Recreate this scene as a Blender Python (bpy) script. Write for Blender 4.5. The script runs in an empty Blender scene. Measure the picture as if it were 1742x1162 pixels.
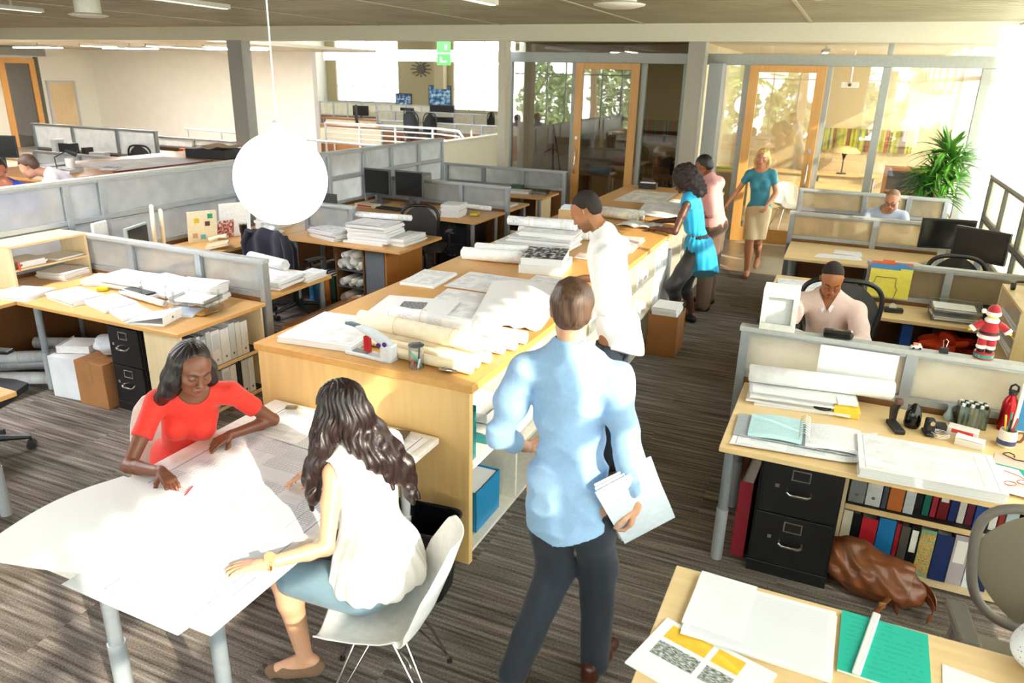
import bpy, math, random
import numpy as np
from mathutils import Vector, Matrix
random.seed(7)
PI = math.pi
SC = bpy.context.scene
COL = SC.collection

# ------------------------------------------------------------------ camera, sky, sun, exposure
def make_camera():
    f, pitch, yaw, roll = 1255.5, math.radians(19.636), math.radians(23.663), math.radians(1.349)
    cy, sy = math.cos(yaw), math.sin(yaw)
    w = Vector((-sy*math.cos(pitch), cy*math.cos(pitch), -math.sin(pitch)))
    r = Vector((cy, sy, 0)); u = r.cross(w)
    r2 = math.cos(roll)*r + math.sin(roll)*u
    u2 = -math.sin(roll)*r + math.cos(roll)*u
    cd = bpy.data.cameras.new('camera')
    cd.sensor_width = 36.0; cd.lens = f*36.0/1742.0; cd.clip_end = 200
    cd.dof.use_dof = True; cd.dof.focus_distance = 4.3; cd.dof.aperture_fstop = 3.6
    c = bpy.data.objects.new('camera', cd); COL.objects.link(c)
    m = Matrix(((r2.x, u2.x, -w.x, 0), (r2.y, u2.y, -w.y, 0), (r2.z, u2.z, -w.z, 2.45), (0, 0, 0, 1)))
    c.matrix_world = m
    SC.camera = c
make_camera()
wd = bpy.data.worlds.new('sky'); SC.world = wd; wd.use_nodes = True
_n = wd.node_tree.nodes; _l = wd.node_tree.links
_bg = _n['Background']; _bg.inputs['Strength'].default_value = 7.0
_tc = _n.new('ShaderNodeTexCoord'); _sx = _n.new('ShaderNodeSeparateXYZ'); _cr = _n.new('ShaderNodeValToRGB')
_l.new(_tc.outputs['Generated'], _sx.inputs[0]); _l.new(_sx.outputs['Z'], _cr.inputs[0]); _l.new(_cr.outputs[0], _bg.inputs['Color'])
_cr.color_ramp.elements[0].color = (0.80, 0.84, 0.86, 1); _cr.color_ramp.elements[1].color = (0.50, 0.68, 0.95, 1)
sd = bpy.data.lights.new('sun', 'SUN'); sd.energy = 3.7; sd.angle = math.radians(0.6); sd.color = (1.0, 0.90, 0.76)
so = bpy.data.objects.new('sun', sd); COL.objects.link(so)
SUNDIR = Vector((0.80, -0.42, 0.46)).normalized()      # towards the sun
so.rotation_euler = SUNDIR.to_track_quat('Z', 'Y').to_euler()
so.location = (8, -4, 6)
def area(name, loc, rot, sx, sy, power, color):
    d = bpy.data.lights.new(name, 'AREA'); d.shape = 'RECTANGLE'; d.size = sx; d.size_y = sy
    d.energy = power; d.color = color
    o = bpy.data.objects.new(name, d); COL.objects.link(o); o.location = loc; o.rotation_euler = rot
    return o
# portals in the real window openings: they guide sky light and give off nothing themselves
for nm, loc, rot, sx, sy in (('rear_portal', (-11.75, -6.78, 1.9), (math.radians(90), 0, 0), 6.9, 2.7), ('rear_portal_right', (-3.6, -6.78, 1.9), (math.radians(90), 0, 0), 4.8, 2.7),
                             ('side_portal', (1.82, 1.0, 1.8), (0, math.radians(90), 0), 2.9, 14.5), ('side_portal_far', (1.82, 12.5, 1.8), (0, math.radians(90), 0), 2.9, 8.5),
                             ('hall_portal', (-22.1, 32.25, 2.7), (math.radians(-90), 0, 0), 3.6, 3.0), ('hall_portal_right', (-15.75, 32.25, 2.6), (math.radians(-90), 0, 0), 3.1, 3.2)):
    q_ = area(nm, loc, rot, sx, sy, 1, (1, 1, 1)); q_.data.cycles.is_portal = True
vs = SC.view_settings
vs.view_transform = 'Standard'; vs.look = 'None'; vs.gamma = 1.0; vs.exposure = 1.6; vs.use_curve_mapping = False
cy_ = SC.cycles
cy_.use_denoising = True
try: cy_.denoiser = 'OPENIMAGEDENOISE'
except Exception: pass
cy_.max_bounces = 7; cy_.diffuse_bounces = 4; cy_.glossy_bounces = 3; cy_.transmission_bounces = 5; cy_.transparent_max_bounces = 12
cy_.sample_clamp_indirect = 6.0; cy_.caustics_reflective = False; cy_.caustics_refractive = False
cy_.use_adaptive_sampling = True; cy_.adaptive_threshold = 0.02

# ------------------------------------------------------------------ materials
MATS = {}
def lin(c):
    if isinstance(c, str):
        c = c.lstrip('#'); c = tuple(int(c[i:i+2], 16)/255 for i in (0, 2, 4))
    return tuple((v/12.92 if v <= 0.04045 else ((v+0.055)/1.055)**2.4) for v in c[:3])
def newmat(name):
    m = bpy.data.materials.new(name); m.use_nodes = True
    nt = m.node_tree; b = nt.nodes['Principled BSDF']
    return m, nt, b
def plain(hexc, rough=0.5, metal=0.0, var=0.06, scale=30, bump=0.0, coat=0.0, spec=0.5, emit=0.0, sheen=0.0):
    key = ('p', hexc, rough, metal, var, scale, bump, coat, spec, emit, sheen)
    if key in MATS: return MATS[key]
    m, nt, b = newmat('mat_%d' % len(MATS)); c = lin(hexc)
    b.inputs['Roughness'].default_value = rough; b.inputs['Metallic'].default_value = metal
    b.inputs['Specular IOR Level'].default_value = spec
    b.inputs['Coat Weight'].default_value = coat
    b.inputs['Sheen Weight'].default_value = sheen
    N = nt.nodes; L = nt.links
    tc = N.new('ShaderNodeTexCoord'); no = N.new('ShaderNodeTexNoise'); no.inputs['Scale'].default_value = scale
    no.inputs['Detail'].default_value = 3
    L.new(tc.outputs['Object'], no.inputs['Vector'])
    cr = N.new('ShaderNodeValToRGB'); L.new(no.outputs['Fac'], cr.inputs[0])
    cr.color_ramp.elements[0].position = 0.3; cr.color_ramp.elements[1].position = 0.7
    cr.color_ramp.elements[0].color = tuple(max(0, v*(1-var)) for v in c)+(1,)
    cr.color_ramp.elements[1].color = tuple(min(1, v*(1+var)) for v in c)+(1,)
    L.new(cr.outputs[0], b.inputs['Base Color'])
    if bump:
        bp = N.new('ShaderNodeBump'); bp.inputs['Strength'].default_value = bump; bp.inputs['Distance'].default_value = 0.002
        L.new(no.outputs['Fac'], bp.inputs['Height']); L.new(bp.outputs[0], b.inputs['Normal'])
    if emit:
        b.inputs['Emission Color'].default_value = c+(1,); b.inputs['Emission Strength'].default_value = emit
    MATS[key] = m; return m
def wood(hexc, axis=0, rough=0.35, var=0.10):
    key = ('w', hexc, axis, rough)
    if key in MATS: return MATS[key]
    m, nt, b = newmat('wood_%d' % len(MATS)); c = lin(hexc); N = nt.nodes; L = nt.links
    b.inputs['Roughness'].default_value = rough
    tc = N.new('ShaderNodeTexCoord'); mp = N.new('ShaderNodeMapping'); s = [28, 28, 28]; s[axis] = 2.2
    mp.inputs['Scale'].default_value = s; L.new(tc.outputs['Object'], mp.inputs[0])
    no = N.new('ShaderNodeTexNoise'); no.inputs['Scale'].default_value = 1.0; no.inputs['Detail'].default_value = 5
    L.new(mp.outputs[0], no.inputs['Vector'])
    n2 = N.new('ShaderNodeTexNoise'); n2.inputs['Scale'].default_value = 1.2; L.new(tc.outputs['Object'], n2.inputs['Vector'])
    ad = N.new('ShaderNodeMath'); ad.operation = 'ADD'; L.new(no.outputs['Fac'], ad.inputs[0]); L.new(n2.outputs['Fac'], ad.inputs[1])
    hf = N.new('ShaderNodeMath'); hf.operation = 'MULTIPLY'; hf.inputs[1].default_value = 0.5; L.new(ad.outputs[0], hf.inputs[0])
    cr = N.new('ShaderNodeValToRGB'); L.new(hf.outputs[0], cr.inputs[0])
    cr.color_ramp.elements[0].position = 0.32; cr.color_ramp.elements[1].position = 0.68
    cr.color_ramp.elements[0].color = (c[0]*(1-var), c[1]*(1-var*1.3), c[2]*(1-var*1.8), 1)
    cr.color_ramp.elements[1].color = (min(1, c[0]*(1+var)), min(1, c[1]*(1+var)), min(1, c[2]*(1+var)), 1)
    L.new(cr.outputs[0], b.inputs['Base Color'])
    MATS[key] = m; return m
def glass(tint='#f4f4f0', refl=0.10):
    key = ('g', tint, refl)
    if key in MATS: return MATS[key]
    m, nt, b = newmat('glass_%d' % len(MATS)); N = nt.nodes; L = nt.links; N.remove(b)
    out = N['Material Output']
    tr = N.new('ShaderNodeBsdfTransparent'); tr.inputs[0].default_value = lin(tint)+(1,)
    gl = N.new('ShaderNodeBsdfGlossy'); gl.inputs['Roughness'].default_value = 0.01
    lw = N.new('ShaderNodeLayerWeight'); lw.inputs['Blend'].default_value = 0.25
    no = N.new('ShaderNodeTexNoise'); no.inputs['Scale'].default_value = 0.6
    mt = N.new('ShaderNodeMath'); mt.operation = 'MULTIPLY_ADD'; mt.inputs[1].default_value = 0.45; mt.inputs[2].default_value = refl
    L.new(lw.outputs['Fresnel'], mt.inputs[0])
    mx = N.new('ShaderNodeMixShader'); L.new(mt.outputs[0], mx.inputs[0]); L.new(tr.outputs[0], mx.inputs[1]); L.new(gl.outputs[0], mx.inputs[2])
    L.new(mx.outputs[0], out.inputs[0]); MATS[key] = m; return m
def frosted(hexc='#f2f6f8', dens=0.5):
    key = ('f', hexc, dens)
    if key in MATS: return MATS[key]
    m, nt, b = newmat('frosted_%d' % len(MATS)); N = nt.nodes; L = nt.links
    tc = N.new('ShaderNodeTexCoord'); no = N.new('ShaderNodeTexNoise'); no.inputs['Scale'].default_value = 7; no.inputs['Detail'].default_value = 7
    L.new(tc.outputs['Object'], no.inputs['Vector'])
    c = lin(hexc); cr = N.new('ShaderNodeValToRGB'); L.new(no.outputs['Fac'], cr.inputs[0])
    cr.color_ramp.elements[0].position = 0.3; cr.color_ramp.elements[1].position = 0.7
    cr.color_ramp.elements[0].color = tuple(v*0.90 for v in c)+(1,); cr.color_ramp.elements[1].color = tuple(min(1, v*1.1) for v in c)+(1,)
    b.inputs['Roughness'].default_value = 0.35; L.new(cr.outputs[0], b.inputs['Base Color'])
    tl = N.new('ShaderNodeBsdfTranslucent'); L.new(cr.outputs[0], tl.inputs[0])
    rf = N.new('ShaderNodeBsdfRefraction'); rf.inputs['IOR'].default_value = 1.02; rf.inputs['Roughness'].default_value = 0.6; L.new(cr.outputs[0], rf.inputs[0])
    m1 = N.new('ShaderNodeMixShader'); m1.inputs[0].default_value = dens; L.new(tl.outputs[0], m1.inputs[1]); L.new(rf.outputs[0], m1.inputs[2])
    m2 = N.new('ShaderNodeMixShader'); m2.inputs[0].default_value = 0.74; L.new(b.outputs[0], m2.inputs[1]); L.new(m1.outputs[0], m2.inputs[2])
    tp = N.new('ShaderNodeBsdfTransparent'); L.new(cr.outputs[0], tp.inputs[0]); m3 = N.new('ShaderNodeMixShader'); m3.inputs[0].default_value = 0.22
    L.new(m2.outputs[0], m3.inputs[1]); L.new(tp.outputs[0], m3.inputs[2])
    L.new(m3.outputs[0], N['Material Output'].inputs[0]); MATS[key] = m; return m
def drawing(kind='plan', base='#f4f4f2', ink='#b4b6be', scale=1.0):
    """paper printed with thin procedural line work, laid out in the sheet's own 0..1 box"""
    key = ('d', kind, base, ink, scale)
    if key in MATS: return MATS[key]
    m, nt, b = newmat('print_%d' % len(MATS)); N = nt.nodes; L = nt.links
    b.inputs['Roughness'].default_value = 0.75
    tc = N.new('ShaderNodeTexCoord'); sep = N.new('ShaderNodeSeparateXYZ'); L.new(tc.outputs['Generated'], sep.inputs[0])
    def math_(op, a, bb=None, c=None):
        n = N.new('ShaderNodeMath'); n.operation = op
        for i, v in enumerate((a, bb, c)):
            if v is None: continue
            if isinstance(v, (int, float)): n.inputs[i].default_value = v
            else: L.new(v, n.inputs[i])
        return n.outputs[0]
    X, Y = sep.outputs['X'], sep.outputs['Y']
    def brick(sx, sy, mortar, seed):
        mp = N.new('ShaderNodeMapping'); mp.inputs['Scale'].default_value = (sx, sy, 0); mp.inputs['Location'].default_value = (seed, seed*1.7, 0)
        L.new(tc.outputs['Generated'], mp.inputs[0])
        br = N.new('ShaderNodeTexBrick'); br.inputs['Scale'].default_value = 1; br.inputs['Mortar Size'].default_value = mortar
        br.inputs['Mortar Smooth'].default_value = 0.0; br.offset_frequency = 3; br.squash = 0.6; br.squash_frequency = 2
        L.new(mp.outputs[0], br.inputs['Vector']); return br.outputs['Fac']
    def mask(sc, lo, seed):
        cx = math_('FLOOR', math_('MULTIPLY', X, sc*1.7)); cy = math_('FLOOR', math_('MULTIPLY', Y, sc*2.1))
        cb = N.new('ShaderNodeCombineXYZ'); L.new(cx, cb.inputs[0]); L.new(cy, cb.inputs[1]); cb.inputs[2].default_value = seed
        wn = N.new('ShaderNodeTexWhiteNoise'); L.new(cb.outputs[0], wn.inputs['Vector'])
        return math_('GREATER_THAN', wn.outputs['Value'], lo)
    ex = math_('ABSOLUTE', math_('SUBTRACT', X, 0.5)); ey = math_('ABSOLUTE', math_('SUBTRACT', Y, 0.5))
    mxe = math_('MAXIMUM', ex, ey)
    inside = math_('LESS_THAN', mxe, 0.44)
    fr = math_('LESS_THAN', math_('ABSOLUTE', math_('SUBTRACT', mxe, 0.455)), 0.0035)
    if kind == 'plan':
        a = math_('MULTIPLY', brick(23, 19, 0.022, 0.3), mask(4.5, 0.45, 1))
        c = math_('MULTIPLY', brick(60, 52, 0.05, 0.7), mask(7, 0.70, 5))
        ink_f = math_('MAXIMUM', math_('MULTIPLY', math_('MAXIMUM', a, math_('MULTIPLY', c, 0.32)), inside), fr)
        strip = math_('LESS_THAN', math_('ABSOLUTE', math_('SUBTRACT', X, 0.86)), 0.002)
        ink_f = math_('MAXIMUM', ink_f, math_('MULTIPLY', strip, inside))
    elif kind == 'text':
        w = math_('GREATER_THAN', math_('SINE', math_('MULTIPLY', Y, 190*scale)), 0.35)
        ink_f = math_('MULTIPLY', math_('MULTIPLY', w, mask(14, 0.44, 2)), math_('MULTIPLY', inside, 0.32))
    elif kind == 'chart':
        w = math_('GREATER_THAN', math_('SINE', math_('MULTIPLY', Y, 120)), 0.2)
        g = math_('MULTIPLY', math_('MULTIPLY', w, math_('LESS_THAN', math_('ABSOLUTE', math_('SUBTRACT', Y, 0.72)), 0.14)), 0.22)
        g2 = brick(24, 30, 0.08, 0.2); ink_f = math_('MULTIPLY', math_('MAXIMUM', g, math_('MULTIPLY', g2, 0.25)), inside)
    else:
        ink_f = math_('MULTIPLY', mask(2, 2.0, 1), 0.0)
    mx = N.new('ShaderNodeMix'); mx.data_type = 'RGBA'
    mx.inputs[6].default_value = lin(base)+(1,); mx.inputs[7].default_value = lin(ink)+(1,)
    L.new(ink_f, mx.inputs[0]); L.new(mx.outputs[2], b.inputs['Base Color'])
    MATS[key] = m; return m
def pages(base='#f2f2f0', line='#c4c6cc', freq=900):
    key = ('pg', base, line, freq)
    if key in MATS: return MATS[key]
    m, nt, b = newmat('pages_%d' % len(MATS)); N = nt.nodes; L = nt.links
    b.inputs['Roughness'].default_value = 0.8
    tc = N.new('ShaderNodeTexCoord'); wv = N.new('ShaderNodeTexWave'); wv.bands_direction = 'Z'; wv.inputs['Scale'].default_value = freq/20
    wv.inputs['Distortion'].default_value = 1.0; L.new(tc.outputs['Object'], wv.inputs[0])
    mx = N.new('ShaderNodeMix'); mx.data_type = 'RGBA'; mx.inputs[6].default_value = lin(base)+(1,); mx.inputs[7].default_value = lin(line)+(1,)
    ml = N.new('ShaderNodeMath'); ml.operation = 'MULTIPLY'; ml.inputs[1].default_value = 0.45
    L.new(wv.outputs['Fac'], ml.inputs[0]); L.new(ml.outputs[0], mx.inputs[0]); L.new(mx.outputs[2], b.inputs['Base Color'])
    MATS[key] = m; return m

MAPLE = '#dcb67e'; PALE = '#e6cf9f'
wood_top = wood('#d8a866', 0); wood_topy = wood('#d8a866', 1); wood_edge = wood('#d9ae6e', 0)
wood_pale = wood('#ead6ae', 2); wood_dark = wood('#7a5230', 2); wood_door = wood('#dca45c', 2)
wood_light = wood('#ecce98', 0); wood_panel = wood('#ecc684', 2)
cream = plain('#e9e3d0', 0.6); alu = plain('#a9b0b6', 0.35, 0.55); alu_lt = plain('#c3c8cc', 0.38, 0.35); alu_cap = plain('#b2b5b2', 0.5, 0.2)
white_pl = plain('#f2f2f0', 0.35); black_mt = plain('#141416', 0.38); black_pl = plain('#1b1b1e', 0.5); chrome = plain('#d4d4d4', 0.15, 1.0)
paper_w = drawing('blank'); plan = drawing('plan'); plan2 = drawing('plan', '#f1efe8', '#9a9a9a'); textp = drawing('text'); pgs = pages()
frost = frosted(); frost_w = frosted('#fffaf0', 0.25); legm = plain('#9aa3ab', 0.32, 0.4); legfoot = plain('#b4bcc2', 0.35, 0.3)
clear = glass(); white_wall = plain('#f0ebe0', 0.8, scale=3, var=0.02); tan_wall = plain('#cdbb98', 0.8, scale=3, var=0.03)

# ------------------------------------------------------------------ mesh builder
class MB:
    def __init__(s): s.V = []; s.F = []; s.M = []
    def add(s, vs, fs, m=0):
        k = len(s.V); s.V += [tuple(v) for v in vs]; s.F += [tuple(i+k for i in f) for f in fs]; s.M += [m]*len(fs); return s
    def box(s, x0, x1, y0, y1, z0, z1, m=0, mt=None):
        v = [(x, y, z) for z in (z0, z1) for y in (y0, y1) for x in (x0, x1)]
        s.add(v, [(0, 2, 3, 1), (0, 1, 5, 4), (1, 3, 7, 5), (3, 2, 6, 7), (2, 0, 4, 6)], m)
        s.F.append(tuple(len(s.V)-8+i for i in (4, 5, 7, 6))); s.M.append(m if mt is None else mt); return s
    def obox(s, c, size, rz=0.0, m=0, mt=None, tilt=None):
        k = len(s.V); a, b, h = (q/2 for q in size); s.box(-a, a, -b, b, -h, h, m, mt)
        R = Matrix.Rotation(rz, 3, 'Z')
        if tilt is not None: R = R @ Matrix.Rotation(tilt[0], 3, 'X') @ Matrix.Rotation(tilt[1], 3, 'Y')
        for i in range(k, len(s.V)): s.V[i] = tuple(R @ Vector(s.V[i]) + Vector(c))
        return s
    def cyl(s, p0, p1, r0, r1=None, n=16, m=0, caps=True):
        r1 = r0 if r1 is None else r1; p0 = Vector(p0); p1 = Vector(p1); d = (p1-p0).normalized()
        a = d.orthogonal().normalized(); b = d.cross(a)
        vs = []
        for p, r in ((p0, r0), (p1, r1)):
            for i in range(n):
                t = 2*PI*i/n; vs.append(p+a*(r*math.cos(t))+b*(r*math.sin(t)))
        fs = [(i, (i+1) % n, n+(i+1) % n, n+i) for i in range(n)]
        if caps: fs += [tuple(range(n-1, -1, -1)), tuple(range(n, 2*n))]
        return s.add(vs, fs, m)
    def tube(s, pts, r, n=8, m=0, closed=False):
        pts = [Vector(p) for p in pts]; N_ = len(pts); rs = r if isinstance(r, (list, tuple)) else [r]*N_
        vs = []; a = None
        for i, p in enumerate(pts):
            if closed: d = pts[(i+1) % N_]-pts[i-1]
            else: d = pts[min(i+1, N_-1)]-pts[max(i-1, 0)]
            d = d.normalized() if d.length > 1e-9 else Vector((0, 0, 1))
            a = (a-d*a.dot(d)) if a is not None else d.orthogonal()
            a = a.normalized() if a.length > 1e-6 else d.orthogonal().normalized()
            b = d.cross(a)
            for k in range(n):
                t = 2*PI*k/n; vs.append(p+a*(rs[i]*math.cos(t))+b*(rs[i]*math.sin(t)))
        fs = []
        for i in range(N_ if closed else N_-1):
            j = (i+1) % N_
            fs += [(i*n+k, i*n+(k+1) % n, j*n+(k+1) % n, j*n+k) for k in range(n)]
        if not closed: fs += [tuple(range(n-1, -1, -1)), tuple((N_-1)*n+k for k in range(n))]
        return s.add(vs, fs, m)
    def lathe(s, prof, c=(0, 0, 0), n=24, m=0, axis='Z'):
        vs = []
        for r, z in prof:
            for i in range(n):
                t = 2*PI*i/n; v = (r*math.cos(t), r*math.sin(t), z)
                if axis == 'X': v = (v[2], v[0], v[1])
                if axis == 'Y': v = (v[1], v[2], v[0])
                vs.append((v[0]+c[0], v[1]+c[1], v[2]+c[2]))
        fs = []
        for j in range(len(prof)-1):
            fs += [(j*n+i, j*n+(i+1) % n, (j+1)*n+(i+1) % n, (j+1)*n+i) for i in range(n)]
        if prof[0][0] > 1e-6: fs.append(tuple(range(n-1, -1, -1)))
        if prof[-1][0] > 1e-6: fs.append(tuple((len(prof)-1)*n+i for i in range(n)))
        return s.add(vs, fs, m)
    def grid(s, fn, nu, nv, m=0, thick=0.0, closed_u=False):
        P = [[Vector(fn(i/nu, j/nv)) for i in range(nu+1)] for j in range(nv+1)]
        W = nu+1; vs = [p for row in P for p in row]
        fs = [(j*W+i, j*W+i+1, (j+1)*W+i+1, (j+1)*W+i) for j in range(nv) for i in range(nu)]
        if thick:
            k = len(vs)
            for j in range(nv+1):
                for i in range(nu+1):
                    du = P[j][min(i+1, nu)]-P[j][max(i-1, 0)]; dv = P[min(j+1, nv)][i]-P[max(j-1, 0)][i]
                    nn = du.cross(dv); nn = nn.normalized() if nn.length > 1e-12 else Vector((0, 0, 1))
                    vs.append(P[j][i]-nn*thick)
            fs += [tuple(k+q for q in reversed(f)) for f in fs]
            B = [(j*W, (j+1)*W) for j in range(nv)]; fs += [(a, b, k+b, k+a) for a, b in B]
            B = [(j*W+nu, (j+1)*W+nu) for j in range(nv)]; fs += [(b, a, k+a, k+b) for a, b in B]
            B = [(i, i+1) for i in range(nu)]; fs += [(b, a, k+a, k+b) for a, b in B]
            B = [(nv*W+i, nv*W+i+1) for i in range(nu)]; fs += [(a, b, k+b, k+a) for a, b in B]
        return s.add(vs, fs, m)
    def xf(s, M_, k=0):
        for i in range(k, len(s.V)): s.V[i] = tuple(M_ @ Vector(s.V[i]))
        return s
    def build(s, name, mats, parent=None, smooth=False, bevel=0.0, label=None, loc=None, rz=0.0):
        me = bpy.data.meshes.new(name); me.from_pydata(s.V, [], s.F)
        if not isinstance(mats, (list, tuple)): mats = [mats]
        for m in mats: me.materials.append(m)
        me.polygons.foreach_set('material_index', s.M)
        if smooth: me.polygons.foreach_set('use_smooth', [True]*len(s.F))
        me.update()
        if smooth is True or smooth == 'auto':
            try: me.set_sharp_from_angle(angle=math.radians(42))
            except Exception: pass
        o = bpy.data.objects.new(name, me); COL.objects.link(o)
        if parent is not None: o.parent = parent
        if loc is not None: o.location = loc
        o.rotation_euler = (0, 0, rz)
        if bevel:
            md = o.modifiers.new('bevel', 'BEVEL'); md.width = bevel; md.segments = 2; md.limit_method = 'ANGLE'; md.angle_limit = math.radians(50)
        if label: o['label'] = label
        return o
def thing(name, label, cat, loc=(0, 0, 0), rz=0.0, group=None):
    o = bpy.data.objects.new(name, None); o.empty_display_size = 0.1; COL.objects.link(o)
    o.location = loc; o.rotation_euler = (0, 0, rz); o['label'] = label; o['category'] = cat
    if group: o['group'] = group
    return o
def tag(o, label, cat, group=None):
    o['label'] = label; o['category'] = cat
    if group: o['group'] = group
    return o
def struct(name, mb, mats, **k):
    o = mb.build(name, mats, **k)
    if o.parent is None: o['kind'] = 'structure'
    return o
def dup(root, loc=None, rz=None, label=None, group=None, scale=None):
    r = root.copy(); COL.objects.link(r)
    if loc is not None: r.location = loc
    if rz is not None: r.rotation_euler = (0, 0, rz)
    if scale is not None: r.scale = scale
    if label: r['label'] = label
    if group: r['group'] = group
    for ch in list(root.children):
        c = ch.copy(); COL.objects.link(c); c.parent = r
        for g in ch.children:
            d = g.copy(); COL.objects.link(d); d.parent = c
    return r

# ------------------------------------------------------------------ setting
XL, XR, YR, YG, YF = -24.5, 1.68, -6.6, 12.65, 32.0
def carpet_mat():
    m, nt, b = newmat('carpet'); N = nt.nodes; L = nt.links
    b.inputs['Roughness'].default_value = 0.95; b.inputs['Specular IOR Level'].default_value = 0.15
    tc = N.new('ShaderNodeTexCoord')
    br = N.new('ShaderNodeTexBrick'); br.inputs['Scale'].default_value = 1.0; br.inputs['Brick Width'].default_value = 1.0; br.inputs['Row Height'].default_value = 0.5
    br.inputs['Mortar Size'].default_value = 0.0; br.inputs['Color1'].default_value = (0, 0, 0, 1); br.inputs['Color2'].default_value = (1, 1, 1, 1)
    L.new(tc.outputs['Object'], br.inputs['Vector'])
    def noise(scale3, detail, add=None):
        mp = N.new('ShaderNodeMapping'); mp.inputs['Scale'].default_value = scale3
        L.new(tc.outputs['Object'], mp.inputs[0])
        v = mp.outputs[0]
        if add is not None:
            ad = N.new('ShaderNodeVectorMath'); ad.operation = 'MULTIPLY_ADD'; ad.inputs[1].default_value = add
            L.new(br.outputs['Color'], ad.inputs[0]); L.new(v, ad.inputs[2]); v = ad.outputs[0]
        no = N.new('ShaderNodeTexNoise'); no.inputs['Scale'].default_value = 1; no.inputs['Detail'].default_value = detail
        L.new(v, no.inputs['Vector']); return no.outputs['Fac']
    st = noise((1.6, 42, 1), 3, (7, 13, 0)); fine = noise((90, 260, 1), 2); broad = noise((0.5, 5, 1), 2, (11, 3, 0))
    a = N.new('ShaderNodeMath'); a.operation = 'MULTIPLY_ADD'; a.inputs[1].default_value = 0.62; L.new(st, a.inputs[0])
    b2 = N.new('ShaderNodeMath'); b2.operation = 'MULTIPLY'; b2.inputs[1].default_value = 0.38; L.new(fine, b2.inputs[0]); L.new(b2.outputs[0], a.inputs[2])
    cr = N.new('ShaderNodeValToRGB'); L.new(a.outputs[0], cr.inputs[0]); e = cr.color_ramp.elements
    e[0].position = 0.36; e[0].color = lin('#47433f')+(1,); e[1].position = 0.66; e[1].color = lin('#a8a29b')+(1,)
    x = e.new(0.50); x.color = lin('#78716a')+(1,)
    mx = N.new('ShaderNodeMix'); mx.data_type = 'RGBA'; mx.blend_type = 'MULTIPLY'; mx.inputs[0].default_value = 1.0
    c2 = N.new('ShaderNodeValToRGB'); L.new(broad, c2.inputs[0]); f = c2.color_ramp.elements
    f[0].position = 0.35; f[0].color = (0.84, 0.85, 0.82, 1); f[1].position = 0.65; f[1].color = (1.0, 0.93, 0.90, 1)
    L.new(cr.outputs[0], mx.inputs[6]); L.new(c2.outputs[0], mx.inputs[7]); L.new(mx.outputs[2], b.inputs['Base Color'])
    bp = N.new('ShaderNodeBump'); bp.inputs['Strength'].default_value = 0.5; bp.inputs['Distance'].default_value = 0.004
    L.new(fine, bp.inputs['Height']); L.new(bp.outputs[0], b.inputs['Normal'])
    return m
carpet = carpet_mat()
struct('floor', MB().box(XL, XR+0.3, YR, 10.4, -0.1, 0.0), carpet)
struct('floor_concrete', MB().box(XL, XR+0.3, 10.4, YF, -0.1, 0.0), plain('#a79c8c', 0.22, 0, 0.12, 2.5))
# perforated metal deck of the near ceiling: real ribs running along x
mb = MB(); y = YR; pitch = 0.15
while y < 12.0:
    for (ya, za, yb, zb) in ((0, 3.28, .055, 3.28), (.055, 3.28, .07, 3.315), (.07, 3.315, .135, 3.315), (.135, 3.315, .15, 3.28)):
        mb.add([(XL, y+ya, za), (XR+.3, y+ya, za), (XR+.3, y+yb, zb), (XL, y+yb, zb)], [(0, 1, 2, 3)])
    y += pitch
mb.box(XL, XR+.3, YR, 12.0, 3.33, 3.40)
struct('ceiling', mb, plain('#a3997b', 0.42, 0.25, 0.14, 1.2))
for i, xs in enumerate((-13.2, -10.6, -8.0, -5.6, -3.2, -0.8)):
    struct('trim_%d' % (i+1), MB().box(xs, xs+.04, YR, 12.0, 3.272, 3.281), plain('#b9ae90', 0.4, 0.2))
struct('trim_7', MB().box(XL, XR+.1, 12.0, 12.3, 3.028, 3.34), plain('#e6dfc6', 0.7, var=0.02), bevel=0.004)   # cream beam
o = struct('ceiling_back', MB().box(-5.55, XR+.3, 12.3, 17.2, 3.05, 3.12).box(XL, -12.9, 12.3, 19.2, 3.05, 3.12), plain('#cfc4ae', 0.8, var=0.03))
o = struct('ceiling_hall', MB().box(-12.9, -5.55, 12.3, YF, 4.2, 4.3).box(XL, -12.9, 19.2, YF, 4.2, 4.3), plain('#c9c4b8', 0.8))
# walls
struct('wall_left', MB().box(XL-.15, XL, YR, 7.2, 0, 3.3).box(XL-.15, XL, 19.2, YF, 0, 4.2).box(XL-.15, XL, 7.2, 19.2, 0, 3.3), plain('#ebe6d8', 0.8, var=0.02))
struct('wall_white', MB().box(XL, -15.05, 19.0, 19.2, 0, 3.05), white_wall)
struct('trim_8', MB().box(-11.55, -11.18, 12.0, 12.25, 0, 3.03), plain('#a5a49c', 0.6))
struct('trim_9', MB().box(-5.63, -5.49, 12.0, 12.2, 0, 3.03), plain('#ded6be', 0.6))
struct('trim_10', MB().box(-2.47, -2.24, 12.0, 12.25, 0, 3.03).box(-2.24, -2.21, 12.0, 12.25, 0, 3.03), plain('#a8a294', 0.5), bevel=.004)
struct('wall_half', MB().box(-8.80, -8.65, 12.7, 18.9, 0, 1.0).box(-8.84, -8.61, 12.7, 18.9, 1.0, 1.03), plain('#ddd6c0', 0.7))
struct('wall_right_low', MB().box(XR, XR+.15, YR, YG+4.5, 0, 0.35), white_wall)
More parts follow.
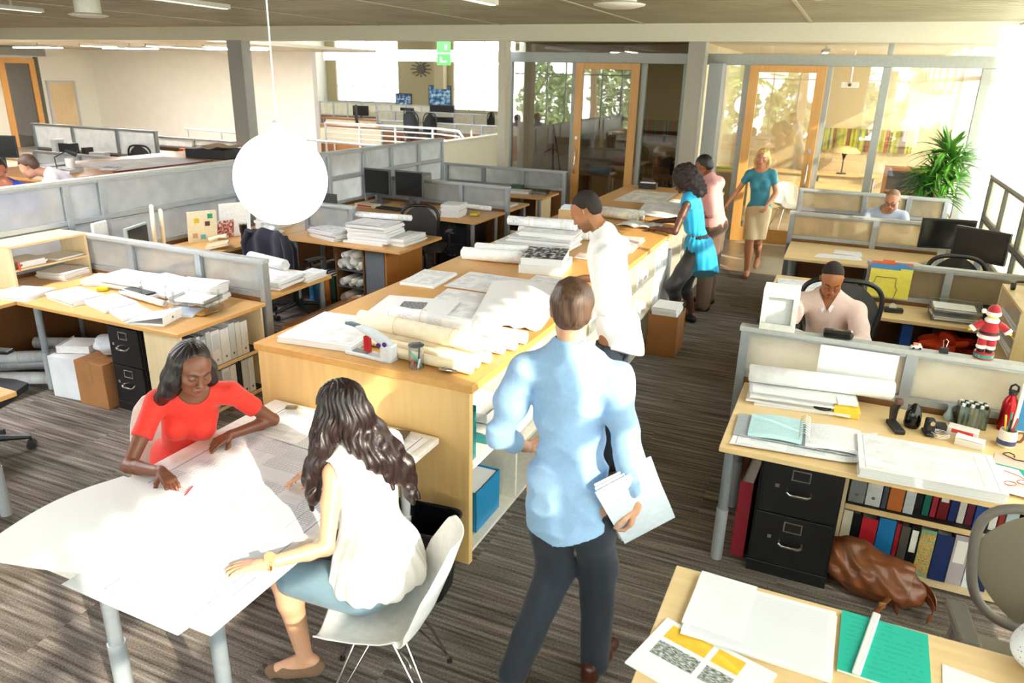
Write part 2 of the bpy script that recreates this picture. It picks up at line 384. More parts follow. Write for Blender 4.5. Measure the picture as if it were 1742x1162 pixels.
# white band across the hall and the far wall with two windows
struct('trim_11', MB().box(-15.6, -5.7, 20.3, 20.6, 2.86, 3.18), plain('#f2eee4', 0.7))
mb = MB().box(XL, -23.9, YF, YF+.2, 0, 4.2).box(-23.9, -20.3, YF, YF+.2, 0, 1.2).box(-20.3, -17.3, YF, YF+.2, 0, 4.2).box(-17.3, -14.2, YF, YF+.2, 0, 1.0).box(-14.2, -5.6, YF, YF+.2, 0, 4.2)
struct('wall_far', mb, plain('#a89a76', 0.8, var=.03))
struct('wall_hall_side', MB().box(-5.62, -5.5, 12.85, YF, 0, 4.2), cream)
shade_m = None
def shade_mat():
    m, nt, b = newmat('shade'); N = nt.nodes; L = nt.links; N.remove(b); out = N['Material Output']
    t = N.new('ShaderNodeBsdfTranslucent'); t.inputs[0].default_value = (.9, .88, .80, 1)
    d = N.new('ShaderNodeBsdfDiffuse'); d.inputs[0].default_value = (.85, .82, .74, 1)
    tr = N.new('ShaderNodeBsdfTransparent'); wv = N.new('ShaderNodeTexNoise'); wv.inputs['Scale'].default_value = 40
    m1 = N.new('ShaderNodeMixShader'); m1.inputs[0].default_value = .35; L.new(t.outputs[0], m1.inputs[1]); L.new(d.outputs[0], m1.inputs[2])
    m2 = N.new('ShaderNodeMixShader'); m2.inputs[0].default_value = .12; L.new(m1.outputs[0], m2.inputs[1]); L.new(tr.outputs[0], m2.inputs[2])
    L.new(m2.outputs[0], out.inputs[0]); return m
shade_m = shade_mat()
def window(name, axis, c, a0, a1, z0, z1, nx, nz, fm=alu, t=0.05, glassm=None, d=0.06, zs=None):
    """frame with mullions in the plane axis=c; one frame mesh and one mesh of panes"""
    f = MB()
    def bx(m, u0, u1, v0, v1, dd):
        if axis == 'Y': m.box(u0, u1, c-dd, c+dd, v0, v1)
        else: m.box(c-dd, c+dd, u0, u1, v0, v1)
    us = [a0+(a1-a0)*i/nx for i in range(nx+1)]; zz = zs or [z0+(z1-z0)*i/nz for i in range(nz+1)]
    for u in us: bx(f, u-t/2, u+t/2, z0, z1, d/2)
    for z in zz:
        for i in range(nx): bx(f, us[i]+t/2, us[i+1]-t/2, max(z0, z-t/2), min(z1, z+t/2), d/2.2)
    o = struct(name, f, fm)
    p = MB()
    for i in range(nx):
        for j in range(len(zz)-1): bx(p, us[i]+t/2, us[i+1]-t/2, zz[j]+t/2, zz[j+1]-t/2, 0.003)
    p.build('pane', glassm or clear, o)
    return o
window('window_1', 'Y', YF+.1, -23.9, -20.3, 1.2, 4.2, 4, 1, zs=[1.2, 1.9, 2.95, 4.2], fm=alu_lt)
window('window_2', 'Y', YF+.1, -17.3, -14.2, 1.0, 4.2, 4, 1, zs=[1.0, 1.9, 2.95, 4.2], fm=alu_lt)
for k, (x0, x1) in enumerate(((-23.8, -20.4), (-17.2, -14.3))):
    tag(MB().box(x0, x1, YF+.045, YF+.068, 1.95, 2.95).build('roller_shade', shade_m), 'pale roller shade drawn over the far hall window '+('on the left, beside the white wall' if k == 0 else 'on the right, beside the cream post'), 'window shade')
# side windows: mullions and panes from the sill up to the deck
window('window_3', 'X', XR+.08, -6.2, 8.3, 0.35, 3.26, 8, 1, zs=[0.35, 2.62, 3.26], fm=plain('#d8d4c6', .5), t=.07)
window('window_4', 'X', XR+.08, 8.3, 17.0, 0.35, 3.26, 6, 1, zs=[0.35, 1.2, 2.62, 3.26], fm=plain('#d8d4c6', .5), t=.07)
for i in range(7):
    y0 = 8.5+i*0.6
    tag(MB().box(XR-.02, XR-.014, y0, y0+.47, .5, 3.1).build('blind_panel', shade_m), 'white sunlit fabric blind panel hanging at the right window, %s from the glass partition' % ('seventh sixth fifth fourth third second first'.split()[i]), 'blind', 'fabric blind panels on the right windows')
# rear wall behind the photographer, seen in reflections: window bays with piers
mb = MB().box(XL, -15.2, YR-.2, YR, 0, 3.3).box(-8.3, -6.0, YR-.2, YR, 0, 3.3).box(-1.2, 0.2, YR-.2, YR, 0, 3.3).box(-15.2, XR, YR-.2, YR, 0, .5)
struct('wall_rear', mb, plain('#a89a76', .8))
window('window_5', 'Y', YR-.1, -15.2, -8.3, .5, 3.26, 8, 1, zs=[.5, 2.65, 3.26]); window('window_6', 'Y', YR-.1, -6.0, -1.2, .5, 3.26, 5, 1, zs=[.5, 2.65, 3.26])
window('window_7', 'Y', YR-.1, 0.2, XR, .5, 3.26, 2, 1, zs=[.5, 2.65, 3.26])

# glazed office front
gf = plain('#a7aaa4', .45, .3)
mb = MB()
mb.box(-5.74, XR, YG-.06, YG+.06, 2.72, 2.88)                                  # header
for x0, x1 in ((-5.74, -5.64), (-4.52, -4.43), (-3.33, -3.24), (-2.64, -2.56), (-1.70, -1.60), (-.50, -.42), (.25, .36), (1.50, XR)):
    mb.box(x0, x1, YG-.05, YG+.05, 0, 2.72)
for x0, x1 in ((-5.64, -4.52), (-3.24, -2.64), (-1.98, -1.70), (-.42, .25), (.36, 1.5)): mb.box(x0, x1, YG-.05, YG+.05, 0, .09)
mb.box(.27, .34, YG-.05, YG+.05, 2.88, 3.05)
struct('wall_glazing_frame', mb, gf, bevel=.004)
struct('trim_12', MB().box(-2.56, -2.40, YG-.1, YG+.1, 0, 2.72).box(-2.19, -1.98, YG-.35, YG+.1, 0, 2.74), plain('#9fa2a2', .5))
for i, (x0, x1, z0, z1) in enumerate(((-5.64, -4.52, .09, 2.72), (-3.24, -2.64, .09, 2.72), (-1.98, -1.70, .09, 2.72), (-.42, .25, .09, 2.72), (.36, 1.5, .09, 2.72), (-5.64, .27, 2.88, 3.05), (.34, 1.6, 2.88, 3.05))):
    struct('window_%d' % (i+8), MB().box(x0, x1, YG-.004, YG+.004, z0, z1), glass('#f0ece4', .13))
def glass_door(n, x0, x1, hx):
    s = .14
    d = struct('door_%d' % n, MB().box(x0, x0+s, YG-.14, YG-.09, 0.01, 2.72).box(x1-s, x1, YG-.14, YG-.09, .01, 2.72).box(x0+s, x1-s, YG-.14, YG-.09, 2.62, 2.72).box(x0+s, x1-s, YG-.14, YG-.09, .01, .24), wood_door, bevel=.004)
    MB().box(x0+s, x1-s, YG-.118, YG-.110, .24, 2.62).build('pane', glass('#f0ece4', .13), d)
    h = MB().tube([(hx, YG-.15, .9), (hx, YG-.19, .93), (hx, YG-.19, 1.27), (hx, YG-.15, 1.3)], .012, 10)
    h.build('door_handle', chrome, d, smooth=True); MB().cyl((hx, YG-.148, 1.5), (hx, YG-.138, 1.5), .03, n=14).build('lock', chrome, d)
    return d
glass_door(1, -4.43, -3.33, -4.36); glass_door(2, -1.60, -.50, -.57)
# offices behind the glass
struct('wall_back', MB().box(-5.5, XR+.2, 17.0, 17.2, 0, 3.05), tan_wall)
struct('wall_office_side', MB().box(-2.44, -2.36, YG+.05, 17.0, 0, 3.05), plain('#bfb392', .8))
# left wall: pale door, timber framed glass door, grey soffit over it
d = struct('door_3', MB().box(XL, XL+.06, 17.25, 18.15, 0, 1.98), wood('#dcc39a', 2), bevel=.004)
MB().box(XL, XL+.08, 17.19, 17.25, 0, 2.04).box(XL, XL+.08, 18.15, 18.21, 0, 2.04).box(XL, XL+.08, 17.25, 18.15, 1.98, 2.04).build('door_frame', alu_lt, d)
d = struct('door_4', MB().box(XL, XL+.07, 15.75, 15.93, 0, 2.7).box(XL, XL+.07, 16.72, 16.9, 0, 2.7).box(XL, XL+.07, 15.93, 16.72, 2.55, 2.7), wood_door, bevel=.004)
MB().box(XL+.02, XL+.03, 15.93, 16.72, 0, 2.55).build('pane', glass('#6d6f60', .2), d)
struct('trim_13', MB().box(XL, XL+.4, 15.0, 17.1, 2.78, 3.0), plain('#8f9088', .6))
struct('window_15', MB().box(XL, XL+.05, 16.92, 17.05, 0.0, 2.75), plain('#5a5c50', .3))

# ------------------------------------------------------------------ furniture builders
def partition(name_label, axis, c, a0, a1, ztop, panels, group=None, double=False, low=True, cat='partition', fm=None, gl=None, zlow=0.78, z0=0.0):
    t = thing('office_partition', name_label, cat, (0, 0, 0), 0, group)
    th = .035; fm = fm or alu; gl = gl or frost
    def bx(m, u0, u1, v0, v1, d, z=0):
        if axis == 'X': m.box(u0, u1, c-d, c+d, v0, v1, z)
        else: m.box(c-d, c+d, u0, u1, v0, v1, z)
    f = MB(); bx(f, a0-.01, a1+.01, ztop-.03, ztop, th+.003); f.build('top_cap', alu_cap, t, bevel=.003)
    us = [a0+(a1-a0)*p for p in panels]
    mid = [1.12] if double else []
    for i, u in enumerate(us):
        e = .05 if i in (0, len(us)-1) else .03
        u0 = max(a0, u-e); u1 = min(a1, u+e)
        f = MB(); bx(f, u0, u1, z0, ztop-.03, th); f.build('post', fm, t, bevel=.002)
    zb = [zlow] + mid
    for i in range(len(us)-1):
        u0 = us[i]+(.05 if i == 0 else .03); u1 = us[i+1]-(.05 if i == len(us)-2 else .03)
        for z in zb:
            f = MB(); bx(f, u0, u1, z-.02, z+.02, th*.8); bx(f, u0, u1, (mid+[ztop])[zb.index(z)]-(.045 if z != zb[-1] or not mid else .055), (mid+[ztop])[zb.index(z)]-.03, th*.8)
            f.build('rail', fm, t)
        zt = mid+[ztop-.03]
        for z, z2 in zip(zb, zt):
            f = MB(); bx(f, u0, u1, z+.02, z2-.01, .006); f.build('glass_panel', gl, t)
        if low:
            f = MB(); bx(f, u0, u1, .03, zlow-.02, th*.7); f.build('lower_panel', wood_dark, t)
    return t
def desk(label, polys, legs, z=.73, top=None, group=None, name='desk', thick=.03, legm_=None, panels=()):
    t = thing(name, label, 'desk', (0, 0, 0), 0, group)
    m = MB()
    for (x0, x1, y0, y1) in polys: m.box(x0, x1, y0, y1, z-thick, z)
    m.build('desktop', top or wood_light, t, bevel=.004)
    for (x, y) in legs:
        g = MB().cyl((x, y, .30), (x, y, z-thick), .026, n=18).build('leg', legm_ or legm, t, smooth='auto')
        MB().cyl((x, y, .0), (x, y, .31), .031, n=18).build('leg_sleeve', legfoot, g, smooth='auto')
    for (x0, x1, y0, y1) in panels:
        MB().box(x0, x1, y0, y1, 0.0, z-thick).build('side_panel', wood_pale, t, bevel=.003)
    return t
def file_cabinet(label, x, y, rz=0.0, w=.385, d=.6, h=.68, drawers=2, group=None):
    """local: front faces -y, origin at the front left bottom corner"""
    t = thing('file_cabinet', label, 'file cabinet', (x, y, 0), rz, group)
    MB().box(0, w, .012, d, .0, h).box(.0, w, 0.004, .02, 0, .07).build('body', black_mt, t, bevel=.003)
    hh = (h-.09)/drawers
    for k in range(drawers):
        z0 = .08+hh*k; z1 = z0+hh-.008
        dr = MB().box(.012, w-.012, -.004, .02, z0, z1).build('drawer', black_mt, t, bevel=.003)
        MB().tube([(w/2-.055, -.006, z0+hh*.50), (w/2-.055, -.03, z0+hh*.47), (w/2-.04, -.036, z0+hh*.45), (w/2+.04, -.036, z0+hh*.45), (w/2+.055, -.03, z0+hh*.47), (w/2+.055, -.006, z0+hh*.50)], .0075, 8).build('handle', chrome, dr, smooth=True)
        q = MB(); a, b, c_, e = w/2-.045, w/2+.045, z0+hh*.68, z0+hh*.88
        q.box(a, b, -.008, -.004, c_, c_+.007).box(a, b, -.008, -.004, e-.007, e).box(a, a+.007, -.008, -.004, c_+.007, e-.007).box(b-.007, b, -.008, -.004, c_+.007, e-.007)
        q.build('label_holder', chrome, dr)
        MB().box(w/2-.115, w/2-.095, -.009, -.004, z0+hh*.5, z0+hh*.57).build('latch', chrome, dr)
    return t
def binder(label, x, y, z, w=.06, h=.29, d=.26, rz=0.0, col='#ededea', lab=None, hole=True, group=None, lean=0.0, name='ring_binder', cat='binder', spine=None, pagecol=True):
    """local: spine faces -y, centred on x; origin bottom front"""
    t = thing(name, label, cat, (x, y, z), rz, group); t.rotation_euler = (0, lean, rz)
    c = plain(col, .4)
    MB().box(-w/2, w/2, 0, .004, 0, h).box(-w/2, -w/2+.003, .004, d, 0, h).box(w/2-.003, w/2, .004, d, 0, h).build('cover', c, t, bevel=.001)
    if pagecol: MB().box(-w/2+.005, w/2-.005, .02, d-.012, .006, h-.012).build('pages', pgs, t)
    if lab:
        q = MB(); q.box(-w*.36, w*.36, -.0015, 0, h*.45, h*.9)
        q.build('spine_label', drawing('text', lab, '#55585f', .5), t)
    if hole: MB().cyl((0, -.001, .045), (0, .002, .045), .009, n=12).build('finger_ring', chrome, t)
    return t
def roll(label, p0, p1, r, base='#f6f6f4', name='blueprint_roll', group=None, hollow=.45, cat='paper roll', band=True, seed=0, lines=True, wraps=4):
    rnd = random.Random(seed+int(abs(p0[0]*977+p0[1]*131)))
    p0 = Vector(p0); p1 = Vector(p1); L_ = (p1-p0).length
    m = MB(); n = 26
    prof_u = 40*wraps//4
    def spiral(s_, off):
        out = []
        for i in range(prof_u+1):
            a = 2*PI*wraps*i/prof_u*1.0; rr = r*hollow+(r-r*hollow)*(i/prof_u)
            out.append((rr*math.cos(a), rr*math.sin(a)))
        return out
    sp = []
    N_ = 22*wraps
    for i in range(N_+1):
        a = 2*PI*wraps*i/N_; rr = r*(hollow+(1-hollow)*(i/N_)); sp.append((rr*math.cos(a), rr*math.sin(a), i/N_))
    jit = [rnd.uniform(-.004, .004) for _ in range(6)]
    vs = []
    for (x, y, q) in sp: vs.append((x, y, -.012*(1-q)*rnd.choice((1,))+jit[int(q*5)])); vs.append((x, y, L_+.010*(1-q)+jit[int(q*5)]))
    fs = [(2*i, 2*i+2, 2*i+3, 2*i+1) for i in range(N_)]
    m.add(vs, fs, 0)
    z = (p1-p0).normalized(); q = z.to_track_quat('Z', 'Y').to_matrix().to_4x4(); q.translation = p0
    m.xf(q)
    base_m = drawing('plan', base, '#b9bcc6') if lines else plain(base, .7)
    o = m.build(name, base_m, smooth=True)
    sol = o.modifiers.new('sheet', 'SOLIDIFY'); sol.thickness = .0012
    tag(o, label, cat, group)
    if band:
        for f in (.33, .8):
            c = p0+(p1-p0)*f
            b = MB(); b.tube([c+q.to_3x3() @ Vector(((r+.0012)*math.cos(t*PI/10), (r+.0012)*math.sin(t*PI/10), 0)) for t in range(20)], .0012, 5, closed=True)
            b.build('rubber_band', plain('#c9a36b', .6), o)
    return o
def sheet(name, label, pts, z, mat=None, cat='drawing', curl=0.0, thick=.0006, n=14, group=None, wave=.003, seed=1, zf=None, parent=None):
    """quad sheet from four corners a b c d (bilinear), gently waved"""
    rnd = random.Random(seed); ph = [rnd.uniform(0, 6) for _ in range(4)]
    A, B, C, D = [Vector((p[0], p[1], 0)) for p in pts]
    def fn(u, v):
        p = A*(1-u)*(1-v)+B*u*(1-v)+C*u*v+D*(1-u)*v
        h = z+wave*(1.1+math.sin(u*5+ph[0])*math.cos(v*4+ph[1]))*.5
        h += curl*(max(0, u-.8)/.2)**2+curl*(max(0, .12-v)/.12)**2*.4
        if zf: h += zf(u, v)
        return (p.x, p.y, h)
    m = MB(); m.grid(fn, n, n, 0, thick)
    o = m.build(name, mat or plan, parent, smooth='auto')
    if parent is None: tag(o, label, cat, group)
    return o
def stack(label, cx, cy, z, w, d, h, rz=0.0, n=5, mat=None, name='paper_stack', cat='paper stack', group=None, seed=0, jit=.012, side=None, curl=.004):
    """a pile of drawings: slightly turned bundles and one waved top sheet"""
    rnd = random.Random(seed+int(abs(cx*1009+cy*313)*10))
    m = MB(); hz = h/n
    for k in range(n):
        a = rnd.uniform(-.03, .03)*(jit/.012); ox, oy = rnd.uniform(-jit, jit), rnd.uniform(-jit, jit)
        ww = w*(1-rnd.uniform(0, .04)); dd = d*(1-rnd.uniform(0, .04))
        m.obox((ox, oy, hz*(k+.5)), (ww, dd, hz*.96), a, 0)
    a = rnd.uniform(-.02, .02); ph = rnd.uniform(0, 6); ca, sa = math.cos(a), math.sin(a)
    def fn(u, v):
        x = (u-.5)*w*.99; y = (v-.5)*d*.99
        return (x*ca-y*sa, x*sa+y*ca, h+.001+curl*(1+math.sin(u*4+ph)*math.cos(v*3.3+ph))*.5)
    t = thing(name, label, cat, (cx, cy, z), rz, group)
    m.build('sheets', side or pgs, t)
    q = MB().grid(fn, 8, 8, 0, .0008); q.build('top_sheet', mat or plan, t, smooth='auto')
    return t
def office_chair(label, x, y, rz, mesh_col='#26262a', frame_col='#1a1a1c', jacket=False, seat_h=.46, back_h=1.0, wide=.25, group=None, arms=True, base=True):
    """local: sitter faces -y, back on +y side"""
    t = thing('office_chair', label, 'office chair', (x, y, 0), rz, group)
    fr = plain(frame_col, .42); ms = mesh_mat(mesh_col)
    def seat(u, v):
        x_ = (u-.5)*.5; y_ = (v-.5)*.46; return (x_*(1-.12*abs(v-.5)), y_-.02, seat_h+.012*math.cos(u*PI*2)-.02*(max(0, .2-v)/.2))
    MB().grid(seat, 14, 14, 0, .05).build('seat', fr if jacket else plain(mesh_col, .8), t, smooth='auto')
    H0, H1 = seat_h+.06, back_h
    def out(tn):   # superellipse outline of the backrest
        c, s = math.cos(tn), math.sin(tn); e = .62
        sx = abs(c)**e*(1 if c > 0 else -1); sz = abs(s)**e*(1 if s > 0 else -1)
        zz = (H0+H1)/2+sz*(H1-H0)/2; w_ = wide*(.80+.20*((zz-H0)/(H1-H0))**.8)
        return (sx*w_, .22+.05*((zz-H0)/(H1-H0))-.05*(1-(sx*.9)**2)+.05, zz)
    MB().tube([out(2*PI*i/48) for i in range(48)], .019, 10, closed=True).build('back_frame', fr, t, smooth=True)
    def back(u, v):
        a = (u-.5)*2; z_ = H0+.012+(H1-H0-.024)*v; s = (z_-(H0+H1)/2)/((H1-H0)/2); e = .62
        c = (1-min(1, abs(s))**(1/e))**e if abs(s) < 1 else 0
        w_ = wide*(.80+.20*((z_-H0)/(H1-H0))**.8)*max(.05, c); xx = a*w_
        return (xx, .225+.05*((z_-H0)/(H1-H0))-.05*(1-(xx/wide)**2)+.05, z_)
    MB().grid(back, 20, 26, 0, .003).build('backrest', ms, t, smooth='auto')
    MB().tube([(0, .02, seat_h-.06), (0, .2, seat_h-.05), (0, .30, seat_h+.05), (0, .285, seat_h+.25)], [.03, .03, .028, .02], 10).build('back_bracket', fr, t, smooth=True)
    if arms:
        for s in (-1, 1):
            MB().tube([(s*.27, .05, seat_h-.03), (s*.31, .05, seat_h+.05), (s*.30, .04, seat_h+.17)], .018, 8).build('arm_post', fr, t, smooth=True)
            MB().obox((s*.30, .0, seat_h+.185), (.075, .24, .03)).build('armrest', fr, t, bevel=.012)
    MB().cyl((0, 0, .12), (0, 0, seat_h-.05), .028, n=14).build('gas_lift', chrome if not jacket else fr, t, smooth='auto')
    if base:
        for k in range(5):
            a = 2*PI*k/5+.3; e = (.29*math.cos(a), .29*math.sin(a))
            g = MB().tube([(0, 0, .13), (e[0]*.5, e[1]*.5, .11), (e[0], e[1], .085)], [.03, .024, .016], 8).build('base_arm', fr, t, smooth=True)
            q = MB(); q.cyl((e[0]-.012*math.sin(a)-.018*math.sin(a), e[1]+.03*math.cos(a), .03), (e[0]-.004*math.sin(a), e[1]+.004*math.cos(a), .03), .03, n=14)
            q.cyl((e[0]+.03*math.sin(a), e[1]-.03*math.cos(a), .03), (e[0]+.004*math.sin(a), e[1]-.004*math.cos(a), .03), .03, n=14).cyl((e[0], e[1], .045), (e[0], e[1], .09), .008, n=8)
            q.build('caster', black_pl, g, smooth='auto')
    return t
def mesh_mat(hexc):
    key = ('mesh', hexc)
    if key in MATS: return MATS[key]
    m, nt, b = newmat('mesh_%d' % len(MATS)); N = nt.nodes; L = nt.links
    b.inputs['Base Color'].default_value = lin(hexc)+(1,); b.inputs['Roughness'].default_value = .6
    tc = N.new('ShaderNodeTexCoord'); wv = N.new('ShaderNodeTexWave'); wv.bands_direction = 'Z'; wv.inputs['Scale'].default_value = 60
    L.new(tc.outputs['Object'], wv.inputs[0])
    tr = N.new('ShaderNodeBsdfTransparent'); mx = N.new('ShaderNodeMixShader')
    mt = N.new('ShaderNodeMath'); mt.operation = 'MULTIPLY'; mt.inputs[1].default_value = .22; L.new(wv.outputs['Fac'], mt.inputs[0])
    L.new(mt.outputs[0], mx.inputs[0]); L.new(b.outputs[0], mx.inputs[1]); L.new(tr.outputs[0], mx.inputs[2]); L.new(mx.outputs[0], N['Material Output'].inputs[0])
    MATS[key] = m; return m
def shell_chair(label, x, y, rz, group=None):
    """white moulded side chair on a wire base; sitter faces -y"""
    t = thing('shell_chair', label, 'chair', (x, y, 0), rz, group)
    prof = [(-.235, .425), (-.225, .448), (-.18, .448), (-.08, .435), (.02, .425), (.10, .43), (.165, .462), (.205, .53), (.24, .62), (.27, .70), (.295, .78), (.31, .825)]
    wid = [.19, .215, .232, .24, .238, .228, .22, .215, .21, .195, .165, .11]
    def fn(u, v):
        k = v*(len(prof)-1); i = min(int(k), len(prof)-2); f = k-i
        y_ = prof[i][0]*(1-f)+prof[i+1][0]*f; z_ = prof[i][1]*(1-f)+prof[i+1][1]*f; w_ = wid[i]*(1-f)+wid[i+1]*f
        a = (u-.5)*2; lift = .055*a*a*a*a if v < .5 else .0
        fwd = -.085*(a*a)*(min(1, max(0, (v-.35)/.25)))*(1-.55*max(0, (v-.75)/.25))
        return (a*w_, y_+fwd, z_+lift+.03*a*a*(1-abs(v-.35)*1.4 if v < .9 else 0)*0.6)
    o = MB().grid(fn, 22, 44, 0, .006).build('seat_shell', plain('#f1f1ee', .28, coat=.3), t, smooth='auto')
    sub = o.modifiers.new('s', 'SUBSURF'); sub.levels = 1; sub.render_levels = 1
    for sx in (-1, 1):
        for sy in (-1, 1):
            g = MB().tube([(sx*.10, sy*.09, .405), (sx*.16, sy*.17, .22), (sx*.215, sy*.235, .02)], .0065, 8).tube([(sx*.07, sy*.02, .405), (sx*.215, sy*.235, .035)], .005, 6).build('leg', chrome, t, smooth=True)
            MB().cyl((sx*.217, sy*.237, 0), (sx*.217, sy*.237, .02), .013, .010, n=12).build('foot_glide', black_pl, g)
    q = MB()
    for sx in (-1, 1):
        q.tube([(sx*.10, -.11, .405), (sx*.10, .10, .405)], .006, 8); q.tube([(sx*.06, -.10, .40), (-sx*.09, .09, .30), (-sx*.14, .15, .25)], .005, 6)
        q.tube([(-.10, sx*.09, .398), (.10, sx*.09, .398)], .006, 8)
    q.build('wire_base', chrome, t, smooth=True)
    return t
def monitor(label, x, y, z, rz, w=.5, h=.31, stand=True, group=None, tilt=0.0, sm='#141417', bez='#26262a', stc=None, sh=.16):
    """screen faces -y"""
    t = thing('computer_monitor', label, 'monitor', (x, y, z), rz, group); b = .018
    MB().box(-w/2, w/2, .0, .035, sh, sh+h).box(-w*.35, w*.35, .035, .06, sh+h*.2, sh+h*.8).build('bezel', plain(bez, .4), t, bevel=.004)
    MB().box(-w/2+b, w/2-b, -.002, .001, sh+b, sh+h-b).build('screen', plain(sm, .18, spec=.5), t)
    if stand: MB().box(-.035, .035, .04, .065, .01, sh+h*.4).obox((0, .06, .008), (.24, .2, .016)).build('stand', stc or plain(bez, .45), t, bevel=.004)
    return t
def keyboard(label, x, y, z, rz, col='#1c1c1f'):
    t = thing('keyboard', label, 'keyboard', (x, y, z), rz); MB().box(-.22, .22, -.08, .08, 0, .018).build('case', plain(col, .5), t, bevel=.004)
    m = MB()
    for r in range(5):
        for c in range(16): m.box(-.208+c*.026, -.186+c*.026, -.068+r*.028, -.045+r*.028, .018, .025)
    m.build('keys', plain('#2b2b30' if col.startswith('#1') else '#3a3a3c', .5), t)
    return t
def carton(label, x, y, z, sx, sy, sz, rz=0, col='#b68654', name='cardboard_box', group=None, tape=True, open_top=False):
    t = thing(name, label, 'box', (x, y, z), rz, group)
    m = MB(); w = .005
    if open_top:
        m.box(-sx/2, sx/2, -sy/2, sy/2, 0, w).box(-sx/2, sx/2, -sy/2, -sy/2+w, w, sz).box(-sx/2, sx/2, sy/2-w, sy/2, w, sz).box(-sx/2, -sx/2+w, -sy/2+w, sy/2-w, w, sz).box(sx/2-w, sx/2, -sy/2+w, sy/2-w, w, sz)
    else: m.box(-sx/2, sx/2, -sy/2, sy/2, 0, sz)
    m.build('carton_body', plain(col, .8, var=.07, scale=6), t, bevel=.003)
    if tape: MB().box(-.025, .025, -sy/2-.0012, sy/2+.0012, sz*.55, sz+.0012).build('packing_tape', plain('#a87a48', .3), t)
    return t

# ------------------------------------------------------------------ columns of furniture: partitions
wall_parts = 'low frosted glass partitions'
partition('frosted glass partition behind the near left desk, ending in a wide grey post', 'X', 4.385, -6.33, -4.05, 1.07, [0, .36, .70, 1])
partition('short frosted partition with grey end post beside the black mesh chair and drawing piles', 'X', 6.82, -5.62, -4.95, 1.07, [0, 1], low=False, z0=.731)
partition('frosted partition behind the paper piles of the curved desk with two dark monitors', 'X', 9.22, -6.28, -4.13, 1.07, [0, .34, .66, 1])
partition('farthest left low frosted partition, running in front of the glass office wall and cream post', 'X', 11.33, -6.28, -4.09, 1.07, [0, .33, .66, 1])
partition('tall double-height frosted partition at the left edge behind the maple shelf hutch', 'Y', -6.40, 2.6, 6.60, 1.5, [0, .47, .56, 1], double=True)
partition('tall frosted partition right of the gap with stacked books, behind the white globe lamp', 'Y', -6.36, 7.35, 11.36, 1.47, [0, .22, .42, .60, .80, 1], double=True, fm=alu_lt)
partition('nearest right frosted partition with the red doll standing on its cap', 'X', 4.45, -.43, 1.6, 1.08, [0, .455, 1], gl=frost_w, fm=alu)
partition('right frosted partition carrying the coloured file folders', 'X', 6.82, .29, 1.6, 1.07, [0, .46, 1], gl=frosted('#d8c9ae', .5))
partition('frosted partition behind the third right desk with two large black monitors', 'X', 9.18, -.52, 1.3, 1.07, [0, .50, 1], gl=frosted('#f0e2c6', .45))
partition('farthest right frosted partition, behind the man in glasses and before the glass office', 'X', 11.38, -.57, 1.3, 1.07, [0, .46, .75, 1], gl=frosted('#e6dcc6', .5))
partition('translucent white divider with dark grey bars standing before the bright right window', 'Y', 1.47, 4.6, 9.6, 1.58, [0, .2, .4, .6, .8, 1], gl=frosted('#f2efe2', .35), fm=plain('#7c7c74', .5), double=True)

# ------------------------------------------------------------------ right hand desks
desk('maple desk at right covered by white drawings, above the black file cabinet and bookshelf', [(-.37, 1.55, 3.47, 4.41)], [(-.325, 3.60), (-.325, 4.18)])
desk('maple table at the bottom right edge holding charts and a teal report', [(-.355, 1.25, 1.25, 2.41)], [(-.28, 2.3), (-.28, 1.35), (1.15, 1.35)])
desk('maple side desk with tape dispenser and wire trays behind the man in the pink sweater', [(.33, 1.42, 6.30, 6.78)], [(1.36, 6.36)], panels=[(.345, .365, 6.33, 6.76)])
desk('narrow maple side return at the right edge holding the small shelf hutch and green folder', [(1.10, 1.42, 4.50, 6.29)], [(1.38, 4.6)])
desk('maple desk end jutting into the aisle left of the man in pink', [(-.46, .25, 6.14, 7.35)], [(-.41, 6.22), (-.41, 7.28)], panels=[(-.455, -.44, 6.4, 7.2)])
desk('third maple desk on the right with loose sheets, keyboard and two black monitors', [(-.47, 1.42, 8.19, 9.13)], [(-.40, 8.3), (-.38, 8.95), (1.36, 8.3)])
desk('far right maple desk hidden behind two partitions under the forearms of the man in glasses', [(-.47, 1.35, 9.24, 9.62)], [(-.4, 9.5), (1.3, 9.5)])
desk('maple desk strip hidden behind the nearest right partition, before the man in the pink sweater', [(-.35, 1.08, 4.50, 5.17)], [(-.3, 5.1), (1.0, 5.1)])
file_cabinet('black two drawer file cabinet under the right desk beside the bookshelf', -.165, 3.56, 0, w=.395, d=.6, h=.69)
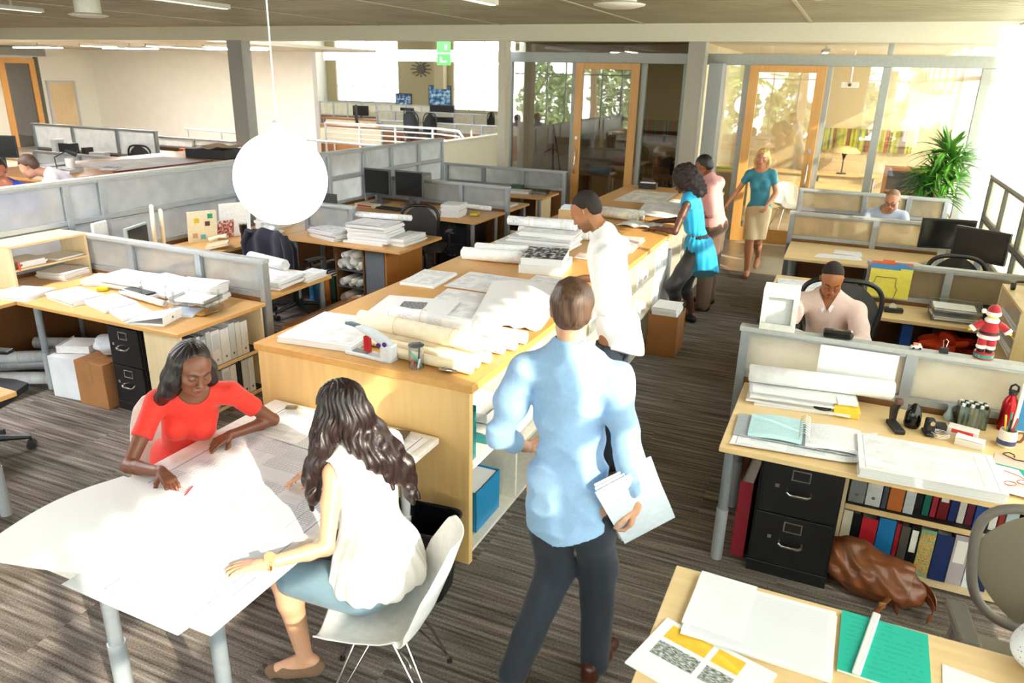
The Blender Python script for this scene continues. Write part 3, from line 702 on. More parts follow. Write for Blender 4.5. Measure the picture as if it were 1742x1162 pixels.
# bookshelf under the right desk
t = thing('bookshelf', 'low maple bookshelf with binders and books under the right desk beside the black file cabinet', 'bookshelf', (.245, 3.80, 0))
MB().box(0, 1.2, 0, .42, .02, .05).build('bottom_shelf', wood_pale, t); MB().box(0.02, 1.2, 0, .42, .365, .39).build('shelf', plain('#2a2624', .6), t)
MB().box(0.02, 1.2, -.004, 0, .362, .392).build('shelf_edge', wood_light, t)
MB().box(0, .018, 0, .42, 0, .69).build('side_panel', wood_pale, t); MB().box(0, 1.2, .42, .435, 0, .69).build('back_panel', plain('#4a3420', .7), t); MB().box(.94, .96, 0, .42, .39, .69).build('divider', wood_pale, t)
up = [('#8a8f94', .075, 'grey', 'first'), ('#d9dce0', .07, 'white', 'second'), ('#4c5260', .022, 'dark spiral', 'third'), ('#c8733a', .068, 'orange', 'fourth'), ('#c9d3da', .045, 'pale blue', 'fifth'),
      ('#18181a', .03, 'black', 'sixth'), ('#0f6a5c', .03, 'green', 'seventh'), ('#a4243c', .025, 'crimson', 'eighth'), ('#6d1420', .045, 'maroon', 'ninth'), ('#1d2f6e', .032, 'navy', 'tenth'), ('#d4d4cf', .03, 'white spiral', 'eleventh'), ('#5e1c34', .03, 'wine', 'twelfth'), ('#244a9a', .06, 'blue', 'thirteenth'), ('#e8e8e4', .03, 'white', 'fourteenth'), ('#9a2f2a', .022, 'brick red', 'fifteenth'), ('#b9cdd6', .05, 'light grey blue', 'sixteenth')]
x = .275
for i, (c, w, nm, od) in enumerate(up):
    if x > 1.25: break
    h = .26-.012*(i % 4) - (.04 if i > 4 else 0)
    big = w > .05
    binder('%s %s on the upper shelf under the right desk, %s from the cabinet' % (nm, 'binder' if big else 'book', od), x+w/2, 3.83+(.02 if i > 4 else 0), .391, w=w, h=h, d=.23, col=c, lab='#e7e7e2' if i in (1, 8) else None, hole=big and i < 2, name='ring_binder' if big else 'book', cat='binder' if big else 'book', lean=0)
    x += w+.006
lo = [('#ded9c8', .045, 'cream', 'magazine file'), ('#17171a', .04, 'black', 'book'), ('#c02636', .075, 'red', 'binder'), ('#1f7fc4', .08, 'bright blue', 'binder'), ('#a3212e', .02, 'thin red', 'book'), ('#55504c', .04, 'charcoal', 'book'), ('#121214', .04, 'black with white lettering', 'book'), ('#7fb28c', .07, 'painted green and orange cover', 'book'), ('#1b2f66', .075, 'navy', 'book'), ('#b9afb8', .07, 'mauve', 'book'), ('#dfeaf2', .05, 'white and blue', 'book'), ('#20305c', .05, 'dark blue', 'book')]
x = .268
for i, (c, w, nm, kd) in enumerate(lo):
    h = .29-.01*(i % 3)
    b_ = binder('%s %s upright on the bottom shelf behind the brown leather bag' % (nm, kd) if i < 8 else '%s %s on the bottom shelf right of the brown leather bag' % (nm, kd), x+w/2, 3.82, .051, w=w, h=h, d=.25, col=c, lab='#f0f0ea' if i in (6, 9) else None, hole=False, name='ring_binder' if kd == 'binder' else ('magazine_file' if 'file' in kd else 'book'), cat='binder' if kd == 'binder' else 'book')
    if i == 7:
        q = MB(); q.box(-w*.49, w*.49, -.002, 0, .02, h-.02); m_, nt_, bs_ = newmat('cover_paint'); no_ = nt_.nodes.new('ShaderNodeTexNoise'); no_.inputs['Scale'].default_value = 14; cr_ = nt_.nodes.new('ShaderNodeValToRGB')
        nt_.links.new(no_.outputs['Fac'], cr_.inputs[0]); nt_.links.new(cr_.outputs[0], bs_.inputs['Base Color']); e_ = cr_.color_ramp.elements; e_[0].position = .38; e_[0].color = lin('#3f9aa6')+(1,); e_[1].position = .62; e_[1].color = lin('#d8632c')+(1,)
        g_ = e_.new(.5); g_.color = lin('#d9c65a')+(1,); q.build('cover_art', m_, b_)
    x += w+.004
binder('tall red and charcoal lever binder standing on the carpet beside the black file cabinet', -.225, 3.66, 0, w=.07, h=.46, d=.32, col='#9c2736', hole=False, rz=-.05)
# paper props on the right desk
def open_binder(label, x, y, z, rz):
    t = thing('open_binder', label, 'binder', (x, y, z), rz)
    MB().box(-.34, -.03, -.14, .14, 0, .004).box(-.03, .03, -.14, .14, 0, .004).box(.03, .34, -.14, .14, 0, .004).build('cover', plain('#a9b0b2', .5), t, bevel=.001)
    def half(s):
        def fn(u, v): xx = .008+u*.262; return (s*xx if s > 0 else s*(.27-xx+.008), -.13+.26*v, .006+.035*math.sin(min(1, (xx/.27))*PI*.55+.25)*(1-.35*xx/.27))
        return fn
    MB().grid(half(-1), 12, 6, 0, .02).build('left_pages', drawing('text', '#c3e6ea', '#8fb4bd'), t, smooth='auto')
    MB().grid(half(1), 12, 6, 0, .02).build('right_pages', drawing('text', '#f2f3f3', '#a8adb5'), t, smooth='auto')
    r = MB()
    for k in range(9):
        y_ = -.115+k*.0285; r.tube([(-.028+.002, y_, .02), (-.02, y_, .055), (0, y_, .068), (.02, y_, .055), (.028, y_, .02)], .0016, 6)
    r.build('rings', chrome, t, smooth=True)
    return t
sheet('loose_drawing', 'wide white drawing with curled corner under the open ring binder', [(-.33, 3.50), (.30, 3.56), (.36, 3.95), (-.31, 3.86)], .732, plan, curl=.02)
open_binder('open ring binder with pale blue and white pages on the right desk', .01, 3.77, .739, .03)
stack('thick stack of large white construction drawings at the front of the right desk', .56, 3.655, .731, .60, .40, .05, .04, 4, plan, jit=.004, curl=.001, name='drawing_set', cat='drawing set')
roll('loosely rolled white sheet lying on papers against the nearest right partition', (-.33, 4.24, .86), (.42, 4.33, .86), .055, band=False, lines=False, hollow=.8, wraps=2)
stack('curling pile of papers under the loose white roll on the right desk', -.03, 4.24, .731, .56, .24, .065, .1, 6, textp, jit=.03, curl=.01)
q = tag(MB().box(.02, .43, 4.405, 4.409, .80, 1.04).xf(Matrix.Identity(4)).build('posted_drawing', plan), 'white drawing with yellow edge fixed on the left pane of the nearest right partition', 'drawing')
q.data.materials.clear(); q.data.materials.append(plan)
t = thing('tissue_box', 'yellow box with white tape rolls on top, beside the white roll on the right desk', 'box', (.20, 4.18, .731)); MB().obox((0, 0, .03), (.13, .11, .06), .1).build('box_body', plain('#efc83c', .5), t, bevel=.003)
MB().obox((0, .01, .071), (.10, .07, .02), .2).build('paper_slips', paper_w, t)
t = thing('tape_dispenser', 'black desk tape dispenser next to the yellow box on the right desk', 'tape dispenser', (.08, 4.17, .731)); MB().lathe([(0, 0), (.05, 0), (.055, .02), (.05, .035), (0, .035)]).build('base', black_pl, t, smooth='auto')
MB().lathe([(.022, .036), (.03, .036), (.03, .05), (.022, .05)]).build('tape_roll', plain('#3a3a3e', .3), t)
t = thing('stapler', 'black desk stapler standing on its end beside the glossy punch on the right desk', 'stapler', (.45, 4.10, .731), .3)
MB().obox((0, 0, .012), (.05, .15, .024)).build('base', black_pl, t, bevel=.005); MB().tube([(0, .055, .03), (0, .06, .09), (0, .02, .14)], [.018, .022, .016], 10).build('handle', black_pl, t, smooth=True)
MB().obox((.0, .02, .15), (.035, .04, .03)).build('head', plain('#5a3a30', .4), t, bevel=.006)
tag(MB().lathe([(0, 0), (.034, 0), (.042, .02), (.040, .07), (.028, .115), (.008, .135), (0, .136)], (.53, 4.17, .731)).build('glossy_pen_stand', plain('#101012', .12), smooth='auto'), 'glossy black egg shaped pen stand with a white note on the right desk', 'pen stand')
t = thing('hole_punch', 'small black hole punch with a silver disc right of the glossy pen stand', 'hole punch', (.61, 4.11, .731), .2)
MB().obox((0, 0, .01), (.06, .09, .02)).obox((0, .01, .05), (.045, .055, .07)).build('body', black_pl, t, bevel=.01); MB().cyl((0, -.02, .07), (0, -.026, .07), .012, n=14).build('disc', chrome, t)
t = thing('marker_organiser', 'clear acrylic organiser full of upright markers against the nearest right partition', 'marker organiser', (.82, 4.33, .731), .05)
MB().box(-.07, .07, -.045, -.042, 0, .12).box(-.07, .07, .042, .045, 0, .12).box(-.07, -.067, -.042, .042, 0, .12).box(.067, .07, -.042, .042, 0, .12).box(-.067, .067, -.042, .042, 0, .004).build('clear_case', glass('#dde4e0', .1), t)
for r in range(3):
    for c in range(6):
        mk = MB().cyl((-.055+c*.022, -.028+r*.028, .005), (-.055+c*.022, -.028+r*.028, .115), .0085, n=10).build('marker', plain(['#c9c6bd', '#9fb3ad', '#b8b2a4', '#d9d6d0', '#98a8b4', '#c0c8ae'][c], .4), t, smooth='auto')
        MB().cyl((-.055+c*.022, -.028+r*.028, .115), (-.055+c*.022, -.028+r*.028, .132), .0086, n=10).build('marker_cap', plain(['#e8f0f2', '#151517'][(r+c) % 2], .35), mk)
t = thing('water_bottle', 'red metal water bottle with black loop cap on the right desk', 'bottle', (.985, 4.36, .731))
MB().lathe([(0, 0), (.034, 0), (.036, .01), (.036, .15), (.030, .175), (.018, .195), (.018, .205), (0, .205)]).build('bottle_body', plain('#a81420', .2, .6), t, smooth='auto')
MB().lathe([(.019, .205), (.021, .207), (.021, .225), (0, .226)]).tube([(-.018, 0, .222), (-.016, 0, .25), (0, 0, .262), (.018, 0, .25), (.019, 0, .222)], .006, 8).build('cap', black_pl, t, smooth='auto')
t = thing('pen_mug', 'white pottery mug with brown curled handle full of pens on the right desk', 'mug', (.96, 4.14, .731))
MB().lathe([(0, .0), (.036, 0), (.042, .02), (.043, .06), (.038, .09), (.035, .09), (.039, .06), (.038, .02), (0, .01)]).build('mug_body', plain('#e6dfd0', .3), t, smooth='auto'); MB().lathe([(.0425, .015), (.044, .03), (.0432, .04)]).build('glaze_band', plain('#3c4470', .3), t, smooth='auto')
MB().tube([(.04, 0, .08), (.065, 0, .085), (.07, 0, .06), (.06, 0, .035), (.042, 0, .03)], .007, 8).build('mug_handle', plain('#8a5a34', .4), t, smooth=True)
for k, (c, dx, dy) in enumerate((('#1d8a5e', .02, .01), ('#2a3f8f', -.015, .01), ('#16161a', -.005, -.02), ('#c23a5a', .012, -.01), ('#e0c23a', -.02, -.005), ('#1f9a8a', .0, .02))):
    MB().cyl((dx*.4, dy*.4, .02), (dx*1.6, dy*1.6, .145+.006*k), .0045, n=8).build('pen', plain(c, .35), t, smooth='auto')
t = thing('card_box', 'open white box of cards with a red label on the right desk', 'box', (.77, 4.17, .731), -.25); MB().box(-.07, .07, -.035, .035, 0, .045).build('box_body', plain('#eceae6', .5), t, bevel=.002); MB().box(-.05, .05, -.0365, -.035, .02, .04).build('red_label', plain('#d8413a', .5), t)
stack('small white block of index cards in front of the open card box', .79, 4.06, .731, .13, .07, .035, -.25, 3, paper_w, jit=.003)
t = thing('tablet_picture', 'white framed beach picture leaning on the nearest right partition at the frame edge', 'picture', (1.13, 4.33, .731), 0); MB().box(-.12, .12, 0, .012, 0, .28).build('frame', white_pl, t, bevel=.006); MB().box(-.10, .10, -.001, 0, .02, .2).build('picture_sea', plain('#3a8ac8', .4), t); MB().box(-.10, .10, -.001, 0, .2, .26).build('picture_sky', plain('#dce8ea', .4), t)
tag(MB().tube([(.93+.05*math.cos(a*.7)+.012*a, 4.0+.035*math.sin(a*.7), .737+.002*(a % 3)) for a in range(22)], .003, 6).build('black_cable', black_pl, smooth=True), 'coiled thin black cable in front of the pen mug', 'cable')
tag(MB().tube([(.66+.045*math.cos(a*.8), 4.10+.045*math.sin(a*.8), .735+.001*a) for a in range(24)], .0018, 6).build('white_cable', white_pl, smooth=True), 'coiled white charging cable beside the hole punch', 'cable')
tag(MB().obox((.67, 4.20, .745), (.06, .09, .028), .1).build('power_brick', black_pl, bevel=.004), 'black power brick behind the coiled white cable', 'charger')
tag(MB().lathe([(0, 0), (.022, 0), (.026, .02), (.012, .06), (.010, .075), (.018, .09), (.014, .09)], (.72, 4.36, .731), n=18).build('small_vase', plain('#a9bfc9', .25), smooth='auto'), 'small pale blue pottery vase beside the marker organiser', 'vase')
sheet('loose_sheet', 'pale pink sheet under the white page at the right end of the right desk', [(.84, 3.75), (1.06, 3.62), (1.1, 3.96), (.90, 4.02)], .731, plain('#f0c9bf', .7))
sheet('loose_sheet', 'teal edged page lying over the pink sheet on the right desk', [(.85, 3.62), (1.05, 3.56), (1.0, 3.86), (.84, 3.9)], .736, plain('#1aa89a', .6))
sheet('loose_sheet', 'white text page beside the thick drawing stack, on top of the teal one', [(.83, 3.58), (1.02, 3.55), (.97, 3.84), (.82, 3.87)], .741, textp)
t = thing('eyeglasses', 'red framed eyeglasses lying on the white page at the right desk edge', 'glasses', (.93, 3.66, .747), .6)
g = MB()
for s in (-1, 1): g.tube([(s*.034+.026*math.cos(k*PI/8), .0+.019*math.sin(k*PI/8), .012) for k in range(16)], .002, 6, closed=True); g.tube([(s*.06, 0, .013), (s*.063, .05, .012), (s*.05, .12, .004)], .002, 6)
g.build('frame', plain('#c8392c', .3), t, smooth=True); MB().cyl((-.034, 0, .0115), (-.034, 0, .0125), .022, n=16).cyl((.034, 0, .0115), (.034, 0, .0125), .022, n=16).build('lenses', glass('#f2f2f2', .1), t)
# things on the cap of the nearest right partition
t = thing('toy_truck', 'tiny orange and white toy truck on the cap of the nearest right partition', 'toy', (.505, 4.45, 1.08), .2)
MB().box(-.028, .028, -.012, .012, .006, .02).box(-.015, .02, -.011, .011, .02, .032).build('truck_body', plain('#e6e2dc', .4), t, bevel=.002); MB().box(-.016, .006, -.0115, .0115, .025, .034).build('roof', plain('#e0703a', .4), t)
for sx in (-1, 1):
    for sy in (-1, 1): MB().cyl((sx*.017, sy*.012, .007), (sx*.017, sy*.015, .007), .007, n=12).build('wheel', black_pl, t)
t = thing('binder_clip', 'large black binder clip standing between the toy truck and the red doll', 'clip', (.64, 4.45, 1.08))
MB().box(-.022, .022, -.012, .012, 0, .03).build('clamp', black_pl, t, bevel=.002); MB().tube([(-.006, 0, .03), (-.012, .0, .07), (0, 0, .08), (.012, 0, .07), (.006, 0, .03)], .0018, 6).build('wire_handles', chrome, t, smooth=True)
t = thing('soft_case', 'black glossy eyeglass case lying on the nearest right partition cap', 'case', (.10, 4.45, 1.08), .08)
MB().obox((0, 0, .024), (.16, .062, .046)).build('case_body', plain('#121214', .15), t, bevel=.014); MB().obox((0, .0, .049), (.06, .01, .003)).build('trim', chrome, t)
# cream cassette shaped display box at the partition's left end
t = thing('display_box', 'white open-fronted plastic display box on the left end of the nearest right partition', 'display box', (-.235, 4.47, 1.08), .03)
MB().box(-.10, .10, -.06, -.05, 0, .04).box(-.10, .10, -.06, -.05, .20, .25).box(-.10, -.07, -.06, -.05, .04, .2).box(.07, .10, -.06, -.05, .04, .2).box(-.10, .10, -.05, .10, 0, .02).box(-.10, .10, -.05, .10, .23, .25).box(-.10, -.085, -.05, .10, .02, .23).box(.085, .10, -.05, .10, .02, .23).build('shell', plain('#dcdcd4', .35), t, bevel=.003)
MB().box(-.088, .088, -.035, -.03, .02, .23).build('inner_screen', plain('#c9cccb', .3), t); MB().cyl((-.115, 0, .03), (-.10, 0, .03), .012, n=12).cyl((.10, 0, .03), (.125, 0, .03), .012, n=12).build('knobs', black_pl, t)
# red winter doll seen from behind
t = thing('winter_doll', 'small doll in red coat and hat with white fluffy trim on the partition', 'doll', (.83, 4.47, 1.08), 0)
red = plain('#b01420', .85, bump=.4, sheen=.5); wht = plain('#f3f0ea', .95, bump=.9, scale=120)
MB().lathe([(0, 0), (.048, 0), (.048, .035), (0, .035)]).build('base_drum', plain('#b3202a', .4), t, smooth='auto'); MB().lathe([(.0486, .008), (.0486, .026)]).build('drum_band', drawing('text', '#1f8f7e', '#e8f0ea', .5), t, smooth='auto')
for s in (-1, 1):
    MB().lathe([(0, .035), (.018, .035), (.019, .055), (0, .056)], (s*.02, 0, 0), 14).build('boot', black_pl, t, smooth='auto')
    MB().lathe([(.0, .07), (.022, .07), (.024, .09), (.022, .115), (0, .12)], (s*.021, 0, 0), 16).build('trouser_leg', red, t, smooth='auto')
    MB().lathe([(0, .052), (.022, .053), (.026, .062), (.022, .073), (0, .074)], (s*.021, 0, 0), 16).build('leg_cuff', wht, t, smooth='auto')
    MB().tube([(s*.035, 0, .195), (s*.06, -.005, .18), (s*.078, -.01, .165)], [.02, .019, .017], 12).build('sleeve', red, t, smooth=True)
    MB().tube([(s*.076, -.01, .168), (s*.088, -.012, .156)], .021, 12).build('sleeve_cuff', wht, t, smooth=True)
    MB().tube([(s*.088, -.012, .156), (s*.10, -.015, .147)], [.011, .006], 8).build('mitten', plain('#e8c23a', .5), t, smooth=True)
MB().lathe([(.0, .115), (.046, .12), (.046, .15), (.040, .18), (.030, .205), (0, .212)]).build('coat', red, t, smooth='auto')
MB().lathe([(.044, .112), (.053, .118), (.053, .130), (.044, .136)]).build('coat_hem', wht, t, smooth='auto'); MB().lathe([(.0455, .139), (.0475, .141), (.0475, .151), (.0455, .153)]).build('belt', black_pl, t, smooth='auto')
MB().lathe([(.018, .2), (.033, .204), (.036, .215), (.028, .226), (.0, .228)]).build('collar', wht, t, smooth='auto'); MB().lathe([(0, .222), (.022, .226), (.028, .245), (0, .25)]).build('head', plain('#e9c24a', .6), t, smooth='auto')
MB().lathe([(.030, .238), (.036, .244), (.036, .256), (.030, .262)]).build('hat_trim', wht, t, smooth='auto'); MB().lathe([(.031, .258), (.031, .275), (.020, .292), (0, .30)]).build('hat', red, t, smooth='auto')
MB().lathe([(0, 0), (.010, .003), (.014, .013), (.010, .023), (0, .026)], (-.045, .0, .245), 14).build('hat_bobble', wht, t, smooth='auto')

# second right bay
t = thing('folder_rack', 'wire rack with yellow, blue and orange file folders hanging on the second right partition', 'folder rack', (.47, 6.71, .80), .0)
for k, (c, nm, y_, z_, tab) in enumerate((('#e8dc5a', 'yellow', -.03, 0, .06), ('#4a90cc', 'blue', 0, .035, .02), ('#e8703a', 'orange', .02, .055, -.08))):
    MB().box(-.16, .15, y_, y_+.006, z_, z_+.235).box(tab, tab+.09, y_, y_+.006, z_+.235, z_+.25).build('folder', plain(c, .6), t, label='%s folder' % nm)
MB().tube([(-.17, -.035, .10), (-.12, -.035, .12), (-.11, -.035, .17), (.04, -.035, .17), (.04, -.035, .10), (.06, -.035, .08), (.03, -.04, -.06)], .0022, 6).build('wire', plain('#4a4a46', .4, .6), t, smooth=True)
t = thing('tape_dispenser', 'black tape dispenser below the coloured folders on the maple side desk', 'tape dispenser', (.52, 6.50, .731), .1)
MB().obox((0, 0, .018), (.14, .06, .036)).build('base', black_pl, t, bevel=.008); MB().cyl((-.01, -.012, .045), (-.01, .012, .045), .028, n=18).build('tape_roll', plain('#dedbd0', .3), t, smooth='auto')
t = thing('letter_tray', 'grey wire letter trays with papers on the maple side desk', 'letter tray', (.95, 6.52, .731), .03)
q = MB()
for z_ in (.0, .075):
    q.box(-.17, .17, -.12, .12, z_+.004, z_+.007); q.tube([(-.17, -.12, z_+.03), (.17, -.12, z_+.03), (.19, .12, z_+.05), (-.18, .12, z_+.05)], .003, 6, closed=True)
for sx in (-1, 1):
    for sy in (-1, 1): q.cyl((sx*.165, sy*.115, 0), (sx*.165, sy*.115, .11), .003, n=6)
q.build('wire_tray', plain('#8a8c8a', .4, .4), t, smooth='auto'); MB().obox((0, 0, .022), (.30, .21, .025), .04).obox((-.01, .0, .093), (.29, .2, .02), -.05).build('papers', textp, t)
tag(MB().lathe([(0, 0), (.04, 0), (.055, .10), (.06, .11), (.052, .11), (.038, .01), (0, .01)], (1.19, 6.62, .731)).build('black_pot', black_pl, smooth='auto'), 'ribbed black pot behind the wire trays beside the small hutch', 'pot')
t = thing('shelf_hutch', 'small maple shelf hutch with papers at the right edge behind the red doll', 'shelf', (1.17, 5.50, .731)); MB().box(0, .22, .75, .77, 0, .36).build('side_panel', wood_pale, t); MB().box(0, .22, 0, .02, 0, .36).build('side_panel', wood_pale, t); MB().box(0, .22, .0, .77, .36, .38).build('top', wood_light, t, bevel=.003)
MB().box(0, .22, .02, .75, .17, .185).build('shelf', wood_light, t); MB().box(.205, .22, .02, .75, .0, .36).build('back_panel', wood_pale, t)
stack('pile of loose papers on the upper shelf of the right edge hutch', 1.27, 5.9, .917, .17, .5, .05, 0, 4, textp); stack('pile of folders on the lower shelf of the right edge hutch', 1.27, 5.9, .732, .17, .5, .07, 0, 5, textp)
t = thing('headphones', 'black and red headphones lying on top of the right edge hutch', 'headphones', (1.27, 6.10, 1.111)); MB().tube([(-.06, 0, .03), (-.04, .04, .05), (.0, .06, .05), (.04, .04, .05), (.06, 0, .03)], .008, 8).build('headband', black_pl, t, smooth=True)
for s in (-1, 1): MB().cyl((s*.05, 0, .025), (s*.075, 0, .025), .025, n=16).build('ear_cup', black_pl if s < 0 else plain('#a8182a', .3), t, smooth='auto')
sheet('green_folder', 'pale page in a green folder on the narrow return at the right edge', [(1.13, 5.05), (1.36, 5.0), (1.38, 5.38), (1.15, 5.4)], .731, drawing('text', '#cfe8d0', '#88a08a'))
MBx = MB().box(.60, .68, 6.42, 6.60, 0.0, .66)
tag(MBx.build('paper_ream_box', plain('#2b62b8', .4), bevel=.002), 'upright blue and white paper box on the floor under the maple side desk', 'box')
def blob(name, label, cat, c, r, col, rough=.9, seed=3, parent=None, amp=.25, n=20):
    rnd = random.Random(seed); k = [(rnd.uniform(1, 4), rnd.uniform(1, 4), rnd.uniform(0, 6), rnd.uniform(1, 4)) for _ in range(5)]
    def fn(u, v):
        a = u*2*PI; b = (v-.5)*PI; x, y, z = math.cos(b)*math.cos(a), math.cos(b)*math.sin(a), math.sin(b)
        s = 1+amp*sum(math.sin(q[0]*x*2+q[2])*math.cos(q[1]*y*2+q[3]*z) for q in k)/2.2
        return (c[0]+r[0]*x*s, c[1]+r[1]*y*s, max(c[2]-r[2]*.9, c[2]+r[2]*z*s))
    o = MB().grid(fn, n, n).build(name, plain(col, rough), parent, smooth=True)
    if parent is None: tag(o, label, cat)
    return o
blob('orange_jacket', 'crumpled orange safety jacket on the grey bin under the maple side desk', 'jacket', (.98, 6.44, .53), (.2, .12, .09), '#e0481c', amp=.5)
tag(MB().box(.78, 1.2, 6.32, 6.6, 0, .04).box(.78, .79, 6.32, 6.6, .04, .46).box(1.19, 1.2, 6.32, 6.6, .04, .46).box(.79, 1.19, 6.32, 6.33, .04, .46).box(.79, 1.19, 6.59, 6.6, .04, .46).build('storage_bin', plain('#8f9396', .5), bevel=.004), 'grey plastic storage bin under the maple side desk', 'bin')
stack('pink and white paper pile on the aisle desk end left of the seated man', -.21, 6.55, .731, .36, .42, .11, .1, 6, plan, side=pages('#f0e2de', '#c9aeb0'))
office_chair('black mesh office chair holding the seated man in the pink sweater', .14, 5.74, 0.10, back_h=1.06, wide=.31, mesh_col='#3a3a3c')
office_chair('empty black mesh office chair before the third right desk with large monitors', 1.0, 7.70, PI+.05, back_h=1.06)
office_chair('grey framed mesh office chair at the bottom right frame edge', .93, 2.67, .10, mesh_col='#8a8270', frame_col='#77716a', back_h=1.0, wide=.25)
monitor('large black monitor on the third right desk, the left one of the pair', 1.02, 8.50, .731, .22, w=.50, h=.30, sh=.19, bez='#1a1a1c', stc=alu_lt)
monitor('large black monitor on the third right desk, the one cut by the frame edge', 1.24, 8.02, .731, -.62, w=.50, h=.30, sh=.19, bez='#1c1814', stc=alu_lt, sm='#1c120b')
keyboard('grey keyboard below the right pair of monitors', 1.12, 8.27, .732, .1, '#8d8b84')
tag(MB().obox((1.13, 8.46, .75), (.26, .05, .035), -.05).build('network_switch', plain('#cfc8b6', .5), bevel=.004), 'beige box with red lights between the right pair of monitors', 'switch box')
for i, pts in enumerate(([(-.18, 8.33), (.30, 8.40), (.27, 8.62), (-.14, 8.56)], [(.36, 8.33), (.85, 8.42), (.85, 8.60), (.38, 8.52)], [(.0, 8.62), (.3, 8.62), (.28, 8.85), (.02, 8.85)])):
    sheet('loose_sheet', ['white sheets at the left of the third right desk', 'thin white sheet near the monitors of the third right desk', 'back sheet by the partition of the third right desk'][i], pts, .732, textp, cat='paper', seed=i)

# bottom right table
stack('white spreadsheet stack on the bottom right table, left of the teal report', -.03, 2.20, .731, .47, .34, .012, -.02, 2, drawing('chart', '#f2f1f1', '#9fb0cc'), jit=.004, curl=.001, name='report', cat='report')
stack('white page with small blue lines at the left end of the bottom right table', -.165, 2.235, .745, .20, .31, .002, -.04, 1, textp, jit=.001, curl=.001, name='report_page', cat='page')
t = thing('teal_report', 'teal covered report with a white plastic spine bar on the bottom right table', 'report', (.35, 2.24, .731), -.03)
MB().box(-.13, .13, -.15, .15, 0, .008).build('pages', pgs, t); MB().box(-.132, .132, -.152, .152, .008, .0095).build('cover', drawing('text', '#12b8a0', '#0a8a78', .4), t)
MB().box(-.065, -.04, -.165, .17, .010, .022).xf(Matrix.Rotation(-.16, 4, 'Z')).build('spine_bar', plain('#e6e8e8', .3), t, bevel=.004)
t = thing('brochure', 'white brochure with yellow panels and photographs at the corner of the bottom right table', 'brochure', (-.17, 1.93, .731), -.28)
MB().box(-.19, .19, -.15, .12, 0, .006).build('pages', paper_w, t)
MB().box(-.155, -.01, .03, .10, .006, .0068).box(.01, .10, .03, .10, .006, .0068).build('yellow_panels', plain('#f0c33a', .5), t)
def photo_mat(c1, c2, c3, sc=18):
    m, nt, b = newmat('photo_%d' % len(bpy.data.materials)); no = nt.nodes.new('ShaderNodeTexNoise'); no.inputs['Scale'].default_value = sc; no.inputs['Detail'].default_value = 4; tc = nt.nodes.new('ShaderNodeTexCoord')
    nt.links.new(tc.outputs['Generated'], no.inputs['Vector']); cr = nt.nodes.new('ShaderNodeValToRGB'); nt.links.new(no.outputs['Fac'], cr.inputs[0]); nt.links.new(cr.outputs[0], b.inputs['Base Color'])
    e = cr.color_ramp.elements; e[0].position = .38; e[0].color = lin(c1)+(1,); e[1].position = .62; e[1].color = lin(c3)+(1,); g = e.new(.5); g.color = lin(c2)+(1,); return m
MB().box(-.155, -.01, -.06, .01, .006, .0068).box(.01, .10, -.06, .01, .006, .0068).build('photographs', photo_mat('#3c4a30', '#8f9384', '#dfe3e6'), t)
sheet('loose_sheet', 'blank white sheet right of the teal report on the bottom right table', [(.50, 2.02), (.90, 2.0), (.88, 2.22), (.52, 2.27)], .732, paper_w, cat='paper')

# ------------------------------------------------------------------ long counter in the middle
CT = 1.04
t = thing('drafting_counter', 'long maple standing counter with open cream shelves, covered with drawings and rolls', 'counter', (0, 0, 0))
MB().box(-2.85, -1.49, 2.935, 10.55, CT-.04, CT).build('worktop', wood('#dba75f', 1), t, bevel=.004)
MB().box(-2.83, -1.51, 2.945, 2.985, 0, CT-.04).build('end_panel', wood_panel, t, bevel=.003)
MB().box(-2.83, -1.51, 10.48, 10.53, 0, CT-.04).build('end_panel', wood_panel, t, bevel=.003)
MB().box(-2.40, -2.37, 2.985, 10.48, 0, CT-.04).build('back_panel', cream, t)
MB().box(-2.83, -2.40, 2.985, 10.48, .0, .08).build('plinth', wood_panel, t)
MB().box(-2.80, -2.77, 2.985, 10.48, .08, CT-.04).build('aisle_panel', wood_panel, t)
ys = [2.985, 3.60, 4.25, 4.90, 5.55, 6.20, 6.85, 8.05, 8.85, 9.65, 10.48]
for y in ys[1:-1]: MB().box(-2.37, -1.53, y-.012, y+.012, .05, CT-.04).build('divider', cream, t)
for a, b in zip(ys, ys[1:]):
    if abs(a-6.85) < .01: continue
    zz = [.05, .55] if b < 3.7 else [.05, .38, .70]
    for z in zz: MB().box(-2.37, -1.53, a+.012, b-.012, z-.02, z).build('shelf', cream, t)
MB().box(-2.37, -1.55, 2.985, 10.48, .0, .03).build('base', cream, t)
# in the counter's shelves
t = thing('magazine_box', 'teal and white magazine box at the near end of the counter shelves', 'magazine box', (-1.56, 3.02, .551)); MB().box(-.28, 0, .012, .10, 0, .004).box(-.28, 0, .012, .016, .004, .30).box(-.28, 0, .096, .10, .004, .30).box(-.004, 0, .016, .096, .004, .27).build('box_body', plain('#1f6f72', .4), t); MB().box(0, .001, .03, .05, .06, .25).build('label', white_pl, t)
for i in range(3):
    binder('white ring binder lying flat %s in the near end of the counter shelves' % ['at the bottom', 'in the middle', 'on top'][i], -1.57, 3.42, .552+.062*i, w=.30, h=.055, d=.26, rz=PI/2, col=['#2a7f86', '#eeeeea', '#e4e4e0'][i], hole=False, group=None)
binder('blue folder standing in the counter shelves beside the walking man', -1.57, 3.30, .058, w=.30, h=.25, d=.25, rz=PI/2, col='#1b86b8', hole=False)
for i, (y, z) in enumerate(((3.92, .702), (4.57, .702), (5.2, .702), (3.92, .382), (4.57, .382))):
    stack('white papers stacked in the %s of the counter' % ['second upper shelf', 'third upper shelf', 'fourth upper shelf', 'second middle shelf', 'third middle shelf'][i], -1.80, y, z, .40, .50, .16+.03*(i % 2), PI/2*0, 7, textp, jit=.02)
k = 0
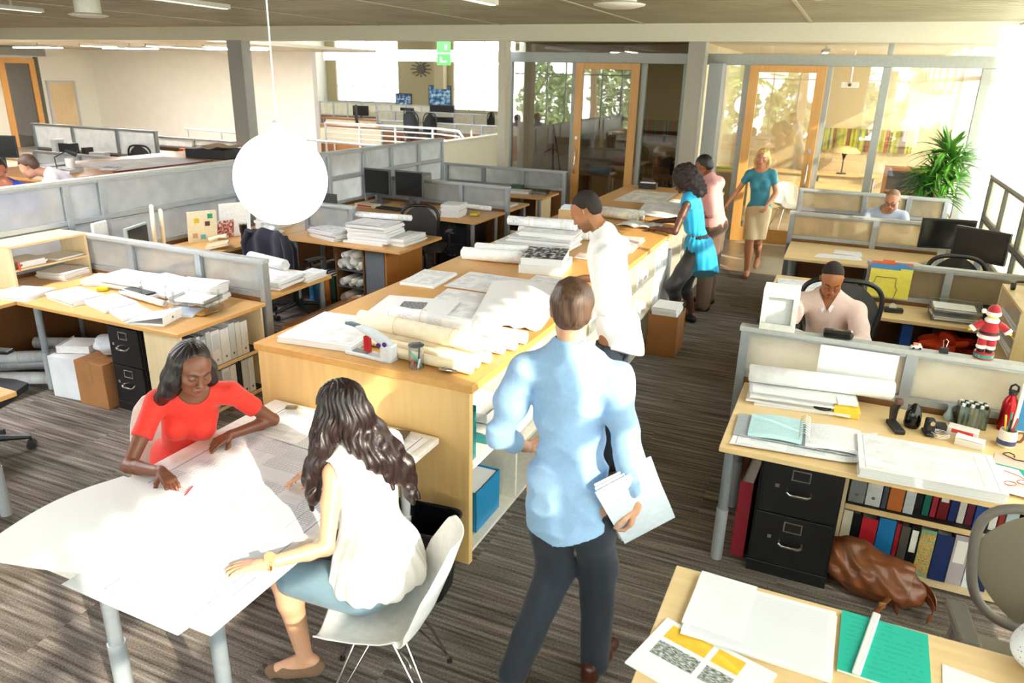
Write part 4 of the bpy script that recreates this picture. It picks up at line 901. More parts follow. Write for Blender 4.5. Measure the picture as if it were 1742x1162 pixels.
for (yy, z) in ((5.85, .702), (5.85, .382), (6.5, .702), (6.5, .382), (5.2, .382)):
    for j in range(3):
        roll('white drawing roll on the %s of the counter, %s of three' % ({(5.85, .702): 'fifth upper shelf', (5.85, .382): 'fifth middle shelf', (6.5, .702): 'sixth upper shelf', (6.5, .382): 'sixth middle shelf', (5.2, .382): 'fourth middle shelf'}[(yy, z)], ['nearest', 'middle', 'farthest'][j]), (-2.25, yy-.17+j*.17, z+.05), (-1.56, yy-.17+j*.17, z+.05), .048, band=False)
roll('pink drawing roll in the lowest counter shelf behind the man in the white shirt', (-2.25, 5.2, .125), (-1.50, 5.2, .125), .07, base='#e6b9a8', band=False)
roll('second pink drawing roll in the lowest counter shelf', (-2.25, 5.38, .125), (-1.52, 5.38, .125), .06, base='#e6b9a8', band=False)
# tall roll bin and carton beside the counter
for i, (x, y, h) in enumerate(((-1.62, 7.15, .88), (-1.60, 7.36, .93), (-1.74, 7.28, .90), (-1.60, 7.58, .80), (-1.78, 7.55, .96))):
    roll('tall drawing roll standing in the counter niche behind the woman in turquoise, %s' % ['nearest', 'second nearest', 'inner near', 'farther', 'inner far'][i], (x, y, .055), (x, y, h), .085-.01*(i % 2), band=(i % 2 == 0))
carton('brown open cardboard box on the carpet against the counter side', -1.35, 6.75, 0, .28, .36, .40, 0, col='#9a6434', tape=False, open_top=True)
stack('white papers filling the open brown cardboard box', -1.35, 6.75, .006, .24, .30, .45, 0, 14, textp, jit=.008)
# on the counter, near to far
stack('thick bound set of printed plans at the near left corner of the counter', -2.53, 3.27, CT+.001, .47, .50, .034, .12, 2, plan, jit=.002, curl=.001, name='plan_set', cat='plan set')
t = thing('heavy_duty_stapler', 'grey heavy duty stapler with blue lever and purple knobs on the counter corner', 'stapler', (-2.15, 3.05, CT), -.06)
MB().obox((0, 0, .010), (.30, .075, .02)).build('base', plain('#d9dee4', .35), t, bevel=.007); MB().obox((-.06, 0, .0212), (.10, .045, .002)).build('base_plate', plain('#7d8288', .4), t)
def sbody(u, v):
    a = u*2*PI; k = [(.135, .03, .030), (.13, .07, .036), (.085, .105, .034), (.02, .135, .030), (-.04, .150, .026), (-.085, .158, .016)]
    f = v*(len(k)-1); i = min(int(f), len(k)-2); f -= i; x, z, r = [k[i][q]*(1-f)+k[i+1][q]*f for q in range(3)]
    return (x+.01*math.cos(a), r*.9*math.sin(a), z+r*.8*math.cos(a))
MB().grid(sbody, 20, 18).build('upper_arm', plain('#d3dae1', .3), t, smooth=True)
MB().obox((.115, 0, .055), (.075, .062, .085)).build('rear_housing', plain('#dfe4ea', .35), t, bevel=.012)
MB().tube([(-.06, 0, .158), (-.12, 0, .165), (-.16, 0, .162)], [.014, .013, .008], 12).build('lever', plain('#50687a', .4), t, smooth=True)
MB().obox((-.02, 0, .07), (.04, .02, .085)).build('staple_magazine', plain('#b8202c', .25), t, bevel=.003)
MB().cyl((.075, -.028, .088), (.075, -.034, .088), .013, n=16).cyl((.115, -.031, .10), (.115, -.036, .10), .013, n=16).build('purple_knobs', plain('#4b2f78', .3), t)
t = thing('pencil_cup', 'clear mesh pencil cup with a few pens near the counter corner', 'pencil cup', (-1.86, 3.03, CT))
MB().lathe([(0, .002), (.040, .002), (.040, .12), (.0385, .12), (.0385, .004)], n=28).build('cup_body', glass('#fbfcff', .02), t, smooth='auto')
MB().lathe([(.039, .117), (.042, .119), (.042, .123), (.039, .125)], n=28).build('rim', plain('#6a7078', .3, .5), t, smooth='auto')
for c, a, b in (('#3fbf9a', (-.03, -.01, .09), (.025, .01, .01)), ('#3c5160', (.0, .02, .005), (.005, .03, .13)), ('#b35a6a', (-.02, -.02, .004), (.0, -.03, .05)), ('#e8e8ec', (.015, -.01, .004), (.02, .0, .05))): MB().cyl(a, b, .005, n=8).build('pen', plain(c, .4), t, smooth='auto')
t = thing('staple_remover', 'small chrome and clear staple remover in front of the cream rolls', 'staple remover', (-1.68, 3.05, CT), .3)
MB().tube([(-.04, 0, .012), (0, -.012, .016), (.045, -.016, .012)], [.008, .012, .010], 10).tube([(-.04, .004, .014), (0, .014, .022), (.04, .026, .03)], [.006, .008, .012], 10).build('jaws', chrome, t, smooth=True); MB().lathe([(0, 0), (.012, .0), (.014, .008), (0, .01)], (-.042, 0, .008), 14).build('hinge', chrome, t, smooth='auto')
R_ = [(-2.02, 3.10, -1.56, 3.065, .030, '#f0dfb8', 'cream drawing roll on the counter, the one nearest the end panel'), (-2.28, 3.20, -1.57, 3.155, .031, '#f0dfb8', 'cream drawing roll on the counter, second from the end panel'), (-2.30, 3.285, -1.55, 3.245, .033, '#f3e6c6', 'cream drawing roll on the counter, third from the end panel'),
      (-2.20, 3.42, -1.54, 3.40, .030, '#f6f4ee', 'white drawing roll with small dark core behind the large cream roll'), (-2.25, 3.50, -1.51, 3.485, .033, '#f3f1ea', 'white drawing roll between the thin cored roll and the far one'), (-2.2, 3.61, -1.50, 3.61, .040, '#f7f6f3', 'white drawing roll on the counter, farthest of the roll heap')]
for i, (x0, y0, x1, y1, r, c, lb) in enumerate(R_): roll(lb, (x0, y0, CT+r+.002), (x1, y1, CT+r+.002), r, base=c, band=False, lines=False, hollow=.35 if i in (0, 1, 2, 3) else .5)
roll('large cream drawing roll with rubber bands lying on top of the smaller rolls', (-2.38, 3.30, CT+.112), (-1.60, 3.235, CT+.108), .052, base='#f1e4c8', lines=False, hollow=.1, wraps=6)
roll('white drawing roll with thin lines lying on top of the roll heap', (-2.33, 3.50, CT+.106), (-1.60, 3.47, CT+.106), .042, base='#f6f6f4', hollow=.5)
stack('clipped drawing set with a grey aerial photograph on its first page', -2.40, 3.90, CT+.001, .50, .42, .012, .2, 2, paper_w, jit=.003, curl=.001, name='drawing_set', cat='drawing set')
tag(MB().obox((-2.42, 3.92, CT+.0165), (.16, .15, .0008), .3).build('aerial_photograph', photo_mat('#2a2a2a', '#77777a', '#c9c9c9', 22)), 'dark grey aerial photograph lying on the clipped drawing set', 'photograph')
stack('small white drawing set with a black clip on its corner near the counter aisle side', -2.68, 4.57, CT+.001, .27, .42, .016, .08, 2, plan, jit=.004, curl=.002, name='drawing_set', cat='drawing set')
sheet('large_drawing', 'large white drawing spread across the middle of the counter before the curled sheet', [(-2.36, 3.80), (-1.94, 3.80), (-2.05, 4.42), (-2.44, 4.42)], CT+.002, plan, seed=4, curl=.0)
sheet('large_drawing', 'printed plan lying behind the large white drawing, before the white book blocks', [(-2.50, 4.46), (-1.98, 4.46), (-2.0, 4.92), (-2.52, 4.92)], CT+.002, plan, seed=5)
sheet('curled_sheet', 'large blank white sheet with a curled ragged edge on the counter', [(-1.95, 3.80), (-1.50, 3.84), (-1.62, 4.60), (-2.16, 4.56)], CT+.010, paper_w, seed=9, zf=lambda u, v: .05*v*v+.03*math.sin(u*3.0)*v+.010*math.sin(u*26)*(1-v)**6)
stack('printed drawing set under the hands of the man in the white shirt', -1.82, 4.86, CT+.001, .38, .36, .014, .05, 2, plan, jit=.004, curl=.001, name='drawing_set', cat='drawing set')
t = thing('catalogue', 'thick white book block with a black and white photograph cover, topmost of the two', 'book', (-2.06, 5.32, CT+.066), .22)
MB().box(-.16, .16, -.20, .20, 0, .055).build('pages', pgs, t); MB().box(-.162, .162, -.202, .202, .055, .057).build('cover', photo_mat('#161616', '#55555a', '#e6e6e6', 9), t)
t = thing('catalogue', 'thick white book block under the one with the black and white cover', 'book', (-2.05, 5.31, CT+.001), .16)
MB().box(-.17, .17, -.21, .21, 0, .062).build('pages', pgs, t); MB().box(-.171, .171, -.211, .211, .062, .064).build('cover', white_pl, t)
roll('long thick white paper roll lying across the counter before the book blocks', (-2.76, 5.26, CT+.057), (-2.26, 5.34, CT+.057), .055, lines=False, band=False, hollow=.5)
roll('second white paper roll against the long thick one, before the piles of rolled drawings', (-2.72, 5.42, CT+.062), (-2.30, 5.52, CT+.062), .06, lines=False, band=False, hollow=.5)
for i in range(3):
    stack('bundle of folded drawings on the counter behind the thick white rolls, %s layer' % ['bottom', 'middle', 'top'][i], -2.42+.04*i, 6.05+.05*i, CT+.001+.046*i, .66-.07*i, .44-.05*i, .042, .05*i, 4, plan, jit=.02)
roll('drawing roll on top of the drawing bundles beyond the thick white rolls', (-2.75, 6.14, CT+.19), (-2.12, 6.2, CT+.185), .045)
roll('drawing roll with lines resting against the drawing bundles', (-2.76, 6.42, CT+.052), (-2.06, 6.50, CT+.052), .05)
roll('drawing roll lying on the one against the drawing bundles', (-2.70, 6.44, CT+.145), (-2.12, 6.50, CT+.145), .042)
stack('pink edged drawing set on the counter behind the man in the white shirt', -1.75, 6.40, CT+.001, .30, .62, .035, .06, 4, drawing('plan', '#f3dcd2', '#b9938a'), side=pages('#f0c9bd', '#c99a90'), name='drawing_set', cat='drawing set')
sheet('loose_drawing', 'pale pink drawing beside the white shirt man on the counter', [(-1.98, 5.75), (-1.62, 5.72), (-1.66, 5.98), (-2.0, 6.0)], CT+.002, drawing('plan', '#f3dcd2', '#b9938a'))
t = thing('card_file_box', 'open brown file box full of white cards on the counter', 'file box', (-2.55, 7.40, CT+.001), .1)
MB().box(-.15, .15, -.12, .12, 0, .004).box(-.15, .15, -.12, -.115, .004, .13).box(-.15, .15, .115, .12, .004, .13).box(-.15, -.145, -.115, .115, .004, .13).box(.145, .15, -.115, .115, .004, .13).build('box_body', plain('#c9a878', .8), t)
q = MB()
for k in range(14): q.box(-.135, .135, -.105+k*.0155, -.097+k*.0155, .006, .145+.006*(k % 3))
q.build('cards', plain('#dfe9ea', .7), t)
roll('yellow tinted drawing roll on the counter between the file box and the open book', (-2.42, 7.78, CT+.052), (-1.95, 7.70, CT+.052), .05, base='#f1ecd0')
roll('drawing roll on the counter behind the yellow tinted one', (-2.40, 7.92, CT+.052), (-1.93, 7.86, CT+.052), .05)
t = thing('open_book', 'open white book under the hand of the woman in turquoise', 'book', (-1.86, 7.45, CT+.001), -.1)
for s in (-1, 1): MB().grid(lambda u, v, s=s: (s*(.004+.20*(u if s > 0 else 1-u)), -.15+.3*v, .004+.03*math.sin((u if s > 0 else 1-u)*PI*.8+.3)), 10, 4, 0, .003).build('page_block', textp, t, smooth='auto')
sheet('large_drawing', 'white drawing with raised edge leaning behind the open book on the counter', [(-2.08, 8.1), (-1.62, 8.05), (-1.66, 8.8), (-2.14, 8.85)], CT+.004, plan, zf=lambda u, v: .06*v, seed=12)
stack('set of drawings on the counter in front of the man in the pink shirt', -1.78, 9.15, CT+.001, .34, .42, .02, 0, 3, plan, name='drawing_set', cat='drawing set')
sheet('large_drawing', 'wide printed plan spread flat near the far end of the counter', [(-2.60, 8.98), (-2.0, 8.98), (-2.02, 10.02), (-2.60, 10.06)], CT+.002, drawing('plan', '#efe9dc', '#8f8a80'), seed=13)
t = thing('desk_printer', 'small black and white device at the far end of the counter', 'printer', (-2.5, 10.32, CT+.001), .1)
MB().obox((0, 0, .04), (.24, .18, .08)).build('case', plain('#1d1d20', .4), t, bevel=.006); MB().obox((0, -.05, .085), (.2, .07, .01)).build('tray', white_pl, t)

# ------------------------------------------------------------------ white table with the two women
t = thing('meeting_table', 'white table with grey metal legs butted against the counter end, under the large drawings', 'table')
MB().box(-2.72, -1.67, 1.40, 2.925, .695, .73).build('tabletop', plain('#efeae0', .4), t, bevel=.006)
for (x, y) in ((-2.34, 1.52), (-1.78, 1.52), (-2.60, 2.80), (-1.80, 2.80)):
    g = MB().cyl((x, y, .30), (x, y, .695), .028, n=20).build('leg', legm, t, smooth='auto'); MB().cyl((x, y, 0), (x, y, .32), .034, n=20).build('leg_sleeve', legfoot, g, smooth='auto')
sheet('large_drawing', 'large floor plan drawing under the hands of both women on the white table', [(-2.64, 1.75), (-1.72, 1.70), (-1.70, 2.62), (-2.62, 2.66)], .7315, drawing('plan', '#f0f0f4', '#a3a7b6'), seed=2, n=20, wave=.001)
sheet('large_drawing', 'drawing sheet at the counter end of the white table, beside the grey plate', [(-2.62, 2.55), (-1.72, 2.50), (-1.70, 2.88), (-2.60, 2.90)], .7345, drawing('plan', '#f4f4f3', '#8a8d96'), seed=3, wave=.001)
# the turned over sheets that reach past the table end
def turned(u, v):
    # u along the fold towards the frame's left, v from the table towards the free edge
    A = Vector((-2.73, 1.95)); B = Vector((-1.68, 1.95)); C = Vector((-1.93, 1.50)); D = Vector((-2.62, 1.235))
    p = A*(1-u)*(1-v)+B*u*(1-v)+C*u*v+D*(1-u)*v
    h = .742+.050*math.sin(min(1, v*1.0)*PI)*(1-.5*u)+.075*(v**1.6)*(1-u)**1.2+.006*math.sin(u*6+v*3)
    return (p.x, p.y, h)
tag(MB().grid(turned, 30, 26, 0, .0008).build('turned_sheet', paper_w, smooth='auto'), 'broad blank back of a drawing sheet folded over toward the left frame edge', 'drawing')
sheet('drawing_sheet', 'lower drawing sheet with dashed border held by the hand with the gold watch', [(-2.30, 1.34), (-1.735, 1.33), (-1.69, 1.80), (-2.28, 1.86)], .7330, drawing('blank', '#f2f4f6', '#7d8296'), seed=7, wave=.001, zf=lambda u, v: -.035*max(0, .25-v)**1*1.2 if v < .12 and False else 0)
tag(MB().grid(lambda u, v: ((-2.16+.42*u)+.05*v, 1.372+.30*v, .739+.006*math.sin(u*3)), 12, 12, 0, .0006).build('border_sheet', drawing('plan', '#f3f6f8', '#59609a'), smooth='auto'), 'narrow printed sheet with blue border lines at the white table corner', 'drawing')
t = thing('metal_plate', 'small dark grey metal plate with a pale slot on the white table near the counter', 'plate', (-1.865, 2.845, .737), .2); MB().obox((0, 0, .002), (.10, .105, .004)).build('plate', plain('#6b655c', .35, .5), t); MB().obox((0, -.02, .0045), (.012, .045, .001)).build('slot', plain('#e6e6e6', .4), t)
tag(MB().obox((-2.55, 2.86, .741), (.06, .035, .01), .4).build('scale_block', glass('#d9dccb', .1), bevel=.002), 'small clear plastic block on the sheet beside the counter end', 'plastic block')
t = thing('pencil', 'red pencil held under the fingers of the woman in the red dress', 'pencil', (-2.36, 1.96, .742), -1.2); MB().cyl((-.055, 0, .008), (.055, 0, .004), .0036, n=8).build('shaft', plain('#d8323a', .4), t); MB().cyl((.055, 0, .004), (.068, 0, .003), .0034, .0008, n=8).build('tip', plain('#e8c23a', .4), t)
# chairs at the table
shell_chair('white moulded shell chair on a chrome wire base under the woman in the white blouse', -1.40, 2.00, PI/2+.42+PI, None)
c2 = shell_chair('white moulded shell chair mostly hidden behind the woman in the red dress', -2.92, 2.42, .98)
t = thing('waste_bin', 'black plastic waste bin with a clear liner at the counter end', 'waste bin', (-1.66, 2.69, 0), .12)
def bin_(u, v):
    a = u*2*PI; c, s = math.cos(a), math.sin(a); e = .28; k = .80+.20*v
    return (math.copysign(abs(c)**e, c)*.185*k, math.copysign(abs(s)**e, s)*.125*k, .40*v)
q = MB().grid(bin_, 40, 6, 0, -.004); q.build('bin_body', plain('#17171a', .45), t, smooth='auto'); MB().box(-.14, .14, -.09, .09, .001, .006).build('bin_floor', black_pl, t)
rim = [(math.copysign(abs(math.cos(a))**.28, math.cos(a))*.19, math.copysign(abs(math.sin(a))**.28, math.sin(a))*.13, .40) for a in [2*PI*i/40 for i in range(40)]]
MB().tube(rim, .008, 8, closed=True).build('rim', black_pl, t, smooth=True)
def liner(u, v):
    x, y, z = bin_(u, .4+.62*v); w = .965+.012*math.sin(u*60)+.01*math.sin(u*23+v*9); return (x*w, y*w, z+.006*math.sin(u*31))
MB().grid(liner, 80, 10).build('liner', glass('#d5d7da', .22), t, smooth=True)

# ------------------------------------------------------------------ near left desk
desk('near left maple desk with heaps of white papers in front of the low frosted partition', [(-5.73, -4.04, 3.465, 4.34)], [(-5.60, 3.53), (-5.6, 4.28)], top=wood_top)
desk('left return desk at the left frame edge holding the maple shelf hutch', [(-6.36, -5.74, 2.2, 4.34)], [(-6.3, 2.3), (-5.8, 2.3)], top=wood_topy)
t = thing('wooden_shelf_unit', 'maple two tier shelf hutch with papers on the left return desk', 'shelf', (-6.34, 3.66, .731), 0)
MB().box(0, .33, .66, .68, 0, .34).build('side_panel', wood_pale, t); MB().box(0, .33, 0, .02, 0, .34).build('side_panel', wood_pale, t); MB().box(0, .33, 0, .68, .34, .36).build('top', wood_light, t, bevel=.003)
MB().box(0, .33, .02, .66, .15, .165).build('shelf', wood_light, t)
stack('thick white book block on the middle shelf of the left hutch', -6.15, 3.85, .897, .24, .22, .05, 0, 3, textp); stack('flat white papers on the middle shelf of the left hutch, at the far end', -6.14, 4.15, .897, .24, .26, .02, .1, 3, textp)
stack('white papers leaning under the shelf of the left hutch', -6.10, 4.14, .732, .30, .28, .06, .15, 5, textp)
tag(MB().obox((-6.02, 3.72, .92), (.10, .012, .055), -.5).build('card_sign', plain('#d8442c', .5)), 'small red card standing at the near end of the left hutch shelf', 'card')
carton('white archive box on the carpet under the near left desk', -5.32, 3.66, 0, .30, .42, .34, .1, col='#e2e6ea', name='archive_box', tape=False)
carton('plain brown cardboard box beside the black file cabinet under the near left desk', -5.00, 3.62, 0, .30, .36, .36, .03, col='#a87446')
binder('white binder leaning on top of the white archive box', -5.30, 3.55, .345, w=.26, h=.06, d=.25, rz=.4, hole=False, pagecol=True)
file_cabinet('black two drawer file cabinet under the near left desk', -4.80, 3.50, 0, w=.33, d=.6, h=.69)
q = blob('paper_bag', 'crumpled white plastic wrapped roll on top of the brown cardboard box', 'bag', (-5.0, 3.70, .44), (.14, .16, .08), '#dfe3ea', .4, seed=5, amp=.15)
for i, (a, b) in enumerate((((-6.30, 3.55, .07), (-5.70, 3.95, .07)), ((-6.32, 3.80, .06), (-5.62, 4.12, .06)), ((-6.25, 3.45, .17), (-5.68, 3.90, .16)), ((-6.3, 3.9, .16), (-5.7, 4.2, .15)), ((-6.1, 3.35, .06), (-5.6, 3.62, .06)))):
    roll('white drawing roll in the heap under the left return desk, %s' % ['lowest front', 'lowest back', 'upper front', 'upper back', 'nearest the leg'][i], a, b, .055, base='#e9ebf2')
t = thing('wall_socket', 'white power outlet plate on the brown panel under the near left desk', 'power outlet', (-5.75, 4.345, .42)); MB().box(-.04, .04, -.012, 0, -.06, .06).build('plate', white_pl, t, bevel=.003); MB().box(-.015, .015, -.014, -.012, .01, .035).box(-.015, .015, -.014, -.012, -.035, -.01).build('sockets', plain('#555560', .4), t)
# end bookshelf facing the aisle
t = thing('end_bookshelf', 'maple bookshelf with white binders under the right end of the near left desk', 'bookshelf', (-4.42, 3.50, 0))
MB().box(0, .355, 0, .02, 0, .69).build('side_panel', wood_pale, t, bevel=.002); MB().box(0, .355, .80, .82, 0, .69).build('side_panel', wood_pale, t); MB().box(0, .02, .02, .80, 0, .69).build('back_panel', wood_pale, t)
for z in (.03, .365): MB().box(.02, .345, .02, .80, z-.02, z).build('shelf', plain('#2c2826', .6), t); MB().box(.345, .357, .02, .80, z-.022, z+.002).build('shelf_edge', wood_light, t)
bcs = ['#d8dade', '#8b8f98', '#c7cad0', '#6a6e78', '#e2e4e6', '#9da1aa', '#c9ccd2', '#e9eaec', '#eceded', '#d6d8dc', '#dcdcd6', '#e6e6e2']
yy = 3.535
ords = 'first second third fourth fifth sixth seventh eighth ninth tenth eleventh twelfth thirteenth'.split()
for i in range(12):
    w = [.03, .022, .025, .03, .03, .045, .04, .085, .085, .06, .05, .07][i]
    binder('%s %s on the end bookshelf upper shelf, %s from the near side' % ('white' if i in (7, 8, 11) else 'pale grey', 'ring binder' if w > .05 else 'document folder', ords[i]), -4.085, yy+w/2, .366, w=w, h=.285-.01*(i % 3), d=.25, rz=PI/2, col=bcs[i], lab='#cfd6d8' if i in (5, 7) else None, hole=w > .05, name='ring_binder' if w > .05 else 'folder', cat='binder' if w > .05 else 'folder')
    yy += w+.005
yy = 3.535
for i, (c, w, nm) in enumerate((('#2a5aa8', .02, 'blue'), ('#d8dade', .05, 'pale grey'), ('#a8182a', .045, 'red'), ('#e6e8ea', .06, 'white'), ('#d0d3d8', .075, 'light grey'), ('#8a8f96', .04, 'mid grey'), ('#e8e9ea', .075, 'bright white'), ('#e2e3e4', .06, 'off white'), ('#23252c', .05, 'black'), ('#c9ccd0', .06, 'silver grey'), ('#dadcdc', .06, 'cool white'))):
    binder('%s binder on the bottom shelf of the end bookshelf beside the woman in red' % nm, -4.085, yy+w/2, .031, w=w, h=.29, d=.25, rz=PI/2, col=c, lab='#cfd6d8' if i in (4, 6) else None, hole=w > .055)
    yy += w+.006
# paper heaps on the near left desk
S_ = [(-5.40, 3.72, .40, .26, .04, -.15, 'pile of white papers on the near left desk above the grey leg', textp), (-5.02, 3.73, .36, .25, .035, -.25, 'second pile of white papers, right of the one above the grey leg', textp), (-4.72, 3.66, .34, .22, .02, -.35, 'thin papers with coloured stamps left of the white binder on the near left desk', textp),
      (-5.30, 4.18, .46, .26, .10, .05, 'wide pile of reports against the low partition, left of the two tall piles', textp), (-4.92, 4.17, .32, .26, .12, -.1, 'middle tall pile of reports against the low partition', textp), (-4.52, 4.12, .38, .28, .15, .15, 'tallest pile of reports beside the clear letter tray', textp),
      (-5.60, 4.15, .28, .24, .05, .3, 'papers at the corner between the hutch and the reports', textp), (-5.85, 3.60, .36, .30, .03, .2, 'wide grey drawings crossing onto the left return desk', plan), (-6.10, 3.10, .30, .40, .09, 0, 'shaggy paper pile at the left frame edge on the return desk', textp), (-4.40, 3.85, .26, .2, .012, .3, 'pale blue folder under the clear letter tray', drawing('blank', '#c9d6e6'))]
for i, (x, y, w, d_, h, rz, lb, m_) in enumerate(S_): stack(lb, x, y, .731, w, d_, h, rz, 7 if h > .05 else 3, m_, jit=.018 if h > .05 else .008, seed=i)
roll('rolled drawing lying across the near left desk before the report piles', (-5.16, 3.96, .762), (-4.62, 3.88, .762), .028)
t = thing('lever_binder', 'big white lever arch binder lying on its side near the desk edge', 'binder', (-4.44, 3.62, .731), -.15+.45)
MB().grid(lambda u, v: ((u-.5)*.30, (v-.5)*.25, .012+.055*u), 4, 4, 0, .002).build('top_cover', plain('#eeeeec', .4), t, smooth='auto'); MB().box(-.15, .15, -.125, .125, 0, .003).box(.148, .152, -.125, .125, .003, .07).build('cover', plain('#eeeeec', .4), t, bevel=.001)
MB().box(-.12, .14, -.11, .11, .003, .012).build('pages', pgs, t); MB().cyl((.153, -.0, .035), (.1535, 0, .035), .01, n=14).build('finger_ring', plain('#4a4f58', .4), t)
t = thing('letter_tray', 'clear acrylic two tier letter tray with a manila envelope on the near left desk', 'letter tray', (-4.33, 3.93, .731), .15)
q = MB()
for z in (.004, .085):
    q.box(-.15, .15, -.11, .11, z, z+.003); q.box(-.15, .15, .107, .11, z+.003, z+.04).box(-.15, -.147, -.11, .107, z+.003, z+.04).box(.147, .15, -.11, .107, z+.003, z+.04)
for sx in (-1, 1):
    for sy in (-1, 1): q.cyl((sx*.13, sy*.09, .04), (sx*.13, sy*.09, .16), .008, n=8)
q.build('tray_body', glass('#f4f5f5', .04), t, smooth='auto')
MB().obox((.02, -.02, .012), (.24, .16, .006), -.2).build('manila_envelope', plain('#c98f3a', .7), t)
stack('white sheets lying in the top of the clear letter tray', -4.33, 3.93, .820, .25, .18, .018, .2, 3, textp)
tag(MB().obox((-5.42, 3.98, .748), (.08, .05, .03), .6).build('sticky_notes', plain('#ddcf1e', .5), bevel=.004), 'yellow block of sticky notes among the papers on the near left desk', 'notes')
t = thing('tablet', 'black tablet edge showing between report piles on the near left desk', 'tablet', (-5.02, 3.985, .775), -.08); MB().obox((0, 0, .005), (.30, .11, .010)).build('tablet_body', plain('#141417', .2), t, bevel=.003)
tag(MB().obox((-5.02, 4.01, .752), (.34, .15, .038), -.08).build('magazine_pile', pgs), 'white magazine pile with orange tab under the black tablet', 'magazines')
# corner of another desk with a leg and chair base at the left edge
desk('maple desk corner with grey leg at the lower left frame edge', [(-5.1, -4.07, 1.55, 2.36)], [(-4.14, 2.20), (-4.14, 1.65)], top=wood_top)
office_chair('black office chair of which only a caster shows at the left frame edge', -4.95, 2.56, 1.9, back_h=.95)

# ------------------------------------------------------------------ station two: jacket chair, phone, side desks
desk('maple desk right behind the low partition with drawings, its aisle end lit', [(-5.45, -4.12, 4.45, 5.29)], [(-4.17, 5.2), (-5.3, 5.2)], top=wood_top)
desk('maple desk along the tall partition with telephone, travel mug and card display', [(-6.32, -5.66, 4.46, 7.36)], [(-5.72, 4.6), (-5.72, 7.2)], top=wood_topy)
desk('maple desk with tall drawing piles over a roll cubby unit beside the aisle', [(-5.65, -4.09, 6.38, 7.28)], [(-5.5, 6.45)], top=wood_top)
t = thing('cubby_unit', 'wooden unit with roll cubbies and a grey panel under the desk with tall drawing piles', 'shelf unit', (-4.98, 6.47, 0))
MB().box(.0, .02, 0, .72, 0, .70).build('side_panel', wood_dark, t); MB().box(.36, .38, 0, .72, 0, .70).build('divider', wood_dark, t); MB().box(.40, .64, -.005, .70, 0, .70).build('grey_panel', plain('#6e747a', .5), t); MB().box(.64, .74, 0, .0, 0, .0)
MB().box(.645, .665, 0, .74, 0, .70).build('end_panel', wood('#b57c42', 2), t); MB().box(.02, .36, .70, .72, 0, .70).build('back_panel', plain('#3a2818', .7), t)
for z in (.05, .25, .44): MB().box(.02, .36, 0, .70, z-.02, z).build('shelf', plain('#5a5e62', .5), t)
k = 0
for z, rs in ((.441, ((.08, .055), (.20, .06), (.31, .045), (.12, .04, .13), (.24, .04, .135))), (.251, ((.09, .045), (.20, .04), (.29, .04))), (.051, ((.1, .06), (.25, .05)))):
    for r in rs:
        k += 1; rr = r[1]; zz = z+rr+(r[2]-.02 if len(r) > 2 else 0)
        roll('rolled drawing in the cubby unit beside the aisle, %s' % ['top row far left', 'top row middle', 'top row right', 'stacked upper left', 'stacked upper right', 'middle row left', 'middle row centre', 'middle row right', 'bottom row left', 'bottom row right'][k-1], (-4.98+r[0], 6.47, zz), (-4.98+r[0], 7.05, zz), rr, band=False, lines=False, base=['#f0f0ee', '#e8e4dc', '#eeeeea', '#f0ece0'][k % 4], hollow=.35)
for i in range(5):
    binder('%s binder left of the roll cubbies under the desk with drawing piles' % ['blue', 'second blue', 'teal blue', 'orange', 'dark green'][i], -5.36+.075*i, 6.50, .0+.0, w=.065, h=.33+.0, d=.28, col=['#2f6f9a', '#2a6a94', '#27708f', '#d07a34', '#2a4a3a'][i], lab='#3f86a8' if i < 3 else None)
partition_small = None
stack('tall leaning pile of drawings with a roll on it on the cubby desk', -4.62, 6.72, .731, .50, .40, .20, .05, 9, plan, jit=.03, curl=.01)
stack('wide pile of loose drawings left of the tall leaning pile on the cubby desk', -5.12, 6.70, .731, .44, .40, .09, -.25, 7, plan, jit=.03, curl=.015)
roll('rolled drawing resting on the tall leaning pile of drawings', (-4.95, 6.86, .976), (-4.30, 6.96, .976), .035)
stack('small checked drawing bundle at the aisle corner of the cubby desk', -4.27, 6.82, .731, .22, .46, .08, 0, 5, plan, jit=.012)
t = thing('cup_display', 'picture card of white cups standing near the short partition beside the globe lamp', 'picture', (-5.40, 6.98, .731), .0); MB().box(-.10, .10, 0, .012, .1, .42).build('dark_frame', plain('#3a332e', .4), t); MB().box(-.06, .06, -.001, 0, .31, .40).build('notice', drawing('text', '#3a3a3a', '#e8e8e8', .4), t)
for s in (0, 1): MB().lathe([(0, 0), (.03, 0), (.033, .09), (0, .092)], (-.04+.09*s, -.06, 0), 18).build('white_cup', plain('#e6ede9', .4), t, smooth='auto')
office_chair('black office chair with a dark jacket hung over its back near the roll cubbies', -5.17, 6.02, PI*.96, mesh_col='#16161a', back_h=.93, jacket=True, wide=.25)
def jacket(u, v):
    a = (u-.5)*2; x = a*.29*(1+.10*v); side = 1 if v < .5 else -1
    s = (v-.5)*2; z = .965-.40*abs(s)**1.3-.08*abs(a)**3+.012*math.sin(a*9+s*5); y = .30+.055*(-s if abs(s) < .3 else -math.copysign(.3, s))/.3+.02*math.sin(a*7)
    return (x, y, z)
t = thing('jacket', 'dark navy jacket draped over the office chair back beside the globe lamp', 'jacket', (-5.17, 6.02, 0), PI*.96)
MB().grid(jacket, 26, 26, 0, .008).build('jacket_body', plain('#17182a', .9, sheen=.2), t, smooth='auto')
for s in (-1, 1): MB().tube([(s*.25, .33, .93), (s*.31, .34, .80), (s*.30, .33, .62), (s*.27, .34, .52)], [.04, .05, .045, .04], 12).build('sleeve', plain('#17182a', .9, sheen=.2), t, smooth=True)
stack('messy drawings with a loose roll on the desk behind the low partition', -4.42, 4.82, .731, .50, .40, .07, .1, 6, plan, jit=.03, curl=.01)
